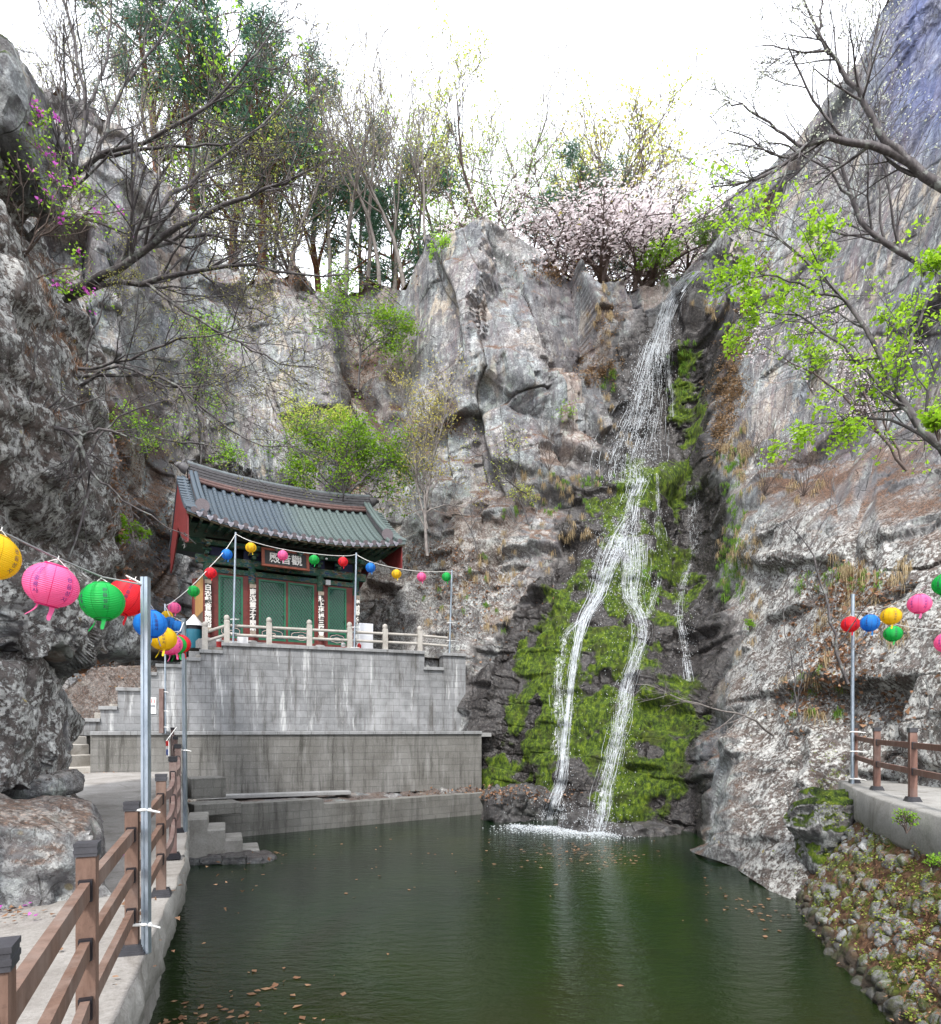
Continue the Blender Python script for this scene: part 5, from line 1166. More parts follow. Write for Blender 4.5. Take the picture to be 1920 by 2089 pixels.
# notices
def notice():
    WH = simple('sign_white', (.78, .78, .78), .5, .04); RDm = simple('sign_red', (.62, .03, .03), .5, .05); GY = simple('sign_grey', (.25, .26, .28), .5, .05)
    c, s = math.cos(a3), math.sin(a3); (x, y) = on3(313, -.03); e = empty('number_sign', (x, y, 0), a3)
    z1, z0 = EYE + (HOR - 1423) * y / F, EYE + (HOR - 1456) * y / F
    mb = MB(); mb.box((0, 0, (z0 + z1) / 2), (.2, .015, z1 - z0), bev=.003); mb.build('board', WH, e)
    text('lettering', '11', (0, -.012, z1 - .2), .2, RDm, e, horiz=True, thick=.004, bold=.004)
    mb = MB(); mb.box((0, -.009, (z0 + z1) / 2 - .02), (.15, .004, .1)); mb.build('picture', GY, e)
    mb = MB(); mb.tube([(-.1, 0, z1), (-.32, 0, z1 + .16)], .008, 5); mb.tube([(-.1, 0, z0), (-.3, 0, z0 + .2)], .008, 5); mb.build('string', TIE, e)
    tag(e, 'small white sign with a red 11 hung on the pale wall near the stairs', 'sign')
    x, y, z = Wp(342, 1528, 10.6); e = empty('warning_sign', (x, y, z), -.9)
    mb = MB(); mb.box((0, 0, 0), (.16, .01, .27), bev=.002); mb.build('board', WH, e)
    mb = MB(); mb.box((0, -.007, .09), (.155, .004, .08)); mb.build('header', RDm, e)
    mb = MB(); mb.box((0, -.007, -.05), (.12, .004, .09)); mb.build('picture', simple('sign_blue', (.08, .12, .35), .5, .05), e)
    mb = MB(); mb.tube([(-.08, 0, .13), (-.25, .2, .35)], .006, 5); mb.tube([(.08, 0, .13), (.16, 0, .2)], .006, 5); mb.build('string', TIE, e)
    tag(e, 'small white warning sign with red header tied to the far fence posts', 'sign')
notice()
# ------------------------------------------------------------ trees
def bark(name, a, b, lich=.0):
    m = NT(name); c = m.coord(); n = m.noise(m.mapp(c, (1, 1, .4)), 9, 7, .7); col = m.mix(m.ramp(n, .35, .68), a, b)
    if lich: col = m.mix(m.math('MULTIPLY', m.ramp(m.noise(c, 5, 5, .7), .55, .62), lich), col, (.30, .33, .30))
    return m.done(m.bsdf(col, .85, m.bump(n, .4, .01), .25))
BK = bark('bark_dark', (.045, .04, .042), (.14, .127, .13), .5); BG = bark('bark_grey', (.12, .105, .10), (.27, .245, .23), .3); BP = bark('bark_pine', (.12, .055, .035), (.26, .13, .085)); BB = bark('bark_brown', (.075, .055, .05), (.17, .135, .12))
LY = leafmat('leaf_yellow_green', (.32, .42, .06), (.56, .60, .14), .6); LG = leafmat('leaf_fresh_green', (.15, .34, .025), (.34, .56, .06), .6); LB = leafmat('leaf_bright', (.19, .38, .015), (.36, .56, .04), .55)
LP_ = leafmat('pine_needles', (.03, .095, .065), (.10, .21, .13), .3); LC = leafmat('cherry_blossom', (.72, .60, .64), (.92, .84, .87)); LO = leafmat('leaf_olive_bud', (.36, .34, .07), (.56, .50, .15), .6); LW = leafmat('pale_bud', (.42, .48, .36), (.62, .66, .52))
LOd = leafmat('leaf_bud_dull', (.20, .21, .05), (.38, .37, .12), .5); LM = leafmat('leaf_maple', (.10, .25, .012), (.26, .42, .03)); LPu = leafmat('azalea_petal', (.45, .05, .42), (.70, .18, .62)); LR = leafmat('leaf_bronze', (.10, .05, .07), (.2, .11, .12)); DRY = leafmat('dead_leaf', (.16, .08, .045), (.34, .20, .12), .2); STRAW = leafmat('straw', (.26, .19, .11), (.43, .34, .2), .25); WEED = leafmat('weed_green', (.07, .18, .02), (.20, .33, .05))
def rot_dir(rg, d, ang):
    x, y, z = d; l = math.sqrt(x * x + y * y + z * z) or 1; x, y, z = x / l, y / l, z / l
    rx, ry, rz = rg.gauss(0, 1), rg.gauss(0, 1), rg.gauss(0, 1); k = rx * x + ry * y + rz * z; rx -= k * x; ry -= k * y; rz -= k * z; m = math.sqrt(rx * rx + ry * ry + rz * rz) or 1
    c, s = math.cos(ang), math.sin(ang) / m; return (x * c + rx * s, y * c + ry * s, z * c + rz * s)
def grow(rg, p, d, L, r, lvl, out, tips, P):
    """one limb and, from it, its own limbs: P = dict(len, ang, up, wob, n, rk, rmin, max)"""
    n = max(3, min(9, int(L / P.get('seg', .5)) + 2)); st = L / (n - 1); pl = [(p[0], p[1], p[2], r)]; x, y, z = p; dx, dy, dz = d; w = P['wob']; pts = []
    r1 = max(P['rmin'], r * P.get('tap', .35))
    for i in range(1, n):
        dx += rg.gauss(0, w); dy += rg.gauss(0, w); dz += rg.gauss(0, w) + P['up'] * (1 if lvl else .3); l = math.sqrt(dx * dx + dy * dy + dz * dz); dx /= l; dy /= l; dz /= l
        x += dx * st; y += dy * st; z += dz * st; q = i / (n - 1); rr = r + (r1 - r) * q; pl.append((x, y, z, rr)); pts.append((x, y, z, dx, dy, dz, rr, q))
    out.append(pl)
    if lvl >= P['max']:
        for t in pts[1:]: tips.append(t[:3])
        return
    nk = P['n'][min(lvl, len(P['n']) - 1)]
    for k in range(nk):
        q0 = P.get('q0', .3) if lvl else P.get('q00', .45); q = q0 + (1 - q0) * (k + rg.random()) / nk; i = min(len(pts) - 1, max(0, int(q * (n - 1)) - (0 if rg.random() < .5 else 0))); t = pts[i]
        a = P['ang'] * (.6 + .8 * rg.random()); nd = rot_dir(rg, t[3:6], a); LL = L * P['len'] * (.65 + .6 * rg.random()) * (1.15 - .45 * q)
        grow(rg, t[:3], nd, LL, max(P['rmin'], t[6] * P['rk']), lvl + 1, out, tips, P)
def build_tree(name, polys, tips, bk, leaf=None, lsize=.06, per=2, jit=.08, seed=0, origin=None, cap=60000, crown='crown', lv2=None):
    o = Vector(origin); e = empty(name, o); V, Fc = tubes_np(polys, 5); V = V - np.array(o[:], np.float32); mesh('trunk', V, Fc, bk, e, True)
    if leaf is not None and len(tips):
        T = np.array(tips, np.float32); T = np.repeat(T, per, 0)
        if len(T) > cap: T = T[np.random.default_rng(seed).permutation(len(T))[:cap]]
        V, Fc = leaves_np(T, lsize, seed, jit=jit); mesh(crown, V - np.array(o[:], np.float32), Fc, leaf, e)
    return e
# -- forest on the hill: a few grown trees, then copies
def variant(seed, H, r, P, bk, leaf, lsize, per, jit, lean=.05, name='tree'):
    rg = random.Random(seed); polys, tips = [], []; grow(rg, (0, 0, -.4), (rg.gauss(0, lean), rg.gauss(0, lean), 1), H, r, 0, polys, tips, P)
    return build_tree(name, polys, tips, bk, leaf, lsize, per, jit, seed, (0, 0, 0), cap=14000)
PB = dict(len=.52, ang=.62, up=.10, wob=.10, n=[10, 6, 4], rk=.5, rmin=.011, max=3, q00=.35, q0=.25, seg=.6, tap=.3)
PT = dict(len=.42, ang=.5, up=.14, wob=.07, n=[13, 6, 4], rk=.45, rmin=.011, max=3, q00=.42, q0=.25, seg=.6, tap=.3)
PW = dict(len=.6, ang=.8, up=.06, wob=.14, n=[9, 7, 5], rk=.55, rmin=.011, max=3, q00=.2, q0=.2, seg=.5, tap=.35)
VAR = {'bare': variant(1, 10, .15, PT, BG, LY, .10, 1, .12, name='bare_tree'), 'bare2': variant(2, 11, .17, PB, BG, LO, .09, 1, .12, name='bare_tree'), 'budding': variant(3, 8.5, .14, PB, BB, LY, .12, 4, .12, name='budding_tree'), 'green': variant(4, 6.5, .11, PW, BB, LG, .11, 4, .14, name='leafy_tree'), 'olive': variant(5, 7, .12, PW, BG, LO, .11, 3, .12, name='budding_tree')}
def variant_pine(seed, H, r, q00=.45, name='pine_tree', lean=.1):
    rg = random.Random(seed); polys, tips = [], []; P = dict(len=.36, ang=1.05, up=.05, wob=.13, n=[15, 6, 4], rk=.5, rmin=.014, max=3, q00=q00, q0=.4, seg=.5, tap=.35); grow(rg, (0, 0, -.4), (lean, 0, 1), H, r, 0, polys, tips, P)
    e = build_tree(name, polys, tips, BP, None, origin=(0, 0, 0)); T = np.array(tips, np.float32); rr = np.random.default_rng(seed); T = np.repeat(T, 26, 0)
    if len(T) > 90000: T = T[rr.permutation(len(T))[:90000]]
    V, Fc = leaves_np(T, .26, seed, jit=.13, aspect=.12, up=0); mesh('crown', V, Fc, LP_, e); return e
VAR['pine'] = variant_pine(6, 9.5, .24); VAR['pine2'] = variant_pine(7, 7.5, .15, .2)
def cherry():
    rg = random.Random(12); polys, tips = [], []; P = dict(len=.62, ang=.75, up=.0, wob=.13, n=[5, 6, 6], rk=.6, rmin=.010, max=3, q00=.25, q0=.2, seg=.4, tap=.45)
    for a in range(4):
        q = a * 1.6 + .4; grow(rg, (0, 0, -.3), (math.cos(q) * .75, math.sin(q) * .4, .7), 2.9, .11, 0, polys, tips, P)
    return build_tree('cherry_tree', polys, tips, BB, LC, .085, 9, .20, 5, (0, 0, 0), cap=42000)
VAR['cherry'] = cherry()
first = set()
def topz(px, d):
    """hill height under a sight line"""
    k = (px - CX) / F; r_ = TOPLINE; j = np.argmin(np.abs(r_[:, 0] / r_[:, 1] - k)); return r_[j]
FOREST = [  # kind, sight column, metres behind the cliff edge, picture height of top, label
 ('bare', 330, 2.5, 190), ('bare2', 372, 5, 150), ('bare', 415, 2, 230), ('bare2', 468, 6, 175), ('bare', 505, 3, 260), ('budding', 545, 8, 250), ('bare2', 585, 3, 215), ('bare', 612, 6, 190), ('budding', 640, 2, 270),
 ('bare', 668, 5, 170), ('bare2', 700, 2, 150), ('bare', 722, 8, 190), ('bare', 742, 3, 145), ('bare2', 772, 1.5, 128), ('bare', 798, 6, 140), ('bare2', 822, 3, 150), ('bare', 848, 8, 170), ('bare', 872, 3, 210), ('bare2', 905, 9, 190),
 ('budding', 948, 4, 170), ('budding', 992, 2.5, 155), ('bare2', 1035, 5, 160), ('budding', 1082, 4, 195), ('green', 1010, 1.5, 300), ('budding', 1120, 7, 225), ('bare', 1165, 9, 250), ('budding', 1205, 6, 262), ('olive', 1250, 8, 270), ('budding', 1290, 6, 262), ('olive', 1322, 9, 290),
 ('bare', 1350, 7, 330), ('olive', 1385, 5, 335), ('olive', 1430, 4, 345), ('green', 1460, 7, 380), ('green', 1400, 2.5, 425), ('green', 940, 3, 330), ('bare', 555, 12, 240), ('green', 635, 9, 235), ('green', 730, 11, 300), 
 ('olive', 520, 5, 330), ('green', 900, 2, 360), ('pine', 395, 9, 25), ('pine', 460, 6, 60), ('pine', 535, 7, 130), ('pine', 330, 12, 30), ('pine2', 655, 8, 185), ('pine2', 1178, 3, 305), ('pine2', 800, 8, 260), ('bare', 110, 6, 20), ('bare2', 180, 5, 0), ('bare', 260, 7, 60), ('bare', 60, 6, 60), ('bare2', 235, 3, 100),
 ('cherry', 1310, 1.6, 410), ('cherry', 1215, 2.4, 425), ('budding', 1345, 3, 400), ('olive', 1480, 3, 400)]
HV = {}
for k_, v_ in VAR.items():
    HV[k_] = sorted(float(v.co.z) for v in v_.children[0].data.vertices)[-40]
HV_ = {'bare': 11.8, 'bare2': 13, 'budding': 10.5, 'green': 8.6, 'olive': 9, 'pine': 11.5, 'pine2': 9, 'cherry': 4.1}
WORDS = {'bare': ('bare tree', 'slender grey bare tree with few buds'), 'bare2': ('bare tree', 'tall spreading bare tree with brownish buds'), 'budding': ('tree', 'tree in pale yellow green leaf'), 'green': ('tree', 'bushy fresh green tree'), 'olive': ('tree', 'olive yellow budding tree'), 'pine': ('pine', 'large dark pine with a reddish trunk'), 'pine2': ('pine', 'small dark green pine'), 'cherry': ('cherry tree', 'wide cherry tree full of pale pink blossom')}
rgF = random.Random(5); ORD = ['first', 'second', 'third', 'fourth', 'fifth', 'sixth', 'seventh', 'eighth', 'ninth', 'tenth', 'eleventh', 'twelfth', 'thirteenth', 'fourteenth', 'fifteenth', 'sixteenth']
byk = {}
for f in FOREST: byk.setdefault(f[0], []).append(f[1])
for k in byk: byk[k].sort()
for (kind, px, back, ty) in FOREST:
    e0 = topz(px, 0); d = e0[1] + back; x = (px - CX) / F * d; zb = e0[2] * (1 if True else 0) - .03 * back - .2
    o = VAR[kind] if kind not in first else copy_tree(VAR[kind]); first.add(kind)
    o.location = (x, d, zb); H = EYE + (HOR - ty) / F * d - zb; s = H / HV[kind]; o.scale = (s * rgF.uniform(.85, 1.1) * (1 if kind != 'cherry' else 1.15), s, s) if kind != 'cherry' else (s * 1.9, s * 1.5, s); o.rotation_euler = (0, 0, rgF.uniform(0, 6.28))
    i = byk[kind].index(px); n = len(byk[kind]); cat, w_ = WORDS[kind]
    tag(o, f"{w_} on the ridge, {ORD[i]} such from left" if n > 1 else f"{w_} on the ridge", cat, 'trees on the ridge above the cliffs')
# -- near trees whose limbs follow the photograph's, each limb at its own distance
def limb(pts, r0, r1, n=14):
    """pts: (px, py, d) -> a smooth limb"""
    P = np.array([Wp(*p) for p in pts]); t = np.linspace(0, len(P) - 1, n); X = np.stack([smoothc(range(len(P)), P[:, k], t) for k in range(3)], 1)
    X[1:-1] += np.random.default_rng(int(abs(pts[0][0]) * 7 + abs(pts[-1][0]))).normal(0, .02, (n - 2, 3))
    return [(float(x[0]), float(x[1]), float(x[2]), r0 + (r1 - r0) * i / (n - 1)) for i, x in enumerate(X)]
def near_tree(name, limbs, P, bk, leaf, lsize, per, jit, seed, label, cat, kids=7, kl=.35, cap=26000, leaf2=None, dirbias=(0, 0, 0), group=None):
    rg = random.Random(seed); polys, tips = [], []
    for pts, r0, r1 in limbs:
        pl = limb(pts, r0, r1); polys.append(pl); L = sum(math.dist(pl[i][:3], pl[i + 1][:3]) for i in range(len(pl) - 1)); n = len(pl)
        for k in range(max(3, int(kids * L / 2.5))):
            q = .2 + .8 * rg.random(); i = min(n - 2, int(q * (n - 1))); a = pl[i]; b = pl[i + 1]; d = (b[0] - a[0] + dirbias[0] * .1, b[1] - a[1], b[2] - a[2] + dirbias[2] * .1)
            nd = rot_dir(rg, d, P['ang'] * (.6 + .8 * rg.random())); LL = L * kl * (.4 + .8 * rg.random()) * (1.15 - .6 * q)
            grow(rg, a[:3], nd, LL, max(P['rmin'], a[3] * .5), 1, polys, tips, P)
    e = build_tree(name, polys, tips, bk, leaf, lsize, per, jit, seed, Wp(*limbs[0][0][0]), cap)
    if leaf2:
        T = np.array(tips, np.float32); rr = np.random.default_rng(seed + 1); T = T[rr.permutation(len(T))[:leaf2[2]]]; V, Fc = leaves_np(np.repeat(T, leaf2[3], 0), leaf2[1], seed + 2, jit=leaf2[4], aspect=.9); mesh('blossom', V - np.array(e.location[:], np.float32), Fc, leaf2[0], e)
    return tag(e, label, cat, group)
PN = dict(len=.55, ang=.6, up=.03, wob=.11, n=[5, 5, 4], rk=.55, rmin=.0035, max=3, q0=.2, seg=.25, tap=.4)
near_tree('bare_tree', [([(135, 598, 11.8), (230, 555, 11.5), (300, 505, 11.3), (400, 440, 11), (520, 395, 10.8), (620, 350, 10.6)], .085, .015), ([(300, 505, 11.3), (400, 480, 11.6), (520, 490, 11.8), (640, 470, 12)], .045, .008), ([(230, 555, 11.5), (330, 420, 11.9), (430, 340, 12.2), (560, 235, 12.4), (600, 150, 12.5)], .05, .008)],
          PN, BK, LOd, .028, 2, .03, 21, 'dark bare tree reaching over the shrine from the left rock, olive buds on thick limbs', 'tree', kids=8)
near_tree('bare_tree', [([(132, 612, 11.9), (210, 580, 11.6), (300, 578, 11.4), (400, 548, 11.2), (500, 535, 11), (600, 560, 10.9), (700, 560, 10.8)], .06, .010), ([(300, 578, 11.4), (380, 640, 11.2), (480, 690, 11), (560, 740, 10.8), (680, 760, 10.6)], .03, .006), ([(400, 548, 11.2), (500, 620, 11.4), (620, 680, 11.5)], .02, .005)],
          PN, BK, LOd, .028, 3, .04, 22, 'low arching bare tree with yellow buds stretching across the cliff above the shrine roof', 'tree', kids=9)
near_tree('bare_tree', [([(52, 492, 12.2), (100, 440, 12), (140, 380, 12), (165, 300, 12), (175, 200, 12.2), (150, 90, 12.4), (120, -30, 12.6)], .07, .02), ([(140, 380, 12), (200, 320, 11.8), (300, 285, 11.5), (420, 215, 11.2), (510, 120, 11), (580, 20, 11)], .05, .008), ([(140, 380, 12), (175, 240, 12.4), (215, 120, 12.6), (230, -20, 12.8)], .045, .01), ([(200, 320, 11.8), (330, 300, 11.8), (470, 290, 12), (600, 210, 12)], .035, .006), ([(165, 300, 12), (130, 180, 12.2), (110, 60, 12.4)], .03, .01), ([(200, 320, 11.8), (240, 200, 11.9), (330, 70, 12), (380, -30, 12)], .035, .01)],
          PN, BK, None, .036, 1, .06, 23, 'many-stemmed dark leafless tree fanning up from the top of the left rock', 'tree', kids=7)
near_tree('azalea_bush', [([(10, 540, 11), (60, 500, 10.8), (110, 420, 10.8), (130, 300, 10.9)], .02, .006), ([(20, 560, 11), (90, 480, 10.8), (180, 440, 10.7), (270, 430, 10.6)], .02, .005), ([(5, 470, 11), (40, 330, 10.9), (90, 230, 10.9)], .018, .005), ([(30, 600, 10.8), (90, 560, 10.6), (160, 540, 10.5)], .018, .005)],
          dict(PN, up=.05), BB, LG, .05, 2, .06, 24, 'leggy azalea with fresh green leaves and purple flowers on the left rock', 'bush', kids=7, kl=.4, leaf2=(LPu, .05, 45, 5, .02))
near_tree('bare_tree', [([(158, 770, 11.4), (230, 765, 11.2), (330, 775, 11), (430, 850, 10.8), (520, 905, 10.7), (620, 910, 10.6)], .035, .006), ([(158, 752, 11.4), (240, 740, 11.2), (350, 700, 11), (450, 680, 10.9), (560, 640, 10.8)], .03, .005), ([(160, 790, 11.4), (250, 750, 11.1), (350, 790, 11), (440, 780, 10.9), (540, 720, 10.8)], .03, .005), ([(170, 745, 11.4), (200, 650, 11.3), (240, 560, 11.2)], .02, .005)],
          dict(PN, up=.0), BK, LOd, .028, 3, .04, 25, 'sideways bare tree growing from the middle of the left rock, thin criss-cross branches', 'tree', kids=9)
near_tree('bare_tree', [([(-30, 960, 9.5), (20, 930, 9.6), (45, 865, 9.8), (90, 868, 9.9), (150, 888, 10), (185, 960, 10.1), (170, 1040, 10.1), (150, 1120, 10), (130, 1170, 10)], .055, .010), ([(150, 888, 10), (220, 880, 10), (290, 895, 10)], .03, .008), ([(185, 960, 10.1), (240, 1010, 10.2), (320, 1060, 10.3), (400, 1110, 10.4)], .022, .004), ([(180, 930, 10.1), (230, 860, 10.2), (330, 820, 10.3), (420, 790, 10.4)], .02, .004)],
          dict(PN, up=-.01), BK, None, .03, 1, .05, 26, 'crooked leafless tree leaning out from the left rock above the big lanterns', 'tree', kids=8, kl=.3)
# right side
near_tree('bare_tree', [([(1985, 440, 12), (1900, 370, 12), (1850, 330, 12), (1780, 300, 12), (1710, 285, 12), (1640, 300, 12), (1590, 345, 12), (1530, 372, 12), (1450, 382, 12)], .10, .012), ([(1850, 330, 12), (1800, 280, 12), (1760, 200, 12), (1720, 150, 12), (1680, 90, 12), (1640, 0, 12)], .07, .015), ([(1720, 150, 12), (1690, 110, 11.9), (1620, 100, 11.8), (1540, 95, 11.7)], .03, .006), ([(1690, 110, 12), (1670, 40, 12.1), (1700, -40, 12.2)], .03, .01), ([(1640, 300, 12), (1580, 260, 11.9), (1500, 210, 11.8), (1450, 240, 11.8)], .03, .006), ([(1760, 200, 12), (1780, 100, 12.2), (1800, -20, 12.4)], .03, .01)],
          PN, BK, LW, .038, 2, .05, 31, 'big dark tree with pale buds arching over the blue-grey cliff at the upper right', 'tree', kids=9)
near_tree('bare_tree', [([(1890, 560, 14), (1830, 510, 14), (1770, 470, 14), (1740, 400, 14), (1710, 300, 14), (1690, 180, 14), (1700, 60, 14)], .07, .01), ([(1740, 400, 14), (1660, 330, 14), (1580, 290, 14), (1520, 300, 14)], .03, .006)],
          PN, BK, LW, .042, 2, .06, 32, 'mossy bare tree rooted on the right cliff behind the arching one', 'tree', kids=8)
near_tree('maple_tree', [([(1990, 1000, 8), (1930, 930, 8.2), (1870, 870, 8.4), (1830, 790, 8.6), (1780, 700, 8.8), (1720, 610, 9), (1650, 540, 9.2), (1570, 480, 9.4), (1490, 455, 9.5)], .055, .006), ([(1870, 870, 8.4), (1800, 790, 8.7), (1700, 690, 9), (1600, 640, 9.2), (1500, 650, 9.3)], .03, .004), ([(1830, 790, 8.6), (1860, 700, 8.5), (1900, 600, 8.5), (1930, 540, 8.5)], .03, .006), ([(1720, 610, 9), (1640, 590, 9.1), (1550, 560, 9.3), (1470, 600, 9.4)], .02, .004), ([(1650, 540, 9.2), (1690, 480, 9.2), (1700, 420, 9.2)], .012, .003), ([(1990, 1000, 8), (1900, 900, 8.5), (1800, 850, 8.8), (1700, 860, 9), (1620, 880, 9.1)], .03, .004)],
          dict(PN, rmin=.003, ang=.7), BK, LB, .062, 4, .05, 33, 'young tree with bright lime green leaves leaning in from the right edge', 'tree', kids=10, kl=.24)
near_tree('blossom_tree', [([(1850, 960, 15), (1790, 880, 15), (1700, 790, 15), (1620, 740, 15), (1550, 700, 15)], .04, .005), ([(1790, 880, 15), (1760, 790, 15), (1720, 700, 15), (1690, 640, 15)], .03, .005), ([(1850, 960, 15), (1800, 830, 15), (1820, 720, 15)], .03, .005)],
          PN, BB, LC, .055, 3, .09, 34, 'thin tree with white blossom in front of the right cliff behind the lime green leaves', 'tree', kids=7, kl=.3)
near_tree('bare_tree', [([(1730, 1395, 13), (1700, 1290, 13), (1680, 1200, 13.1), (1650, 1120, 13.2), (1600, 1060, 13.3)], .035, .006), ([(1650, 1120, 13.2), (1690, 1040, 13.2), (1700, 960, 13.3)], .015, .004), ([(1720, 1360, 13), (1760, 1290, 13)], .01, .004)],
          dict(PN, n=[3, 3, 2]), BK, None, .04, 1, .05, 35, 'thin leafless sapling on the right slope, left of the metal pole', 'sapling', kids=5, kl=.3)
near_tree('bare_tree', [([(1630, 1470, 14.8), (1620, 1380, 14.8), (1600, 1280, 14.9), (1610, 1180, 15)], .02, .004), ([(1628, 1440, 14.8), (1640, 1340, 14.8), (1660, 1250, 14.9)], .015, .004)],
          dict(PN, n=[3, 3, 2]), BK, None, .04, 1, .05, 36, 'wispy leafless shrub in the crack of the lichen slab on the right', 'sapling', kids=5, kl=.3)
near_tree('bare_tree', [([(1578, 1500, 17), (1530, 1465, 16.6), (1470, 1450, 16.3), (1400, 1430, 16), (1330, 1400, 15.8), (1290, 1395, 15.7)], .035, .004), ([(1530, 1465, 16.6), (1480, 1490, 16.4), (1450, 1530, 16.3)], .015, .004)],
          dict(PN, n=[3, 3, 2], up=0), BG, None, .04, 1, .05, 37, 'pale leafless branch hanging out over the mossy rock from the right', 'branch', kids=6, kl=.25)
# trees on and under the cliff around the shrine
PM = dict(len=.6, ang=.75, up=.0, wob=.12, n=[6, 5, 4], rk=.55, rmin=.008, max=3, q0=.2, seg=.35, tap=.4)
near_tree('maple_tree', [([(690, 1090, 32), (700, 1020, 32), (690, 950, 32), (640, 900, 32)], .10, .03), ([(700, 1020, 32), (760, 960, 32), (810, 940, 32)], .07, .02), ([(695, 1000, 32), (720, 930, 32), (740, 900, 32)], .06, .02), ([(690, 950, 32), (650, 940, 31.5), (610, 960, 31)], .04, .015)],
          PM, BK, LM, .13, 6, .18, 41, 'bushy bright green maple behind the right half of the shrine roof', 'tree', kids=12, kl=.55, cap=30000)
near_tree('maple_tree', [([(640, 960, 33), (640, 900, 33), (620, 870, 33)], .06, .02), ([(640, 900, 33), (670, 875, 33), (690, 865, 33)], .04, .015)], PM, BK, LY, .11, 5, .18, 42, 'yellow green maple crown above the green one behind the shrine', 'tree', kids=16, kl=.7)
near_tree('maple_tree', [([(405, 1000, 34), (420, 760, 34.2), (425, 700, 34.2)], .05, .02), ([(415, 905, 33), (350, 900, 32), (270, 880, 31), (210, 860, 30)], .05, .02), ([(415, 905, 33), (450, 915, 32), (490, 920, 32)], .04, .015)], dict(PM, up=-.02), BK, LG, .11, 4, .15, 43, 'low layered bright green maple along the cliff foot left of the roof ridge', 'tree', kids=7, kl=.3)
near_tree('maple_tree', [([(730, 800, 37), (735, 720, 37), (720, 640, 37), (690, 600, 37)], .07, .02), ([(735, 720, 37), (790, 680, 36.5), (830, 660, 36.5)], .04, .015), ([(720, 640, 37), (760, 640, 37), (800, 665, 37)], .04, .015)], dict(PM, up=-.02), BK, LM, .12, 5, .18, 44, 'flat-topped lime maple in the gully left of the grey pinnacle', 'tree', kids=11, kl=.5)
near_tree('slender_tree', [([(872, 1135, 30.5), (868, 1040, 30.7), (880, 950, 31), (905, 860, 31), (912, 790, 31)], .09, .02), ([(872, 1080, 30.6), (850, 980, 30.8), (840, 880, 31), (830, 800, 31)], .06, .015), ([(868, 1040, 30.7), (862, 930, 31), (880, 830, 31)], .05, .012)], dict(PM, up=.05, ang=.55), BG, LO, .09, 2, .15, 45, 'slender grey tree with olive buds standing right of the shrine roof', 'tree', kids=8, kl=.3)
near_tree('bare_tree', [([(975, 1130, 30), (960, 1080, 30), (930, 1030, 30.2), (920, 990, 30.3)], .03, .01), ([(960, 1080, 30), (985, 1030, 30), (990, 990, 30)], .02, .008)], dict(PM, n=[3, 3, 2]), BK, None, .06, 1, .1, 46, 'small leafless tree on the rocks right of the slender grey tree', 'tree', kids=6, kl=.35)
near_tree('bare_tree', [([(1080, 1010, 33), (1040, 985, 32.6), (1000, 940, 32.4), (950, 915, 32.2)], .05, .01), ([(1080, 1070, 32), (1060, 1020, 32), (1040, 980, 32)], .05, .01), ([(1040, 985, 32.6), (1060, 930, 32.4), (1040, 870, 32.4)], .03, .01)], dict(PM, n=[4, 4, 3]), BK, LY, .09, 1, .1, 47, 'dark bare branches with few pale leaves leaning off the ledge left of the waterfall', 'tree', kids=7, kl=.4)
near_tree('sapling', [([(1150, 560, 36.5), (1160, 480, 37), (1140, 430, 37.4)], .05, .015), ([(1155, 520, 36.8), (1210, 470, 37), (1240, 420, 37)], .04, .012)], PM, BB, LC, .08, 3, .12, 48, 'dark stems of a young blossom tree on top of the cliff right of the pinnacle', 'tree', kids=8, kl=.4)
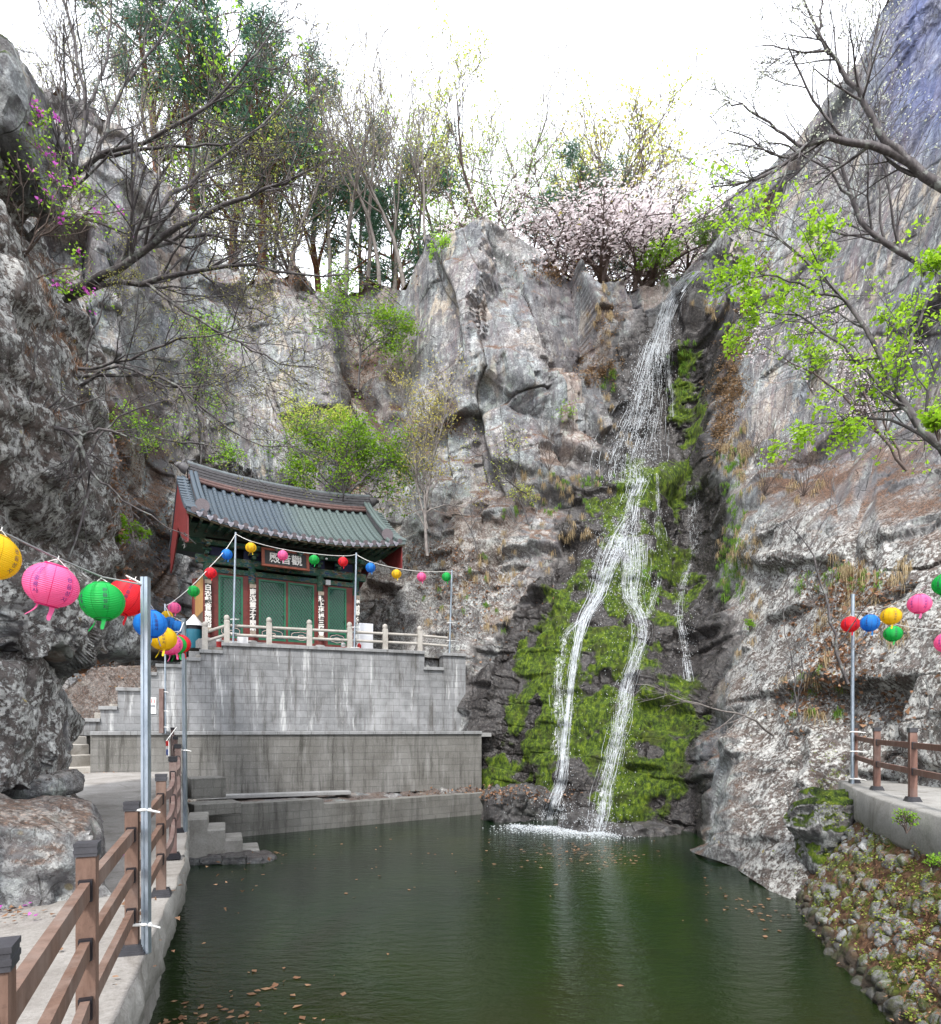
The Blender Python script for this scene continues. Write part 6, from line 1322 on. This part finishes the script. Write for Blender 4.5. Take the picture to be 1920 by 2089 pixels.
# ------------------------------------------------------------ waterfall
def waterfall():
    rg = random.Random(77); m = NT('falling_water'); g = m.n('ShaderNodeNewGeometry').outputs['Random Per Island']
    a = m.bsdf((.86, .89, .92), .18, spec=.5); tl = m.n('ShaderNodeBsdfTranslucent', ins={0: (.85, .9, .95, 1)}).outputs[0]; b_ = m.n('ShaderNodeMixShader', ins={0: .4, 1: a, 2: tl}).outputs[0]; tr = m.n('ShaderNodeBsdfTransparent').outputs[0]
    FW = m.done(m.n('ShaderNodeMixShader', ins={0: m.ramp(g, 0, 1.6), 1: b_, 2: tr}).outputs[0])
    e = empty('waterfall', Wp(1415, 556, 36)); o0 = np.array(e.location[:], np.float32)
    #          name        sight-line path (px, py, half width)                                                                                              strands  radius  gap   free
    RUN = [('upper_fall', [(1422, 553, 7), (1400, 572, 12), (1375, 605, 14), (1360, 640, 14), (1348, 680, 16), (1335, 720, 20)], 150, .013, .22, False),
           ('curtain', [(1335, 700, 18), (1322, 760, 26), (1310, 820, 36), (1295, 880, 44), (1280, 940, 50), (1275, 985, 48)], 240, .010, .55, True),
           ('curtain', [(1360, 660, 8), (1362, 720, 8), (1368, 780, 8), (1372, 850, 9)], 26, .008, .3, True),
           ('middle_fall', [(1305, 975, 14), (1295, 1010, 14), (1285, 1060, 22), (1270, 1100, 38), (1262, 1130, 50)], 150, .011, .36, False),
           ('left_stream', [(1268, 1095, 26), (1240, 1160, 18), (1222, 1210, 15), (1195, 1260, 10), (1182, 1300, 8), (1172, 1350, 7), (1164, 1410, 6), (1156, 1480, 7), (1150, 1540, 7), (1142, 1600, 9), (1126, 1650, 11), (1112, 1692, 12)], 120, .010, .28, False),
           ('left_trickle', [(1195, 1255, 8), (1160, 1290, 8), (1145, 1340, 10), (1138, 1400, 10), (1140, 1480, 12), (1138, 1540, 12)], 46, .007, .5, False),
           ('right_stream', [(1285, 1095, 30), (1292, 1160, 26), (1288, 1220, 20), (1305, 1255, 12), (1312, 1290, 12), (1298, 1340, 12), (1280, 1400, 14), (1268, 1460, 14), (1258, 1510, 14), (1245, 1570, 16), (1232, 1620, 18), (1228, 1660, 18), (1215, 1704, 18)], 190, .0085, .36, False),
           ('side_trickle', [(1345, 1180, 5), (1330, 1230, 6), (1318, 1262, 6)], 22, .008, .3, False),
           ('side_trickle', [(1408, 1150, 5), (1392, 1200, 8), (1385, 1260, 10), (1398, 1320, 8), (1406, 1390, 8)], 46, .007, .5, False),
           ('side_trickle', [(1341, 965, 3), (1343, 1030, 4), (1345, 1100, 14)], 18, .008, .4, True), ('side_trickle', [(1412, 990, 14), (1415, 1060, 14), (1422, 1130, 16)], 14, .007, .6, True), ('side_trickle', [(1150, 1640, 6), (1142, 1690, 6)], 18, .008, .3, False)]
    for name, path, ns, r, gap, free in RUN:
        P = np.array(path, float); cum = np.concatenate([[0], np.cumsum(np.abs(np.diff(P[:, 1])) + .3 * np.abs(np.diff(P[:, 0])))]); L = cum[-1]; polys = []
        X = lambda q: (smoothc(cum, P[:, 0], q), np.interp(q, cum, P[:, 1]), np.interp(q, cum, P[:, 2]))
        step = 5.0; nq = int(L / step) + 2; qs = np.linspace(0, L, nq); cx, cy, cw = X(qs); dep = []
        for i in range(nq):
            row = [surf(cx[i] + k * cw[i] * .5, cy[i], 2) for k in (-1, 0, 1)]; row = [v for v in row if v]; dep.append(min(row) if row else (dep[-1] if dep else 34))
        dep = np.array(dep)
        for _ in range(2 if not free else 10): dep[1:-1] = np.minimum(dep[1:-1], (dep[:-2] + dep[2:]) / 2 + .05)
        for s in range(int(ns * 1.3)):
            off = rg.gauss(0, .65); off = max(-1.6, min(1.6, off)); ph = rg.random() * 9; am = rg.uniform(.05, .38); a0 = rg.random() * L * .9 if rg.random() < .8 else 0; ln = L * rg.uniform(.05, .3) if gap > .3 else L * rg.uniform(.1, .5)
            pl = []; rr = r * rg.uniform(.25, 1.15)
            if dep[0] < 30: rr *= .85
            i = 0
            for i in range(nq):
                if qs[i] < a0 or qs[i] > a0 + ln: continue
                o = off + am * (.3 if cw[i] > 15 else 1) * math.sin(qs[i] * .05 + ph) + rg.gauss(0, .006 if cw[i] > 15 else .02); px = cx[i] + o * cw[i]
                loc = surf(px, cy[i], 1); d = min(dep[i] + .25, loc) if (loc and not free) else dep[i]; d -= .05 + .05 * rg.random()
                t = (qs[i] - a0) / ln; pl.append((*Wp(px, cy[i], d), rr * (.35 + .65 * math.sin(math.pi * min(1, max(0, t))))))
                if rg.random() < gap * .22 or (len(pl) > 1 and abs(pl[-1][1] - pl[-2][1]) > .7):
                    if len(pl) > 2: polys.append(pl[:-1])
                    pl = []
            if len(pl) > 1: polys.append(pl)
        if polys:
            V, Fc = tubes_np(polys, 4); mesh(name, V - o0, Fc, FW, e, True)
    # thin broken sheets under the strands
    ms = NT('water_sheet'); c = ms.coord(); n1 = ms.noise(ms.mapp(c, (9, 9, .7)), 1.6, 6, .75, .4); n2 = ms.noise(c, 7, 5, .7); al = ms.ramp(ms.math('ADD', ms.math('MULTIPLY', n1, .65), ms.math('MULTIPLY', n2, .35)), .50, .60)
    ed = ms.n('ShaderNodeVertexColor', layer_name='edge').outputs[0]; al = ms.math('MULTIPLY', al, ed)
    SH = ms.done(ms.n('ShaderNodeMixShader', ins={0: ms.math('MULTIPLY', al, .6), 1: ms.n('ShaderNodeBsdfTransparent').outputs[0], 2: ms.bsdf((.84, .87, .9), .2, ms.bump(n2, .6, .05), .5)}).outputs[0])
    for name, path, ns, r, gap, free in RUN:
        P = np.array(path, float); cum = np.concatenate([[0], np.cumsum(np.abs(np.diff(P[:, 1])))]); nq = int(cum[-1] / 4) + 2; qs = np.linspace(0, cum[-1], nq); K = 13; V = []; E = []
        for q in qs:
            x0, y0, w0 = smoothc(cum, P[:, 0], q), np.interp(q, cum, P[:, 1]), np.interp(q, cum, P[:, 2]) * 1.15
            for k in range(K): f = (k / (K - 1)) * 2 - 1; px = x0 + f * w0 + 2.0 * math.sin(q * .11 + k); d = (surf(px, y0, 2) or 30); V.append((*Wp(px, y0, 1)[:0], px, y0, d)); E.append((1 - abs(f) ** 1.7) * (.45 if free else 1))
        V = np.array(V).reshape(nq, K, 3); D_ = V[:, :, 2]
        for _ in range(14 if free else 3): D_[1:-1] = np.minimum(D_[1:-1], (D_[:-2] + D_[2:]) / 2 + .02); D_[:, 1:-1] = (D_[:, :-2] + D_[:, 1:-1] * 2 + D_[:, 2:]) / 4
        if free: D_ -= .12
        V = V.reshape(-1, 3); W3 = np.array([Wp(a, b, d - .045) for a, b, d in V], np.float32) - o0
        so = mesh('water_sheet', W3, grid_faces(nq, K), SH, e, True); E = np.array(E, np.float32); at = so.data.color_attributes.new('edge', 'FLOAT_COLOR', 'POINT'); at.data.foreach_set('color', np.stack([E, E, E, E * 0 + 1], 1).ravel())
    # drops thrown off the fall
    D = []; 
    def spray(px, py, sx, sy, n, s, off=.3):
        for _ in range(n):
            x, y = rg.gauss(px, sx), rg.gauss(py, sy); d = surf(x, y, 2) or 30; D.append((*Wp(x, y, d - off * rg.random() - .05), s * rg.uniform(.4, 1.4)))
    for k in range(14): q = k / 13; spray(1340 - 65 * q, 700 + 270 * q, 12 + 26 * q, 16, 170, .017, 1.0)
    spray(1362, 640, 12, 40, 220, .015, .5); spray(1280, 1090, 40, 40, 700, .016, .4); spray(1230, 1190, 25, 40, 350, .014); spray(1300, 1200, 25, 50, 350, .014); spray(1160, 1400, 16, 120, 350, .012); spray(1265, 1480, 20, 120, 450, .012)
    spray(1130, 1660, 25, 25, 300, .012, .5); spray(1220, 1680, 25, 20, 400, .012, .5); spray(1100, 1640, 40, 30, 120, .010); spray(1400, 1270, 14, 60, 160, .011)
    D = np.array(D, np.float32); oc = np.array([(1, 0, 0), (0, 1, 0), (-1, 0, 0), (0, -1, 0), (0, 0, 1.8), (0, 0, -1.8)], np.float32); of = np.array([(0, 1, 4), (1, 2, 4), (2, 3, 4), (3, 0, 4), (1, 0, 5), (2, 1, 5), (3, 2, 5), (0, 3, 5)])
    V = (D[:, None, :3] + oc[None] * D[:, None, 3:4]).reshape(-1, 3); Fc = (of[None] + np.arange(len(D))[:, None, None] * 6).reshape(-1, 3)
    mesh('spray', V - o0, Fc, FW, e); e['label'] = 'tall thin waterfall spreading in two white streams over mossy rock into the pool'; e['category'] = 'waterfall'
    # foam where it meets the pool
    rr = np.random.default_rng(4); n = 3800; V = []
    cs = [(Wp(1112, 1692, 22.6)), (Wp(1215, 1702, 21.6)), (Wp(1165, 1700, 21.8)), (Wp(1060, 1685, 23))]; wt = [.33, .35, .22, .10]
    C = rr.choice(4, n, p=wt); P = np.zeros((n, 4), np.float32); 
    for i in range(n):
        c = cs[C[i]]; a = rr.random() * 6.283; q = abs(rr.normal(0, 1)); P[i] = (c[0] + math.cos(a) * q * .55 - .05, c[1] - .25 + math.sin(a) * q * .5 - .25 * q, WZ + .008 + abs(rr.normal(0, .02)), .012 + .02 * rr.random())
    V = (P[:, None, :3] + oc[None] * np.array([1, 1, .3], np.float32) * P[:, None, 3:4]).reshape(-1, 3); Fc = (of[None] + np.arange(n)[:, None, None] * 6).reshape(-1, 3)
    f = mesh('foam', V, Fc, FW); tag(f, 'white splashing foam on the pool under the waterfall', 'foam', kind='stuff')
waterfall()
# ------------------------------------------------------------ small growth and litter
rgS = random.Random(9); nrS = np.random.default_rng(9)
def scatter_px(regs, seed):
    rg = random.Random(seed); out = []
    for (x, y, sx, sy, n) in regs:
        for _ in range(n):
            a, b = rg.gauss(x, sx), rg.gauss(y, sy); d = surf(a, b, 1)
            if d: out.append(Wp(a, b, d - .02))
    return np.array(out, np.float32)
def tussocks(name, regs, mat, L, w_, per, label, cat, seed, droop=.9):
    P = scatter_px(regs, seed); rg = np.random.default_rng(seed); n = len(P) * per; B = np.repeat(P, per, 0) + rg.normal(0, .05, (n, 3)).astype(np.float32)
    a = rg.random(n) * 6.283; h = L * rg.uniform(.5, 1.3, n); out = np.stack([np.cos(a) * .55, -np.abs(np.sin(a)) * .6 - .15, np.zeros(n)], 1); sd = np.stack([-np.sin(a), np.cos(a), np.zeros(n)], 1) * w_
    m1 = B + out * h[:, None] * .35 + np.array([0, 0, .35]) * h[:, None]; m2 = B + out * h[:, None] * .8 + np.array([0, 0, .35 - droop]) * h[:, None]
    V = np.stack([B - sd, B + sd, m1 + sd * .8, m1 - sd * .8, m2 + sd * .2, m2 - sd * .2], 1).reshape(-1, 3).astype(np.float32); k = np.arange(n)[:, None] * 6
    Fc = np.concatenate([k + np.array([0, 1, 2, 3]), k + np.array([3, 2, 4, 5])]); o = mesh(name, V, Fc, mat); tag(o, label, cat, kind='stuff'); return o
tussocks('dry_grass', [(1500, 930, 18, 30, 46), (1250, 900, 20, 60, 14), (1120, 990, 40, 20, 24), (1500, 1120, 20, 50, 22), (1230, 640, 14, 30, 24), (1720, 1230, 40, 30, 14), (1810, 1260, 30, 40, 6), (1660, 1380, 50, 50, 8), (1600, 990, 60, 16, 18), (1020, 1160, 60, 30, 26), (1440, 640, 16, 30, 12), (1760, 1180, 60, 20, 20), (930, 1230, 60, 60, 20), (1180, 1090, 40, 20, 14), (1530, 1240, 16, 80, 14)], STRAW, .42, .008, 22, 'straw coloured dead grass hanging from ledges of the cliffs', 'dry grass', 51)
tussocks('dry_grass', [(110, 640, 40, 60, 40), (90, 780, 50, 60, 40), (60, 930, 60, 60, 30), (110, 560, 20, 20, 30), (60, 430, 30, 30, 20), (150, 730, 12, 30, 20)], DRY, .16, .004, 26, 'dark rusty roots and dead grass in the cracks of the left rock', 'dry grass', 52)
tussocks('green_grass', [(1500, 1090, 14, 60, 60), (1490, 1180, 14, 40, 40), (1500, 930, 16, 30, 22), (1390, 740, 14, 30, 20), (1240, 780, 10, 20, 14), (1330, 1180, 16, 20, 10), (1700, 1190, 60, 20, 20), (1080, 1040, 60, 14, 16), (1350, 560, 20, 12, 50), (1190, 985, 30, 10, 20), (1660, 1420, 30, 30, 10), (960, 1200, 40, 40, 14)], WEED, .26, .009, 20, 'fresh green grass tufts on the cliff ledges near the waterfall', 'grass', 53)
P = scatter_px([(770, 1060, 60, 60, 0), (740, 720, 20, 60, 600), (715, 960, 20, 50, 700), (870, 870, 50, 14, 500), (870, 1130, 50, 12, 700), (960, 1200, 60, 20, 500), (1740, 1210, 50, 25, 700), (1700, 1330, 40, 50, 900), (1640, 1430, 30, 30, 300), (630, 570, 100, 12, 900), (260, 1060, 30, 70, 900), (330, 1100, 14, 60, 500), (250, 950, 20, 60, 400), (1000, 1620, 90, 8, 500), (1120, 545, 40, 10, 200), (1780, 1440, 60, 30, 200), (940, 1250, 50, 40, 300), (210, 1370, 40, 20, 250)], 54)
V, Fc = leaves_np(P, .11, 54, up=.5, jit=.04, aspect=.7); o = mesh('fallen_leaves', V, Fc, DRY); tag(o, 'brown fallen leaves lying on the cliff ledges and the gravel bed', 'fallen leaves', kind='stuff')
# leaves on path and stairs
n = 900; t = nrS.random(n); x = -4.2 - .5 * t * 6 + nrS.normal(0, .22, n); y = 5.6 + t * 6.5; P = np.stack([x, y, np.full(n, .03)], 1); Q = np.stack([nrS.uniform(-3.4, -2.0, 60), nrS.uniform(3, 9, 60), np.full(60, .03)], 1)
Q2 = np.stack([nrS.normal(-13, .6, 120), nrS.normal(22.3, .3, 120), np.full(120, .24)], 1)
V, Fc = leaves_np(np.concatenate([P, Q, Q2]), .055, 55, up=.95, aspect=.7); V[:, 2] = np.maximum(V[:, 2] * 1, .03); o = mesh('fallen_leaves', V, Fc, DRY); tag(o, 'brown leaves and twigs gathered along the rock side of the path', 'fallen leaves', kind='stuff')
P = np.stack([nrS.uniform(-4.9, -3.6, 26), nrS.uniform(5.2, 8.5, 26), np.full(26, .05)], 1); V, Fc = leaves_np(np.repeat(P, 3, 0), .045, 56, up=.8, jit=.015, aspect=.9); V[:, 2] = np.maximum(V[:, 2], .04); o = mesh('fallen_petals', V, Fc, LPu); tag(o, 'purple petals fallen on the path below the azalea', 'fallen petals', kind='stuff')
# leaves on the water
def rnd(cx, cy, sx, sy, n): return np.stack([nrS.normal(cx, sx, n), nrS.normal(cy, sy, n), np.full(n, WZ + .012)], 1)
P = np.concatenate([rnd(-3.1, 7.0, .3, .45, 160), rnd(-2.4, 7.9, .5, .6, 40), rnd(3.3, 17.8, .7, .9, 150), rnd(1.2, 16.5, 3, 3, 60), rnd(5.2, 12.5, .3, .9, 40), rnd(-5.6, 17.6, .3, .4, 30)])
V, Fc = leaves_np(P, .10, 57, up=1, aspect=.65); V[:, 2] = WZ + .012 + .25 * (V[:, 2] - WZ - .012); V[:, 2] = np.maximum(V[:, 2], WZ + .01); o = mesh('floating_leaves', V, Fc, DRY); tag(o, 'dead leaves floating in drifts on the dark pool', 'floating leaves', kind='stuff')
# ferny brown clumps right of the waterfall
P = scatter_px([(1490, 790, 18, 20, 120), (1485, 850, 12, 30, 90), (1500, 720, 16, 24, 90), (1530, 640, 10, 30, 60), (1470, 880, 10, 24, 60), (1555, 560, 12, 30, 40), (1570, 430, 8, 20, 30), (1240, 720, 16, 50, 60), (1210, 760, 20, 20, 60), (1130, 560, 22, 10, 40)], 58)
V, Fc = leaves_np(np.repeat(P, 24, 0), .10, 58, jit=.09, aspect=.4); o = mesh('dead_fern', V, Fc, leafmat('dead_fern', (.15, .09, .045), (.34, .23, .13), .15)); tag(o, 'brown dried fern clumps clinging in the cracks beside the waterfall', 'dead fern', kind='stuff')
# leafy shrubs
def shrub(px, py, sx, sz, n, mat, ls, label, seed, stems=6, cat='shrub', d=None, bk=None):
    d = (surf(px, py, 3) or 30) - .1 if d is None else d; o = Vector(Wp(px, py, d)); e = empty('shrub', o); rg = random.Random(seed); polys, tips = [], []; k = d / F
    Pp = dict(len=.6, ang=.7, up=.06, wob=.15, n=[5, 4], rk=.6, rmin=.004, max=2, q0=.2, seg=.15, tap=.4)
    for i in range(stems): grow(rg, (0, 0, 0), (rg.gauss(0, .6) * sx / (sz + 1), -.15 + rg.gauss(0, .3), 1), sz * k * rg.uniform(.6, 1.1), .012, 0, polys, tips, Pp)
    V, Fc = tubes_np(polys, 4); mesh('stems', V, Fc, bk or BB, e, True)
    if mat is not None:
        T = np.repeat(np.array(tips, np.float32), max(1, int(n / len(tips))), 0); V, Fc = leaves_np(T, ls, seed, jit=sx * k * .07); mesh('foliage', V, Fc, mat, e)
    return tag(e, label, cat)
shrub(1345, 572, 30, 50, 2500, LG, .10, 'bright green shrub at the lip of the waterfall', 61, 9)
shrub(1440, 520, 30, 45, 1800, WEED, .10, 'dark green shrub right of the top of the waterfall', 62, 8)
shrub(1170, 880, 10, 40, 300, LG, .08, 'small green shrub in a crack left of the falling water', 63)
shrub(1060, 1045, 30, 40, 500, LY, .08, 'yellow green shrub on the ledge above the mossy rocks', 64)
shrub(1655, 800, 30, 60, 900, WEED, .08, 'green shrub in the middle of the right cliff', 65)
shrub(1530, 1290, 10, 20, 300, LG, .06, 'small green plant on the wet rock right of the moss', 66)
shrub(1560, 1010, 60, 120, 0, None, .05, 'tangle of thin leafless stems on the ledge of the right cliff', 67, 16)
shrub(1640, 1010, 50, 90, 0, None, .05, 'reddish leafless shrub on the ledge right of the tangle of stems', 68, 14)
shrub(1120, 960, 40, 60, 0, None, .05, 'brownish leafless bush on the ledge beside the falling water', 69, 14)
shrub(300, 930, 40, 60, 700, LM, .10, 'small bright green shrub left of the shrine roof', 70)
shrub(240, 1130, 30, 50, 700, LM, .08, 'green leafy plant above the stone stairs', 71)
shrub(900, 540, 30, 40, 600, LG, .12, 'green shrub on the left shoulder of the pinnacle', 72)
shrub(1850, 1700, 16, 30, 260, LG, .035, 'small fresh green weed growing out of the concrete ledge', 73, d=9.0)
shrub(1905, 1780, 16, 26, 260, LG, .035, 'bushy green weed on the cobble bank near the right edge', 74, d=8.0)
shrub(1915, 900, 20, 40, 400, LB, .07, 'bright green leaves at the right edge below the lime green tree', 75, d=8.0)
# weeds over the cobble bank
P = scatter_px([(1760, 1760, 60, 60, 110), (1850, 1850, 50, 80, 120), (1700, 1850, 30, 30, 50), (1880, 1980, 40, 60, 60), (1690, 1660, 20, 60, 140)], 59)
V, Fc = leaves_np(np.repeat(P, 9, 0), .035, 59, jit=.025, up=.3); o = mesh('weeds', V, Fc, leafmat('weed_leaf', (.12, .17, .02), (.36, .42, .09), .3)); tag(o, 'small yellow green weeds scattered over the cobble bank', 'weeds', kind='stuff')
P = scatter_px([(1820, 1820, 50, 80, 170), (1880, 1950, 40, 80, 200)], 60)
V, Fc = leaves_np(np.repeat(P, 5, 0), .05, 60, jit=.03, up=.3, aspect=.3); o = mesh('dry_roots', V, Fc, DRY); tag(o, 'reddish brown dry roots matted over the cobble bank', 'dry roots', kind='stuff')
